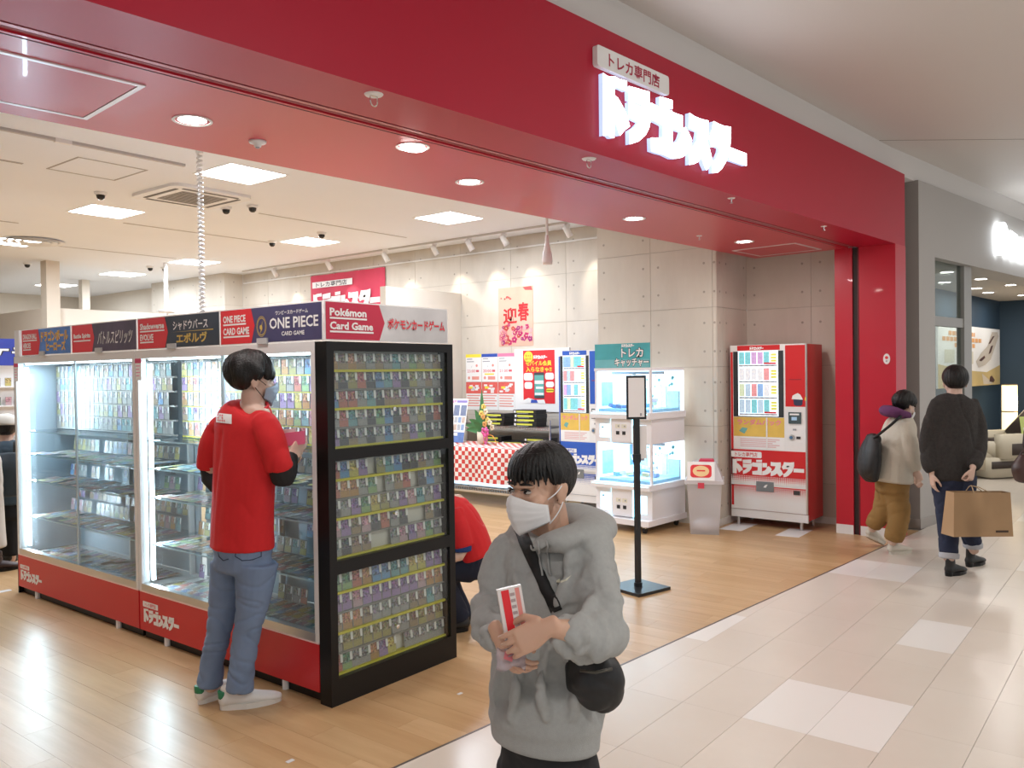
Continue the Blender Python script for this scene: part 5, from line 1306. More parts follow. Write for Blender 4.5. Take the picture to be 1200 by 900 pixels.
# ================================================================ people
FH = Vector((CAM_F.x, CAM_F.y, 0)).normalized(); RH = Vector((CAM_R.x, CAM_R.y, 0)).normalized(); UP = Vector((0, 0, 1))
def cam_pt(px, py, d): return EYE + (CAM_R * ((px - 600) / F_PX) + CAM_D * ((py - 450) / F_PX) + CAM_F) * d
def loft(g, ch, side, n=18, dome=.75):
    """closed tube through (point, ra along side, rb across)"""
    pts = [Vector(c[0]) for c in ch]; k = len(pts); rings = []
    def ring(p, t, ra, rb):
        a = side - t * side.dot(t); a = a.normalized() if a.length > 1e-3 else t.orthogonal().normalized(); b = t.cross(a)
        return [g.bm.verts.new(p + a * (math.cos(2 * PI * j / n) * ra) + b * (math.sin(2 * PI * j / n) * rb)) for j in range(n)]
    T = [(pts[min(i + 1, k - 1)] - pts[max(i - 1, 0)]).normalized() for i in range(k)]
    m0 = min(ch[0][1], ch[0][2]) * dome; m1 = min(ch[-1][1], ch[-1][2]) * dome
    for s in (.97, .75, .4): rings.append(ring(pts[0] - T[0] * (m0 * s), T[0], ch[0][1] * math.sqrt(1 - s * s), ch[0][2] * math.sqrt(1 - s * s)))
    for i in range(k): rings.append(ring(pts[i], T[i], ch[i][1], ch[i][2]))
    for s in (.4, .75, .97): rings.append(ring(pts[-1] + T[-1] * (m1 * s), T[-1], ch[-1][1] * math.sqrt(1 - s * s), ch[-1][2] * math.sqrt(1 - s * s)))
    for q, w in zip(rings, rings[1:]):
        for j in range(n): g.bm.faces.new((q[j], q[(j + 1) % n], w[(j + 1) % n], w[j]))
    g.bm.faces.new(rings[0][::-1]); g.bm.faces.new(rings[-1])
def smoothed(ch, sub=3):
    """Catmull-Rom through a chain"""
    out = []; k = len(ch)
    for i in range(k - 1):
        p0, p1, p2, p3 = ch[max(i - 1, 0)], ch[i], ch[i + 1], ch[min(i + 2, k - 1)]
        for s in range(sub):
            t = s / sub
            f = lambda a, b, c, d: .5 * ((2 * b) + (c - a) * t + (2 * a - 5 * b + 4 * c - d) * t * t + (3 * b - a - 3 * c + d) * t ** 3)
            out.append((f(p0[0], p1[0], p2[0], p3[0]), max(.002, f(p0[1], p1[1], p2[1], p3[1])), max(.002, f(p0[2], p1[2], p2[2], p3[2]))))
    out.append(ch[-1]); return out
def ell_m(g, mtx, c, r, n=14, m=9):
    c = Vector(c); rings = []
    for i in range(m + 1):
        th = PI * i / m; z = math.cos(th); q = math.sin(th)
        rings.append([g.bm.verts.new(mtx @ (c + Vector((q * r[0] * math.cos(2 * PI * j / n), q * r[1] * math.sin(2 * PI * j / n), z * r[2])))) for j in range(1 if i in (0, m) else n)])
    for q, w in zip(rings, rings[1:]):
        for j in range(n):
            f = []
            for x in (q[j % len(q)], w[j % len(w)], w[(j + 1) % len(w)], q[(j + 1) % len(q)]):
                if x not in f: f.append(x)
            if len(f) > 2: g.bm.faces.new(f)
def blob(g, name, voxel, it=6, fac_=.5):
    """fuse the closed shapes of g into one continuous skin"""
    bmesh.ops.recalc_face_normals(g.bm, faces=g.bm.faces)
    me = bpy.data.meshes.new('tmp'); g.bm.to_mesh(me); g.bm.free()
    o = bpy.data.objects.new('tmp', me); COL.objects.link(o)
    r = o.modifiers.new('r', 'REMESH'); r.mode = 'VOXEL'; r.voxel_size = voxel; r.use_smooth_shade = True
    s = o.modifiers.new('s', 'SMOOTH'); s.factor = fac_; s.iterations = it
    dg = bpy.context.evaluated_depsgraph_get(); dg.update()
    out = bpy.data.meshes.new_from_object(o.evaluated_get(dg)); out.name = name
    bpy.data.objects.remove(o); bpy.data.meshes.remove(me)
    return out
def folds(me, amp, freq, seed=0, ridge=True, zr=None):
    f = Vector(freq); off = Vector((seed * 3.1, seed * 1.7, seed * 2.3))
    nrm = [v.normal.copy() for v in me.vertices]
    for v, n in zip(me.vertices, nrm):
        p = v.co; q = Vector((p.dot(RH) * f.x, p.dot(FH) * f.y, p.z * f.z)) + off
        q = q + Vector((noise.noise(q * .5), noise.noise(q * .5 + Vector((9, 0, 0))), noise.noise(q * .5 + Vector((0, 9, 0))))) * .9
        a = noise.noise(q)
        h = (-.9 * max(0., 1 - abs(a) * 3.4) ** 2 + .5 * noise.noise(q * .7 + Vector((3, 7, 1))) + .08) if ridge else a
        w = 1.
        if zr: w = max(0., min(1., (p.z - zr[0]) / .04)) * max(0., min(1., (zr[1] - p.z) / .04))
        v.co = p + n * (amp * h * w)
    me.update()
def relax(me, it):
    nb_ = [[] for _ in me.vertices]
    for e in me.edges: a, b = e.vertices; nb_[a].append(b); nb_[b].append(a)
    for _ in range(it):
        co = [v.co.copy() for v in me.vertices]
        for i, v in enumerate(me.vertices):
            if nb_[i]: v.co = co[i] * .5 + sum((co[j] for j in nb_[i]), Vector()) * (.5 / len(nb_[i]))
    me.update()
def person(label, loc): return thing('person', label, 'person', loc)
def local(me, root):
    me.transform(Matrix.Translation(-Vector(root.location))); return me
def add(name, me, m_, root, parent=None):
    local(me, root); o = meshobj(name, me, m_, parent or root)
    return o
SKIN = mat('skin', (.56, .34, .24), .5, var=.08, vscale=14, bump=.02, bscale=200); SKIN.node_tree.nodes['Principled BSDF'].inputs['Subsurface Weight'].default_value = .08
SKINP = mat('skin_pale', (.62, .42, .33), .5)
HAIR = mat('black_hair', (.006, .0055, .0055), .42, spec=.35, bump=.4, bscale=160); HAIR2 = mat('dark_brown_hair', (.014, .009, .007), .45)
MASKW = mat('mask_white', (.72, .71, .71), .75); MASKG = mat('mask_grey', (.30, .36, .45), .75)
EYEB = mat('eye_dark', (.012, .008, .007), .2); EYEW = mat('eye_white', (.42, .38, .35), .4); LIP = mat('lip', (.45, .2, .17), .5)
def head_frame(c, fwd, pitch=0., s=1., roll=0.):
    """x: the person's right ... local y forward, z up"""
    y = Vector(fwd).normalized(); y = (y * math.cos(pitch) + UP * math.sin(pitch)).normalized()
    x = y.cross(UP).normalized(); z = x.cross(y)
    m_ = Matrix((x, y, z)).transposed().to_4x4(); m_ = m_ @ Matrix.Rotation(roll, 4, 'Y')
    return Matrix.Translation(c) @ m_ @ Matrix.Scale(s, 4)
def head_shapes(g, H):
    ell_m(g, H, (0, -.012, .026), (.074, .092, .084)); ell_m(g, H, (0, .030, -.028), (.061, .062, .080)); ell_m(g, H, (0, .038, -.080), (.040, .046, .034))
    ell_m(g, H, (0, .092, -.026), (.010, .012, .026)); ell_m(g, H, (0, .098, -.042), (.015, .014, .011)); ell_m(g, H, (0, .082, -.070), (.024, .014, .012))
    ell_m(g, H, (0, .070, .016), (.048, .024, .014))
    for s in (-1, 1):
        ell_m(g, H, (s * .041, .052, -.035), (.024, .032, .028)); ell_m(g, H, (s * .077, -.006, -.014), (.008, .021, .030)); ell_m(g, H, (s * .080, -.016, -.004), (.007, .014, .022)); ell_m(g, H, (s * .076, .0, -.040), (.007, .010, .010))
def face_parts(H, root, body, detail=True):
    ye = .0815
    for s in (-1, 1):
        g = G(); ell_m(g, H, (s * .031, ye, .0), (.0135, .0115, .0048)); me = g.mesh('eye', smooth=True); e = add('eye', me, EYEW, root, body)
        g = G(); ell_m(g, H, (s * .031, ye + .0055, .0002), (.0074, .0066, .0050)); add('iris', g.mesh('iris', smooth=True), EYEB, root, e)
        g = G(); g.tube([H @ Vector((s * (.014 + .033 * i / 6), ye + .011 - .010 * (i / 6) ** 2, .0055 + .003 * math.sin(PI * i / 6))) for i in range(7)], [.0012, .0022, .0026, .0026, .0025, .002, .001], 6); add('eyelid', g.mesh('eyelid', smooth=True), EYEB, root, e)
        g = G(); g.tube([H @ Vector((s * (.012 + .040 * i / 6), .091 - .013 * (i / 6) ** 2, .020 + .004 * math.sin(PI * i / 6))) for i in range(7)], [.0012, .003, .0036, .0036, .003, .0022, .001], 6); add('eyebrow', g.mesh('eyebrow', smooth=True), HAIR, root, body)
    g = G(); ell_m(g, H, (0, .094, -.070), (.021, .006, .0045)); add('mouth', g.mesh('mouth', smooth=True), LIP, root, body)
def hair_mesh(H, front, side, back, vol=(.088, .106, .096), c=(0, -.014, .030), jag=.05, n=150, m=26, seed=0, lump=.025, part=0.):
    """hair as a closed shell; front/side/back: height of the lower edge in head space"""
    rows_o, rows_i = [], []; rr = random.Random(seed); jr = [rr.uniform(-1, 1) for _ in range(n)]
    for j in range(n + 1):
        az = 2 * PI * j / n; cf = math.cos(az)              # az 0 = face
        if cf > .55: zl = front
        elif cf > .1: zl = front + (side - front) * min(1, (.55 - cf) / .40)
        elif cf > -.35: zl = side + (back - side) * min(1, (.1 - cf) / .45)
        else: zl = back
        zl += jag * .5 * (noise.noise(Vector((j * .21, seed, 0))) + .5 * jr[j % n] * .6)
        ct = max(-.98, min(.95, (zl - c[2]) / vol[2])); th1 = math.acos(ct)
        ro, ri = [], []
        for i in range(m + 1):
            th = th1 * i / m
            d = Vector((math.sin(az) * math.sin(th), math.cos(az) * math.sin(th), math.cos(th)))
            w = lump * noise.noise(Vector((az * 2.2, th * 1.4, seed + 5))) * math.sin(th) + .034 * noise.noise(Vector((az * 9, th * 1.6, seed))) * math.sin(th) + .010 * noise.noise(Vector((az * 34, th * 2.0, seed + 2))) * math.sin(th)
            if part: w -= .10 * math.exp(-((d.x - part) / .09) ** 2) * (d.z > .2)
            k = 1 + w - (.10 * max(0, (i / m - .8) / .2) if cf < .5 else .04 * max(0, (i / m - .8) / .2))
            P = Vector((d.x * vol[0] * k, d.y * vol[1] * k, d.z * vol[2] * k)) + Vector(c); ro.append(H @ P)
            Q = Vector((d.x * vol[0] * .80, d.y * vol[1] * .82, d.z * vol[2] * .86)) + Vector(c); ri.append(H @ Q)
        rows_o.append(ro); rows_i.append(ri)
    g = G(); bm = g.bm
    O = [[bm.verts.new(p) for p in r] for r in rows_o[:n]]; I = [[bm.verts.new(p) for p in r] for r in rows_i[:n]]
    for j in range(n):
        k = (j + 1) % n
        for i in range(m): bm.faces.new((O[j][i], O[j][i + 1], O[k][i + 1], O[k][i])); bm.faces.new((I[j][i], I[k][i], I[k][i + 1], I[j][i + 1]))
        bm.faces.new((O[j][m], I[j][m], I[k][m], O[k][m]))
    bmesh.ops.remove_doubles(bm, verts=bm.verts, dist=1e-5)
    return g.mesh('hair', smooth=True)
def mask_mesh(H, w=1.15, zt=-.012, zb=-.112):
    rows = []; n, m = 26, 14
    for i in range(m + 1):
        t = i / m; row = []
        for j in range(n + 1):
            s = -1 + 2 * j / n; az = s * w
            z = zt + (zb - zt) * t
            edge = abs(s)
            z = z * (1 - .0 * edge) + (.010 * (1 - edge) ** 2 * (1 - t)) + (-.012 * (1 - edge) * t) + (t - .5) * .052 * edge
            bulge = .012 * math.sin(PI * min(1, t * 1.05)) * (1 - edge ** 2)
            y = (.104 - .012 * t) * math.cos(az) + .006 + bulge; x = (.082 - .010 * t * (1 - edge)) * math.sin(az)
            pl = .0042 * (((t * 4.2) % 1.) - .5) * (1 - edge ** 4)
            row.append(H @ Vector((x, y + pl + .010 * (1 - t) * max(0, 1 - edge * 4) , z)))
        rows.append(row)
    g = G(); g.grid(rows); me = g.mesh('face_mask', smooth=True); return me
def add_mask(H, root, m_, body, strap=None, w=1.15):
    o = add('face_mask', mask_mesh(H, w), m_, root)
    sm = o.modifiers.new('thick', 'SOLIDIFY'); sm.thickness = .0015
    for s in (-1, 1):
        for za, zb_ in ((-.024, .006), (-.092, -.040)):
            pa = Vector((s * .073, .047, za)); pb = Vector((s * .082, -.004, zb_))
            g = G(); g.tube([H @ (pa.lerp(pb, i / 5) + Vector((s * .006 * math.sin(PI * i / 5), 0, 0))) for i in range(6)], .0018, 6)
            add('ear_loop', g.mesh('ear_loop', smooth=True), strap or m_, root, None).parent = o
    return o
def hand_shapes(g, wrist, fdir, dorsal, s=1., curl=(.7, .8, .7), thumb=1, spread=.0):
    """palm + five fingers; fdir: along the palm, dorsal: back of the hand, thumb: +1/-1 side"""
    y = Vector(fdir).normalized(); z = Vector(dorsal); z = (z - y * z.dot(y)).normalized(); x = y.cross(z) * thumb
    W = Vector(wrist)
    L = lambda a, b, c: W + (x * a + y * b + z * c) * s
    loft(g, [(L(0, -.02, 0), .024 * s, .018 * s), (L(0, .01, 0), .027 * s, .017 * s), (L(.0, .05, 0), .038 * s, .014 * s), (L(0, .085, 0), .037 * s, .012 * s)], x, 14)
    for k, (fx, ln) in enumerate(((.029, .070), (.0100, .078), (-.0095, .072), (-.0275, .056))):
        p = L(fx, .082, .0); a = 0.; ch = [(L(fx, .066, 0), .0086 * s, .0086 * s)]
        segs = (ln * .45, ln * .31, ln * .24)
        for q, sg_ in enumerate(segs):
            ch.append((p.copy(), (.0083 - .0008 * q) * s, (.0086 - .0008 * q) * s))
            a += curl[q] * (1 + .06 * k)
            d = y * math.cos(a) - z * math.sin(a) + x * (fx * spread)
            p = p + d * (sg_ * s)
        ch.append((p, .0066 * s, .0066 * s)); loft(g, ch, x, 10)
    t0 = L(.026, .018, -.004); t1 = L(.050, .048, -.018); t2 = L(.050, .076, -.034); t3 = L(.040, .098, -.046)
    loft(g, [(t0, .0135 * s, .0125 * s), (t1, .0115 * s, .011 * s), (t2, .0098 * s, .0095 * s), (t3, .0075 * s, .007 * s)], z, 10)
def C(P, rows): return [(P(*r[:3]), r[3], r[4] if len(r) > 4 else r[3]) for r in rows]
def shoe(root, heel, toe, m_, sole_m, w=.046, h=.085, heel_h=.0, name='shoe', tab=None, laces=True, flip=False):
    heel = Vector(heel); toe = Vector(toe); d = (toe - heel); L_ = d.length; d.normalize(); sd = Vector((-d.y, d.x, 0)).normalized(); up = sd.cross(d) * -1
    up = d.cross(sd); q = lambda a, z: heel + d * (L_ * a) + up * z
    g = G(); loft(g, [(q(.06, .050), w * .72, .036), (q(.22, .052), w * .82, .040), (q(.45, .046), w * .92, .036), (q(.68, .036), w * 1.0, .026), (q(.88, .030), w * .86, .020), (q(.97, .026), w * .55, .014)], sd, 18)
    loft(g, [(q(.18, .05), w * .72, .05), (q(.17, h + .02), w * .66, .046)], sd, 16)
    o = add(name, blob(g, name, .006, 4), m_, root)
    g = G(); n = 18; P = []
    for i in range(n):
        a = 2 * PI * i / n; P.append((math.cos(a), math.sin(a)))
    ring = [(.5 + .5 * c, s * w * (1.05 if c > -.2 else .86) * (1 if abs(c) < .8 else .9)) for c, s in P]
    bm = g.bm; bt = [bm.verts.new(q(a, 0) + sd * b) for a, b in ring]; tp = [bm.verts.new(q(a, .026) + sd * b) for a, b in ring]
    bm.faces.new(bt[::-1]); bm.faces.new(tp)
    for i in range(n): bm.faces.new((bt[i], bt[(i + 1) % n], tp[(i + 1) % n], tp[i]))
    add('sole', g.mesh('sole', bevel=.004), sole_m, root, o)
    if heel_h:
        g = G(); loft(g, [(q(.10, .0), w * .6, .03), (q(.10, .03), w * .66, .036)], sd, 12, .2); add('heel', g.mesh('heel', smooth=True), sole_m, root, o)
    if tab:
        g = G(); loft(g, [(q(.035, .058), w * .60, .018), (q(.035, .088), w * .62, .020)], sd, 14, .3); add('heel_tab', g.mesh('heel_tab', smooth=True), tab, root, o)
    if laces:
        for k in range(4): 
            a = .36 + k * .075; g = G(); g.tube([q(a, .078 - k * .009) - sd * .022, q(a + .01, .087 - k * .009), q(a, .078 - k * .009) + sd * .022], .003, 6); add('lace', g.mesh('lace', smooth=True), WPRINT, root, o)
    return o

# ---------------------------------------------------------------- boy in the grey hoodie, close to the camera
D0 = 2.16
B = lambda px, py, dd=0.: cam_pt(px, py, D0 + dd)
foot0 = cam_pt(640, 600, D0); foot0.z = 0
boy = person('boy in a grey hoodie and white face mask walking past, holding a small pack', foot0)
ya = math.radians(34); bf = (-FH * math.cos(ya) - RH * math.sin(ya)); bl = (RH * math.cos(ya) - FH * math.sin(ya))   # facing, his left
hy = math.radians(47); hf = (-FH * math.cos(hy) - RH * math.sin(hy))
HB = head_frame(B(633, 569, .0), hf, -.10, .905)
def zpt(px, z, dd=0.):
    p = cam_pt(px, 600, D0 + dd); p.z = z; return p
g = G(); head_shapes(g, HB)
loft(g, [(B(641, 596, .03), .050, .052), (B(645, 618, .03), .050, .052), (B(648, 640, .03), .070, .06)], bl, 18)
loft(g, [(B(648, 640, .03), .10, .06), (B(644, 690, .02), .13, .08), (B(640, 780, .02), .125, .08), (B(640, 860, .02), .12, .085)], bl, 18)
loft(g, smoothed([(B(690, 658, -.07), .032, .032), (B(700, 738, -.17), .030, .030), (B(672, 741, -.26), .030, .030), (B(648, 736, -.312), .022, .020)]), bl, 14)
loft(g, smoothed([(B(600, 655, .07), .032, .032), (B(579, 722, .0), .030, .030), (B(581, 740, -.11), .026, .026), (B(586, 745, -.18), .022, .020)]), bl, 14)
for s, px in ((1, 662), (-1, 618)):
    p = zpt(px, .60, .02 - s * .03); k_ = zpt(px + s * 2, .36, -.03 - s * .06); a_ = zpt(px - 2, .07, .02 - s * .08)
    loft(g, [(p, .07, .07), (k_, .05, .05), (a_, .035, .035)], bl, 14)
hand_shapes(g, B(643, 735, -.315), -RH * .84 + UP * -.42 + FH * .02, -FH * .92 - RH * .05 + UP * .25, .86, (.28, .5, .45), 1, 1.2)
hand_shapes(g, B(583, 741, -.19), RH * .42 - UP * .62 - FH * .5, -RH * .75 - FH * .55 + UP * .1, .86, (.35, .6, .5), -1, 1.2)
body = add('body', blob(g, 'body', .0030, 3), SKIN, boy)
face_parts(HB, boy, body)
add('hair', hair_mesh(HB, .034, .004, -.062, (.089, .107, .098), seed=3, jag=.05, lump=.05), HAIR, boy)
# separate locks of the fringe
g = G(); rr = random.Random(8)
for k in range(34):
    az = -1.15 + 2.3 * k / 33 + rr.uniform(-.03, .03); ln = rr.uniform(.030, .052); tw = rr.uniform(-.10, .10)
    ch = []
    for i in range(5):
        s = i / 4; th = .78 + s * .72 + .0; r_ = 1.01 + .015 * math.sin(PI * s); az2 = az + tw * s
        d = Vector((math.sin(az2) * math.sin(th) * .088, math.cos(az2) * math.sin(th) * .106, math.cos(th) * .098 - s * s * (ln - .03))) * r_ + Vector((0, -.012, .030))
        ch.append((HB @ d, (.0095 * (1 - .8 * s)), .004 * (1 - .6 * s)))
    loft(g, ch, HB.to_3x3() @ Vector((math.cos(az), -math.sin(az), 0)), 8)
add('fringe', g.mesh('fringe', smooth=True), HAIR, boy)
add_mask(HB, boy, MASKW, body)
# hoodie
HOOD = mat('hoodie_grey', (.35, .355, .345), .95, var=.10, vscale=90, bump=.25, bscale=500)
g = G()
loft(g, smoothed([(B(650, 628, .03), .085, .065), (B(648, 642, .03), .150, .092), (B(645, 664, .02), .164, .104), (B(641, 712, .01), .158, .108), (B(639, 775, .01), .158, .112), (B(638, 830, .01), .164, .118), (B(638, 846, .01), .158, .114)]), bl, 30, .15)
loft(g, [(B(638, 842, .01), .157, .110), (B(638, 868, .01), .153, .106)], bl, 30, .10)
loft(g, smoothed([(B(690, 640, -.06), .058, .066), (B(700, 664, -.10), .060, .068), (B(705, 690, -.13), .059, .064), (B(707, 708, -.15), .066, .068), (B(706, 724, -.175), .058, .060), (B(705, 740, -.195), .066, .068), (B(695, 747, -.225), .058, .058), (B(686, 748, -.245), .067, .066), (B(677, 746, -.265), .052, .052), (B(669, 745, -.28), .060, .058), (B(660, 741, -.295), .041, .041)]), bl, 22, .6)
loft(g, [(B(662, 742, -.292), .036, .034), (B(647, 739, -.305), .033, .031)], bl, 18, .12)
loft(g, smoothed([(B(602, 642, .07), .056, .064), (B(590, 664, .06), .060, .064), (B(581, 690, .04), .056, .060), (B(578, 708, .01), .064, .062), (B(576, 722, -.01), .054, .054), (B(577, 734, -.05), .060, .058), (B(578, 740, -.09), .047, .047), (B(582, 744, -.14), .040, .040)]), bl, 20, .6)
loft(g, [(B(579, 744, -.13), .035, .033), (B(584, 746, -.165), .032, .030)], bl, 16, .12)
for ridge in ([(694, 650, -.12, .014), (684, 680, -.15, .022), (672, 715, -.13, .018)], [(668, 648, -.13, .010), (664, 680, -.135, .016), (655, 730, -.13, .014)], [(604, 652, -.02, .014), (608, 690, -.06, .020), (620, 735, -.10, .014)],
              [(600, 762, -.07, .014), (606, 800, -.10, .022), (598, 842, -.07, .016)], [(640, 768, -.115, .012), (634, 800, -.125, .022), (640, 842, -.12, .016)], [(668, 775, -.13, .014), (676, 805, -.13, .022), (670, 842, -.12, .014)], [(588, 780, -.02, .012), (580, 815, -.02, .018), (582, 845, -.01, .012)],
              [(698, 700, -.19, .012), (678, 722, -.25, .018), (664, 730, -.29, .010)], [(712, 716, -.20, .012), (694, 736, -.27, .018), (674, 742, -.31, .010)]):
    loft(g, smoothed([(B(*r[:3]), r[3], r[3]) for r in ridge]), bl, 10)
# hood lying round the neck
loft(g, smoothed([(B(630, 640, -.09), .020, .030), (B(646, 634, -.115), .024, .036), (B(668, 630, -.105), .030, .046), (B(690, 624, -.06), .036, .054), (B(697, 616, .03), .040, .060), (B(672, 608, .12), .044, .062), (B(636, 610, .14), .040, .055), (B(612, 622, .09), .028, .044), (B(612, 634, .01), .020, .034), (B(624, 642, -.06), .018, .028)]), UP, 18, .6)
hm = blob(g, 'hoodie', .0062, 4, .45)
folds(hm, .021, (6.5, 6.5, 4.2), 4, zr=(.70, 1.20)); folds(hm, .009, (9, 9, 13), 9, zr=(.80, 1.12)); folds(hm, .004, (16, 16, 18), 2, zr=(.72, 1.2)); relax(hm, 1)
hoodie = add('hoodie', hm, HOOD, boy)
bvh = BVHTree.FromPolygons([v.co + foot0 for v in hm.vertices], [tuple(p.vertices) for p in hm.polygons])
def drape(px, py, lift=.003):
    d = cam_pt(px, py, 1.) - EYE; hit = bvh.ray_cast(EYE, d.normalized())
    if hit[0] is None: return None
    return hit[0] + hit[1] * lift
STRAP = mat('black_webbing', (.010, .010, .011), .7)
rows_ = []
for k in range(25):
    s = k / 24; px = 609 + (652 - 609) * s; py = 620 + (716 - 620) * s ** .98; hw = 6.0
    a, b, c_ = drape(px - hw, py + hw * .45), drape(px, py, .005), drape(px + hw, py - hw * .45)
    if a and b and c_: rows_.append([a, b, c_])
gs_ = G(); gs_.grid(rows_); so_ = add('shoulder_strap', gs_.mesh('strap', smooth=True), STRAP, boy); so_.modifiers.new('thick', 'SOLIDIFY').thickness = .003
sw = [(652, 681), (655, 678), (657, 677.5), (656, 680), (658, 681), (663, 679), (669.5, 674), (664, 680.5), (658, 683.5), (654, 684), (652, 683)]
P_ = [drape(x, y, .0022) for x, y in sw]
if all(P_): gs_ = G(); gs_.face(P_); add('chest_logo', gs_.mesh('logo'), mat('logo_cream', (.62, .60, .48), .7), boy, hoodie)
for px0 in (633, 641):                                   # draw cords
    pts = [drape(px0 + .6 * i - (2 if px0 < 640 else 0), 634 + i * 5.2, .004) for i in range(9)]; pts = [p for p in pts if p]
    if len(pts) > 3: gs_ = G(); gs_.tube(pts, .0028, 6); add('draw_cord', gs_.mesh('cord', smooth=True), mat('cord_grey', (.33, .33, .32), .9), boy, hoodie)
# trousers, shoes
g = G()
loft(g, [(B(639, 858, .01), .128, .090), (zpt(640, .58, .02), .140, .100), (zpt(640, .52, .02), .13, .10)], bl, 22)
for s, px in ((1, 664), (-1, 615)):
    loft(g, smoothed([(zpt(px, .56, .02 - s * .03), .085, .085), (zpt(px + s * 2, .36, -.03 - s * .06), .074, .076), (zpt(px, .14, .01 - s * .08), .066, .070), (zpt(px - 2, .06, .02 - s * .08), .062, .066)]), bl, 18, .2)
tm = blob(g, 'trousers', .009, 4); folds(tm, .006, (7, 7, 6), 2); add('trousers', tm, mat('black_trousers', (.010, .010, .012), .8), boy)
for s, px in ((1, 664), (-1, 615)):
    h0 = zpt(px - 2, .0, .02 - s * .08) - bf * .07; shoe(boy, h0, h0 + bf * .235, mat('trainer_black', (.03, .03, .03), .6), mat('sole_white', (.6, .6, .58), .6), .042)
# waist bag
g = G(); loft(g, smoothed([(B(684, 770, -.12), .040, .055), (B(694, 790, -.14), .052, .072), (B(700, 808, -.14), .050, .070), (B(696, 822, -.13), .034, .050)]), bl * .4 + bf, 20, .5)
bm_ = blob(g, 'bag', .007, 5); folds(bm_, .005, (9, 9, 12), 6)
NYL = mat('black_nylon', (.009, .009, .010), .5)
for m2 in bm_.vertices: pass
bag = thing('shoulder_bag', 'black nylon shoulder bag at the hip of the boy in grey', 'bag', B(692, 830, -.13)); local(bm_, bag); meshobj('pouch', bm_, NYL, bag)
g = G(); g.tube([B(680, 786, -.20) - Vector(bag.location), B(698, 788, -.225) - Vector(bag.location), B(717, 784, -.20) - Vector(bag.location)], .004, 6); g.out('zip', mat('zip_grey', (.09, .085, .07), .4, .5), bag, smooth=True)
# the pack in his hands, and the torn wrapper
pk = thing('card_pack', 'slim red and white pack in the hands of the boy in grey', 'pack', B(601, 718, -.272))
ax_ = (B(598, 694, -.30) - B(607, 746, -.30)).normalized(); nz = (-FH + RH * .25 - UP * .1); nz = (nz - ax_ * nz.dot(ax_)).normalized(); xx = ax_.cross(nz)
PM = Matrix((xx, -nz, ax_)).transposed().to_4x4()
o = G().obox(PM, .056, .012, .118).out('wrapper', mat('pack_white', (.72, .66, .64), .3), pk, bevel=.003)
for a, b, mm in ((-.020, -.002, REDP), (.012, .022, mat('pack_pink', (.7, .25, .22), .4))):
    g = G(); g.face([PM @ Vector(p) for p in ((a, -.0066, -.05), (b, -.0066, -.05), (b, -.0066, .055), (a, -.0066, .055))]); g.out('printed_band', mm, pk)
g = G()
for k in range(7): g.face([PM @ Vector(p) for p in ((-.001, -.0068, -.045 + k * .014), (.010, -.0068, -.045 + k * .014), (.010, -.0068, -.038 + k * .014), (-.001, -.0068, -.038 + k * .014))])
g.out('print_marks', mat('pack_grey', (.4, .3, .3), .5), pk)
wr = thing('torn_wrapper', 'crumpled clear wrapper hanging below the hands of the boy in grey', 'wrapper', B(597, 770, -.27))
g = G(); rr = random.Random(5)
g.grid([[B(582 + 34 * i / 7 + rr.uniform(-1, 1), 758 + 26 * j / 5 + 3 * math.sin(i) + rr.uniform(-1, 1), -.275 + rr.uniform(-.014, .014)) - Vector(wr.location) for i in range(8)] for j in range(6)])
o = g.out('film', mat('clear_film', (.55, .45, .48), .12, alpha=.55, spec=.9), wr, smooth=True); o.modifiers.new('thick', 'SOLIDIFY').thickness = .001
g = G(); g.face([B(x, y, -.285) - Vector(wr.location) for x, y in ((592, 763), (603, 766), (600, 776), (590, 772))]); g.out('red_print', mat('film_red', (.5, .12, .14), .4), wr)

# ---------------------------------------------------------------- man in the red T-shirt before the showcase
D1 = 4.03; S = lambda px, py, dd=0.: cam_pt(px, py, D1 + dd)
ux = Vector((1, 0, 0)); rt = Vector((0, -1, 0))      # he faces +X ; his right is -Y
r1 = S(284, 700); r1.z = 0
man = person('shop assistant in red T-shirt and jeans standing with his back turned at the showcase', r1)
HS = head_frame(S(296, 444, .02), RH * .86 + FH * .5, -.12, 1.04)
g = G(); head_shapes(g, HS)
loft(g, [(S(296, 462, .0), .055, .056), (S(297, 480, -.01), .060, .060)], rt, 16)
loft(g, [(S(294, 482, 0), .13, .07), (S(288, 530, 0), .15, .085), (S(285, 600, 0), .14, .09), (S(284, 655, 0), .13, .09)], rt, 16)
loft(g, smoothed([(S(318, 505, -.12), .045, .045), (S(330, 556, -.12), .038, .038), (S(338, 545, -.04), .034, .034), (S(341, 532, .01), .026, .024)]), UP, 12)
loft(g, smoothed([(S(252, 503, .13), .045, .045), (S(250, 565, .14), .038, .038), (S(300, 550, .12), .032, .032), (S(326, 538, .07), .026, .024)]), UP, 12)
for a in ([(270, 664, .06), (257, 735, .05), (247, 805, .06)], [(300, 664, -.05), (290, 735, -.05), (282, 808, -.05)]):
    loft(g, [(S(*a[0]), .06, .06), (S(*a[1]), .045, .045), (S(*a[2]), .035, .035)], rt, 12)
hand_shapes(g, S(341, 531, .01), FH * .3 + UP * .5 + RH * .3 + ux * .3, rt, .95, (.6, .7, .5), 1)
hand_shapes(g, S(327, 537, .06), RH * .8 + UP * .3, UP * .3 + FH * .8, .95, (.6, .7, .5), -1)
body = add('body', blob(g, 'body', .006, 4), SKINP, man); face_parts(HS, man, body)
add('hair', hair_mesh(HS, .010, -.020, -.075, (.104, .118, .104), (0, -.016, .034), seed=6, jag=.045, lump=.14, part=-.25), HAIR, man)
add_mask(HS, man, MASKG, body, strap=BLACK)
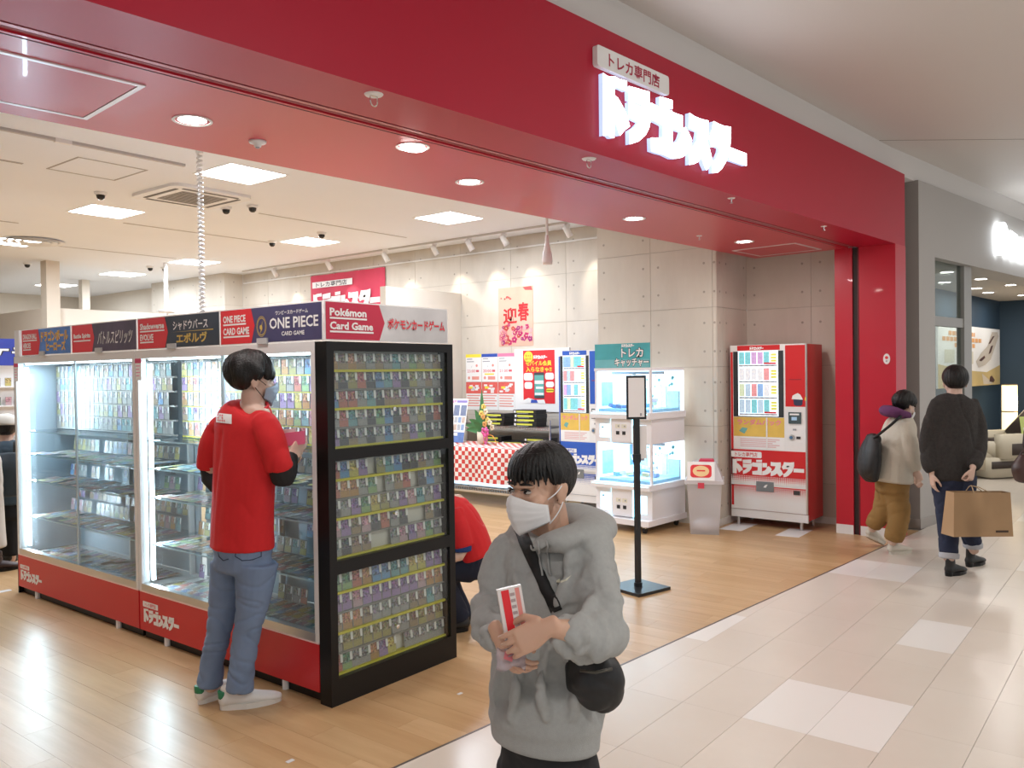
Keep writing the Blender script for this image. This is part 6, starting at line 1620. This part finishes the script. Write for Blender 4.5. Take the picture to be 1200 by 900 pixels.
TEE = mat('red_tshirt', (.58, .012, .016), .85, var=.06, vscale=60)
g = G()
loft(g, smoothed([(S(297, 474, -.01), .070, .066), (S(296, 481, .0), .140, .088), (S(291, 492, 0), .196, .112), (S(288, 506, 0), .202, .118), (S(286, 545, 0), .200, .124), (S(284, 590, 0), .192, .124), (S(283, 630, 0), .196, .128), (S(283, 641, 0), .198, .130)]), rt, 28, .12)
loft(g, smoothed([(S(300, 495, -.03), .060, .056), (S(309, 496, -.10), .064, .066), (S(317, 514, -.13), .066, .070), (S(325, 536, -.14), .064, .068), (S(329, 549, -.13), .064, .068)]), rt, 20, .12)
loft(g, smoothed([(S(288, 495, .03), .060, .056), (S(266, 497, .11), .064, .068), (S(252, 517, .14), .070, .074), (S(248, 548, .17), .070, .074)]), rt, 18, .12)
sm_ = blob(g, 't_shirt', .0075, 5); folds(sm_, .011, (4, 4, 1.6), 3, zr=(.75, 1.36)); folds(sm_, .004, (9, 9, 4), 7, zr=(.75, 1.36)); relax(sm_, 2)
tee = add('t_shirt', sm_, TEE, man)
g = G(); g.tube([S(297 + 17 * math.cos(a * PI / 8), 477 + 6 * math.sin(a * PI / 8) - 2 * math.cos(a * PI / 8), -.02 - .06 * math.sin(a * PI / 8)) for a in range(16)], .009, 8, closed=True); add('collar', g.mesh('collar', smooth=True), TEE, man, tee)
bv2 = BVHTree.FromPolygons([v.co + r1 for v in sm_.vertices], [tuple(p.vertices) for p in sm_.polygons])
def drape2(px, py, lift=.003):
    d = (cam_pt(px, py, 1.) - EYE).normalized(); h = bv2.ray_cast(EYE, d); return h[0] + h[1] * lift if h[0] else None
Q = [[drape2(254 + 18. * i / 6, 484 + 11. * j / 4 + i * .33, .003) for i in range(7)] for j in range(5)]
if True:
    g = G()
    for j in range(4):
        for i in range(6):
            qd = [Q[j][i], Q[j][i + 1], Q[j + 1][i + 1], Q[j + 1][i]]
            if all(p is not None for p in qd): g.face(qd)
    pr = add('back_print', g.mesh('back_print', smooth=True), WPRINT, man, tee)
    g = G()
    for i, j in ((1, 0), (2, 0), (3, 0), (1, 1), (3, 1), (1, 2), (2, 2), (3, 2), (4, 2)):
        x0, y0 = 253.5 + 2.4 * i, 485.5 + 3.0 * j + i * .2
        P_ = [drape2(x, y, .005) for x, y in ((x0, y0), (x0 + 1.5, y0 + .2), (x0 + 1.3, y0 + 2), (x0 + .2, y0 + 1.8))]
        if all(P_): g.face(P_)
    add('print_glyphs', g.mesh('print_glyphs'), REDP, man, tee)
g = G(); loft(g, smoothed([(S(327, 540, -.135), .055, .055), (S(331, 559, -.11), .054, .054), (S(336, 552, -.06), .050, .050), (S(339, 543, -.03), .042, .042), (S(341, 534, .0), .034, .034)]), UP, 16, .2)
loft(g, smoothed([(S(248, 545, .17), .055, .055), (S(252, 566, .15), .052, .052), (S(290, 553, .13), .042, .042), (S(322, 540, .075), .034, .034)]), UP, 16, .2)
um = blob(g, 'undersleeve', .007, 4); folds(um, .003, (14, 14, 14), 1); add('undersleeve', um, mat('black_jersey', (.010, .010, .011), .8), man)
JEAN = mat('blue_denim', (.16, .225, .35), .85, var=.35, vscale=7, bump=.1, bscale=400)
g = G(); loft(g, smoothed([(S(284, 628, 0), .165, .115), (S(284, 645, 0), .172, .122), (S(284, 664, .0), .165, .118)]), rt, 24, .3)
loft(g, smoothed([(S(270, 660, .07), .092, .100), (S(263, 700, .06), .074, .078), (S(257, 738, .05), .060, .062), (S(250, 772, .06), .057, .058), (S(246, 803, .06), .062, .064)]), rt, 20, .12)
loft(g, smoothed([(S(301, 660, -.05), .096, .104), (S(297, 700, -.05), .080, .084), (S(290, 738, -.05), .064, .066), (S(284, 775, -.05), .060, .062), (S(281, 809, -.05), .066, .068)]), rt, 20, .12)
jm = blob(g, 'jeans', .007, 4); folds(jm, .007, (7, 7, 13), 5); jn = add('jeans', jm, JEAN, man)
bv3 = BVHTree.FromPolygons([v.co + r1 for v in jm.vertices], [tuple(p.vertices) for p in jm.polygons])
def drape3(px, py, lift=.003):
    h = bv3.ray_cast(EYE, (cam_pt(px, py, 1.) - EYE).normalized()); return h[0] + h[1] * lift if h[0] else None
for loop in ([(277, 644), (276, 652), (284, 657), (296, 656), (306, 652), (306, 643)], [(256, 642), (257, 652), (262, 657), (268, 655)]):
    pts = [drape3(x, y, .002) for x, y in loop]; pts = [p for p in pts if p]
    if len(pts) > 2: g = G(); g.tube(pts, .0022, 5); add('pocket_seam', g.mesh('seam', smooth=True), mat('denim_dark', (.03, .045, .08), .9), man, jn)
LEA = mat('white_leather', (.72, .70, .67), .5); GRN = mat('green_tab', (.02, .20, .09), .5); SOL = mat('sole_cream', (.70, .67, .62), .6)
shoe(man, (2.235, 3.575, 0), (2.235 + .252, 3.575 - .14, 0), LEA, SOL, .047, tab=GRN); shoe(man, (2.205, 3.715, 0), (2.205 + .265, 3.715 + .06, 0), LEA, SOL, .047, tab=GRN)
t = thing('card_folder', 'pink translucent folder held up by the man in red', 'folder', S(345, 514, .03))
fm_ = Matrix((RH * .96 + UP * .12 - FH * .2, FH, UP)).transposed().to_4x4()
G().obox(fm_, .115, .006, .065).out('cover', mat('folder_pink', (.75, .18, .32), .35), t, bevel=.002); G().obox(fm_ @ Matrix.Translation((-.03, .004, .035)), .075, .004, .03).out('card_sleeve', mat('sleeve_white', (.75, .68, .68), .35), t)

# ---------------------------------------------------------------- simple helper for the smaller figures
def figure(label, D, head, hfwd, hs, hairargs, skin_rows, garments, hands=(), mask=None, hair_m=HAIR, side=RH, voxel=.008, root_px=None, skin=SKINP):
    Q = lambda px, py, dd=0.: cam_pt(px, py, D + dd)
    r0 = Q(root_px, 500); r0.z = 0; p = person(label, r0)
    Hh = head_frame(Q(*head), hfwd, hs[1], hs[0]); g = G(); head_shapes(g, Hh)
    for rows in skin_rows: loft(g, smoothed(C(Q, rows)), side, 12)
    for hnd in hands: hand_shapes(g, Q(*hnd[0]), hnd[1], hnd[2], hnd[3], hnd[4], hnd[5])
    b = add('body', blob(g, 'body', min(voxel, .0065), 3), skin, p); face_parts(Hh, p, b)
    if hairargs: add('hair', hair_mesh(Hh, *hairargs[:3], **hairargs[3]), hair_m, p)
    if mask: add_mask(Hh, p, mask, b)
    for nm, m_, vx, amp, fr, chains in garments:
        g = G()
        for rows, dome, sd in chains: loft(g, smoothed(C(Q, rows)), sd, 20, dome)
        me = blob(g, nm, vx, 4)
        if amp: folds(me, amp, fr, len(nm))
        add(nm, me, m_, p)
    return p, Q, Hh

# man in the dark fleece with the paper bag
D2 = 6.48
FLE = mat('dark_fleece', (.030, .026, .024), .95, var=.5, vscale=40, bump=.5, bscale=90); DEN = mat('dark_denim', (.012, .018, .045), .85)
walker, Q2, H2 = figure('person in dark brown fleece and rolled jeans walking away with a paper bag', D2, (1119, 447, .0), FH * .96 + RH * .25, (1.02, -.05), (.02, -.02, -.085, dict(vol=(.092, .108, .100), seed=12, jag=.02)),
    [[(1119, 455, 0, .052), (1118, 470, 0, .06)], [(1118, 470, 0, .12, .07), (1117, 520, 0, .14, .09), (1117, 575, 0, .13, .09)],
     [(1101, 484, 0, .038), (1089, 520, .02, .034), (1092, 552, -.04, .024)], [(1136, 484, 0, .038), (1147, 516, -.02, .034), (1140, 548, -.19, .024)],
     [(1110, 575, 0, .075), (1112, 618, -.04, .05), (1112, 655, -.10, .04)], [(1127, 575, .02, .075), (1134, 615, .1, .05), (1141, 645, .16, .04)]],
    [('fleece', FLE, .010, .010, (5, 5, 3), [([(1119, 462, .0, .075, .065), (1118, 470, 0, .165, .105), (1118, 484, 0, .178, .12), (1117, 515, 0, .175, .130), (1116, 545, 0, .178, .135), (1116, 562, 0, .165, .125)], .15, RH),
        ([(1101, 472, .0, .064), (1094, 488, .0, .066), (1088, 518, .02, .064), (1089, 543, -.02, .056), (1092, 551, -.04, .044)], .3, RH), ([(1136, 472, .0, .064), (1143, 488, .0, .066), (1147, 516, -.02, .064), (1144, 538, -.12, .056), (1141, 546, -.18, .044)], .3, RH)]),
     ('jeans', DEN, .009, .006, (8, 8, 8), [([(1118, 558, 0, .17, .12), (1118, 578, 0, .165, .12)], .3, RH), ([(1109, 575, 0, .10, .10), (1111, 615, -.04, .078), (1112, 648, -.09, .070)], .15, RH), ([(1128, 575, .02, .10, .10), (1134, 612, .09, .078), (1140, 636, .15, .070)], .15, RH)]),
     ('jean_cuff', mat('cuff_grey', (.42, .42, .44), .9), .007, .0, None, [([(1112, 648, -.09, .074), (1112, 654, -.095, .073)], .1, RH)]), ('jean_cuff', MATS['cuff_grey'], .007, .0, None, [([(1140, 636, .15, .074), (1140, 641, .155, .073)], .1, RH)])],
    hands=[((1092, 556, -.035), UP * -1 + RH * .1, -RH, .95, (.25, .3, .3), -1), ((1140, 550, -.20), UP * -.9 - RH * .2, RH * .5 - FH * .8, .95, (.9, 1.2, .8), 1)], root_px=1120)
BOOT = mat('black_boot', (.010, .010, .010), .45)
h0 = cam_pt(1110, 665, D2 - .12); h0.z = 0; shoe(walker, h0, h0 + (FH * .12 + RH * .20), BOOT, BLACK, .044, .12, laces=False, name='boot', heel_h=.03)
h1 = cam_pt(1140, 655, D2 + .16); h1.z = .0; shoe(walker, h1 - RH * .04, h1 + (FH * .15 + RH * .17), BOOT, BLACK, .044, .12, laces=False, name='boot', heel_h=.03)
pb = thing('paper_bag', 'brown paper shopping bag carried by the person in dark fleece', 'bag', tuple(cam_pt(1145, 627, D2 - .24)))
KRA = mat('kraft_paper', (.40, .25, .13), .8, var=.10, vscale=5)
dx = (RH * .985 + FH * .15).normalized(); dyv = Vector((-dx.y, dx.x, 0)); pm = Matrix((dx, dyv, UP)).transposed().to_4x4() @ Matrix.Rotation(.035, 4, 'Y')
def bagbox(g, w0, w1, d0, d1, h):
    v = [g.bm.verts.new(pm @ Vector(p)) for p in ((-w0, -d0, 0), (w0, -d0, 0), (w0, d0, 0), (-w0, d0, 0), (-w1, -d1, h), (w1, -d1, h), (w1, d1, h), (-w1, d1, h))]
    for f in ((3, 2, 1, 0), (0, 1, 5, 4), (1, 2, 6, 5), (2, 3, 7, 6), (3, 0, 4, 7)): g.bm.faces.new([v[i] for i in f])
g = G(); bagbox(g, .245, .232, .07, .045, .325); o = g.out('bag_body', KRA, pb, bevel=.004); o.modifiers.new('thick', 'SOLIDIFY').thickness = .003
hp = cam_pt(1138, 566, D2 - .21) - Vector(pb.location)
for s in (-1, 1):
    g = G(); a0 = pm @ Vector((-.07, s * .045, .32)); a1 = pm @ Vector((.07, s * .045, .32)); top = hp + Vector((0, 0, -.02))
    g.tube([a0, a0.lerp(top, .6) + Vector((0, 0, .01)), top, a1.lerp(top, .6) + Vector((0, 0, .01)), a1], .0035, 6); g.out('rope_handle', mat('rope_tan', (.5, .36, .22), .9), pb, smooth=True)
g = G(); g.face([pm @ Vector(p) for p in ((.10, -.0685, .03), (.205, -.0685, .03), (.205, -.0675, .046), (.10, -.0675, .046))]); g.out('small_print', mat('print_brown', (.06, .035, .02), .7), pb)

# person in the cream jacket, bent forward
D3 = 7.15; fw = RH * .93 + FH * .36
CRJ = mat('cream_fleece', (.58, .53, .44), .95, bump=.4, bscale=120); TANP = mat('tan_cotton', (.27, .15, .045), .9); PUR = mat('purple_knit', (.12, .035, .11), .95)
bender, Q3, H3 = figure('stooping person in cream jacket, purple hood and tan trousers by the red column', D3, (1060, 475, -.02), fw, (1.0, -.45), (.02, -.02, -.08, dict(vol=(.094, .110, .100), seed=15, jag=.05, lump=.08)),
    [[(1058, 482, 0, .05), (1056, 494, 0, .06)], [(1056, 496, 0, .12, .07), (1050, 530, 0, .13, .09), (1046, 572, 0, .12, .09)], [(1060, 504, -.15, .042), (1066, 535, -.18, .036), (1074, 552, -.14, .024)], [(1056, 504, .15, .042), (1062, 540, .16, .036), (1074, 556, .1, .024)],
     [(1048, 572, -.04, .07), (1052, 606, -.05, .05), (1046, 636, -.04, .036)], [(1040, 572, .08, .07), (1034, 600, .09, .05), (1022, 620, .14, .036)]],
    [('jacket', CRJ, .010, .008, (6, 6, 4), [([(1060, 487, .0, .09, .07), (1056, 497, 0, .185, .11), (1051, 520, 0, .205, .135), (1047, 545, 0, .21, .155), (1045, 563, 0, .21, .165)], .15, FH), ([(1060, 498, -.13, .07), (1065, 516, -.17, .072), (1068, 536, -.18, .066), (1074, 549, -.15, .05)], .3, RH), ([(1057, 500, .14, .07), (1061, 530, .16, .065), (1071, 552, .12, .05)], .3, RH)]),
     ('hood', PUR, .009, .005, (9, 9, 9), [([(1064, 487, -.09, .032, .04), (1052, 484, -.13, .045, .05), (1041, 482, -.06, .05, .06), (1039, 481, .05, .05, .06), (1050, 482, .12, .045, .05), (1064, 486, .09, .03, .04)], .6, UP)]),
     ('trousers', TANP, .010, .008, (7, 7, 8), [([(1046, 556, 0, .17, .14), (1045, 575, 0, .165, .13)], .3, FH), ([(1050, 574, -.04, .10, .10), (1054, 604, -.05, .088), (1049, 625, -.05, .084), (1047, 632, -.04, .078)], .15, FH), ([(1040, 574, .08, .10, .10), (1034, 600, .09, .086), (1026, 611, .12, .078), (1023, 616, .14, .072)], .15, FH)])],
    hands=[((1074, 551, -.15), UP * -.9 + RH * .3, -FH, .9, (.4, .5, .4), 1), ((1072, 555, .10), UP * -.9 + RH * .3, FH, .9, (.4, .5, .4), -1)], mask=MASKW, root_px=1046)
CLO = mat('cream_shoe', (.58, .54, .46), .7)
h0 = cam_pt(1042, 647, D3 - .02); h0.z = 0; shoe(bender, h0, h0 + fw.normalized() * .245, CLO, CLO, .05, .06, laces=False)
h1 = cam_pt(1015, 625, D3 + .25); h1.z = .10; shoe(bender, h1, h1 + (fw * .2 + UP * -.095), CLO, CLO, .046, .06, laces=False)
bg = thing('crossbody_bag', 'rounded black crossbody bag on the back of the stooping person', 'bag', tuple(cam_pt(1019, 540, D3 - .06)))
g = G(); lc = Vector(bg.location); loft(g, smoothed([(cam_pt(1024, 512, D3 - .06) - lc, .10, .05), (cam_pt(1020, 530, D3 - .06) - lc, .15, .075), (cam_pt(1018, 550, D3 - .06) - lc, .15, .078), (cam_pt(1021, 561, D3 - .06) - lc, .11, .05)]), FH, 18, .6)
me = blob(g, 'pouch', .010, 4); folds(me, .006, (8, 8, 8), 3); meshobj('pouch', me, NYL, bg)
g = G(); g.tube([cam_pt(x, y, D3 + dd) - lc for x, y, dd in ((1024, 514, -.13), (1034, 506, -.205), (1044, 498, -.215), (1053, 490, -.195), (1060, 484, -.10))], .012, 8); g.out('strap', STRAP, bg, smooth=True)
G().ell(tuple(cam_pt(1026, 538, D3 - .17) - lc), (.016, .016, .03), 10, 6).out('charm', WHITE, bg, smooth=True)

# crouching assistant behind the end cabinet
D4 = 5.22
NAVYP = mat('navy_cotton', (.008, .012, .030), .85); SLB = mat('blue_cuff', (.012, .045, .18), .85)
cr, Q4, H4 = figure('crouching assistant in red T-shirt and navy trousers behind the end cabinet', D4, (508, 572, .0), -RH * .95 - FH * .2, (1.0, -.5), (.02, -.01, -.075, dict(seed=21)),
    [[(514, 580, 0, .05), (522, 590, 0, .06)], [(524, 594, 0, .12, .07), (545, 625, 0, .13, .09), (556, 655, 0, .13, .09)], [(530, 602, -.15, .042), (541, 646, -.19, .038), (526, 654, -.24, .028), (514, 652, -.26, .022)], [(528, 602, .15, .042), (534, 645, .19, .036), (512, 655, .2, .024)],
     [(552, 662, -.06, .07), (514, 664, -.10, .055), (534, 722, -.06, .04)], [(554, 662, .08, .07), (520, 662, .12, .055), (540, 718, .08, .04)]],
    [('t_shirt', TEE, .009, .007, (6, 6, 5), [([(520, 588, 0, .08, .07), (527, 596, 0, .18, .11), (538, 610, 0, .20, .125), (550, 632, 0, .195, .125), (557, 650, 0, .19, .12)], .15, FH), ([(530, 600, -.14, .07), (537, 622, -.18, .07), (541, 640, -.19, .072)], .15, FH), ([(526, 602, .14, .07), (534, 640, .18, .07)], .15, FH)]),
     ('sleeve_cuff', SLB, .008, 0, None, [([(541, 638, -.19, .062), (541, 645, -.19, .062)], .15, FH)]),
     ('trousers', NAVYP, .009, .006, (8, 8, 8), [([(556, 648, 0, .18, .12), (553, 668, 0, .17, .12)], .4, FH), ([(552, 664, -.07, .10), (530, 664, -.09, .09), (516, 668, -.10, .08), (524, 692, -.09, .07), (541, 724, -.06, .06)], .3, FH), ([(554, 664, .08, .10), (520, 664, .12, .08), (530, 692, .10, .07), (546, 722, .08, .06)], .3, FH)])],
    hands=[((514, 652, -.26), -RH, UP * .8 - FH * .3, .95, (.4, .5, .4), -1), ((512, 655, .2), -RH, UP * .8, .95, (.4, .5, .4), 1)], root_px=545)
for px, dd in ((549, -.05), (552, .10)):
    h0 = cam_pt(px, 737, D4 + dd); h0.z = 0; shoe(cr, h0, h0 - RH * .24 - FH * .04, mat('shoe_black', (.014, .014, .014), .5), BLACK, .046, .07, laces=False)

# customer with cap at the left edge and a second one beside the frame edge
D5 = 7.25
cp, Q5, H5 = figure('customer in white cap and slate blue shirt at the far left edge', D5, (7, 503, .0), -RH * .4 + FH * .9, (1.0, -.1), (.01, -.02, -.085, dict(seed=31)),
    [[(7, 512, 0, .05), (6, 524, 0, .06)], [(6, 526, 0, .12, .07), (5, 560, 0, .14, .09), (6, 600, 0, .13, .09)], [(-14, 528, 0, .042), (-20, 566, .0, .036), (-16, 596, -.02, .024)], [(22, 528, .0, .042), (22, 562, .04, .036), (20, 590, .1, .024)], [(0, 600, 0, .07), (-1, 630, 0, .05), (-2, 656, 0, .036)], [(12, 600, 0, .07), (13, 630, 0, .05), (13, 656, 0, .036)]],
    [('shirt', mat('slate_cotton', (.055, .085, .115), .9), .010, .008, (6, 6, 4), [([(6, 517, .0, .08, .07), (6, 525, 0, .18, .11), (5, 545, 0, .20, .125), (5, 590, 0, .195, .13)], .15, RH), ([(-10, 524, 0, .068), (-18, 556, 0, .068)], .2, RH), ([(17, 524, 0, .068), (21, 552, .02, .066)], .2, RH)]),
     ('trousers', mat('black_cotton', (.010, .010, .012), .9), .010, .006, (8, 8, 6), [([(6, 586, 0, .17, .12), (6, 606, 0, .165, .12)], .3, RH), ([(-1, 604, 0, .09), (-1, 650, 0, .066)], .15, RH), ([(13, 604, 0, .09), (13, 650, 0, .066)], .15, RH)])],
    hands=[((-16, 597, -.02), UP * -1, -RH, .95, (.3, .4, .3), -1), ((20, 591, .1), UP * -1, RH, .95, (.3, .4, .3), 1)], root_px=6)
g = G(); gl = G.lathe
CAPW = mat('cap_white', (.66, .63, .57), .85)
HM = H5; rows_ = []
for i in range(9):
    th = PI / 2 * i / 8; rows_.append([HM @ (Vector((math.sin(a * 2 * PI / 24) * .106 * math.sin(th), math.cos(a * 2 * PI / 24) * .124 * math.sin(th), .030 + .108 * math.cos(th)))) for a in range(25)])
g.grid(rows_[1:]); g.face([p for p in rows_[1][:24]]); cap = add('cap', g.mesh('cap', smooth=True), CAPW, cp); cap.modifiers.new('thick', 'SOLIDIFY').thickness = .004
g = G(); g.grid([[HM @ Vector((math.sin(s) * (.09 + .0 * k), .06 + .035 * k + .02 * math.cos(s), .030 - .006 * k - .02 * s * s)) for s in [(-1.1 + 2.2 * i / 10) for i in range(11)]] for k in range(4)]); pk_ = add('cap_peak', g.mesh('peak', smooth=True), CAPW, cp, cap); pk_.modifiers.new('thick', 'SOLIDIFY').thickness = .004
for px, dd in ((-2, 0), (13, 0)):
    h0 = cam_pt(px, 660, D5 + dd); h0.z = 0; shoe(cp, h0 - FH * .05, h0 + FH * .2 - RH * .08, MATS['shoe_black'], BLACK, .046, .07, laces=False)
bp = thing('backpack', 'slim black backpack on the customer with the white cap', 'backpack', tuple(cam_pt(8, 585, D5 - .17)))
lc = Vector(bp.location); g = G(); loft(g, smoothed([(cam_pt(9, 532, D5 - .17) - lc, .08, .04), (cam_pt(9, 550, D5 - .19) - lc, .11, .06), (cam_pt(10, 580, D5 - .19) - lc, .11, .06)]), RH, 18, .3)
meshobj('pack', blob(g, 'pack', .010, 4), mat('slate_nylon', (.035, .05, .065), .7), bp)
for s in (-1, 1): g = G(); g.tube([cam_pt(6 + s * 11, 518 + k * 5, D5 - .13 - .01 * k) - lc for k in range(6)], .012, 6); g.out('strap', STRAP, bp, smooth=True)

D6 = 6.9
wc, Q6, H6 = figure('customer in long white coat and brown boots cut off by the left picture edge', D6, (-26, 512, .0), RH * .3 + FH * .9, (1.0, -.1), (.01, -.03, -.10, dict(seed=41)),
    [[(-26, 522, 0, .05), (-26, 532, 0, .06)], [(-26, 535, 0, .12, .07), (-26, 600, 0, .13, .09)], [(-44, 540, 0, .042), (-48, 575, 0, .036), (-40, 590, -.08, .024)], [(-8, 540, 0, .042), (-6, 575, 0, .036), (-10, 590, -.08, .024)], [(-33, 605, 0, .07), (-33, 655, 0, .036)], [(-16, 605, 0, .07), (-12, 655, 0, .036)]],
    [('coat', mat('white_wool', (.62, .58, .53), .95), .012, .008, (5, 5, 3), [([(-26, 526, 0, .08, .07), (-26, 535, 0, .18, .11), (-26, 560, 0, .19, .13), (-25, 610, 0, .20, .15), (-24, 642, 0, .21, .16)], .15, RH), ([(-42, 535, 0, .065), (-48, 572, 0, .06), (-42, 586, -.06, .05)], .3, RH), ([(-10, 535, 0, .065), (-5, 572, 0, .06), (-9, 586, -.06, .05)], .3, RH)])],
    hands=[((-40, 591, -.09), UP * -.5 + RH * .5, -FH, .9, (.4, .5, .4), 1), ((-10, 591, -.09), UP * -.5 - RH * .5, -FH, .9, (.4, .5, .4), -1)], root_px=-25)
BRB = mat('brown_boot', (.05, .03, .028), .5)
for px in (-34, -9):
    h0 = cam_pt(px, 668, D6); h0.z = 0; shoe(wc, h0 - FH * .02, h0 + FH * .16 + RH * .16, BRB, BLACK, .048, .14, laces=False, name='boot')

# shopper just outside the right edge whose brown handbag reaches into view
D7 = 5.6
sh, Q7, H7 = figure('shopper in dark coat cut off by the right picture edge, carrying a brown handbag', D7, (1236, 436, .0), -RH * .2 - FH * .95, (1.0, -.05), (.03, -.03, -.12, dict(seed=51)),
    [[(1236, 448, 0, .05), (1236, 462, 0, .06)], [(1236, 466, 0, .12, .07), (1236, 560, 0, .13, .09)], [(1218, 472, 0, .042), (1210, 512, -.03, .036), (1206, 530, -.12, .024)], [(1258, 472, 0, .042), (1264, 520, 0, .036), (1262, 555, -.04, .024)], [(1229, 570, 0, .07), (1229, 690, 0, .036)], [(1245, 570, 0, .07), (1246, 690, 0, .036)]],
    [('coat', mat('charcoal_wool', (.035, .033, .035), .95), .012, .008, (5, 5, 3), [([(1236, 456, 0, .08, .07), (1236, 464, 0, .17, .11), (1236, 500, 0, .16, .13), (1236, 610, 0, .19, .15)], .15, RH), ([(1222, 468, 0, .06), (1213, 500, -.01, .06), (1208, 524, -.08, .05)], .3, RH), ([(1252, 468, 0, .06), (1262, 510, 0, .06), (1262, 545, -.03, .05)], .3, RH)]),
     ('trousers', MATS['black_cotton'], .012, .005, (8, 8, 6), [([(1236, 596, 0, .15, .11), (1236, 612, 0, .14, .11)], .3, RH), ([(1229, 606, 0, .08), (1229, 688, 0, .06)], .15, RH), ([(1245, 606, 0, .08), (1246, 688, 0, .06)], .15, RH)])],
    hands=[((1206, 530, -.12), UP * -.8 - FH * .4, -RH, .9, (.9, 1.1, .8), 1), ((1262, 556, -.04), UP * -1, RH, .9, (.4, .5, .4), -1)], mask=MASKW, root_px=1237)
for px in (1229, 1246):
    h0 = cam_pt(px, 700, D7); h0.z = 0; shoe(sh, h0 + FH * .05, h0 - FH * .2, MATS['shoe_black'], BLACK, .045, .06, laces=False)
hb = thing('handbag', 'dark brown leather handbag at the right picture edge', 'bag', tuple(cam_pt(1203, 566, D7 - .17)))
lc = Vector(hb.location); g = G(); loft(g, smoothed([(cam_pt(1203, 536, D7 - .17) - lc, .05, .05), (cam_pt(1202, 548, D7 - .17) - lc, .085, .075), (cam_pt(1203, 560, D7 - .17) - lc, .075, .07)]), RH, 18, .5)
meshobj('pouch', blob(g, 'pouch', .008, 4), mat('brown_leather2', (.045, .02, .016), .4), hb)
g = G(); g.tube([cam_pt(1203 + 8 * math.cos(a * PI / 8), 536 - 9 * math.sin(a * PI / 8), D7 - .16) - lc for a in range(9)], .006, 6); g.out('handle', MATS['brown_leather2'], hb, smooth=True)
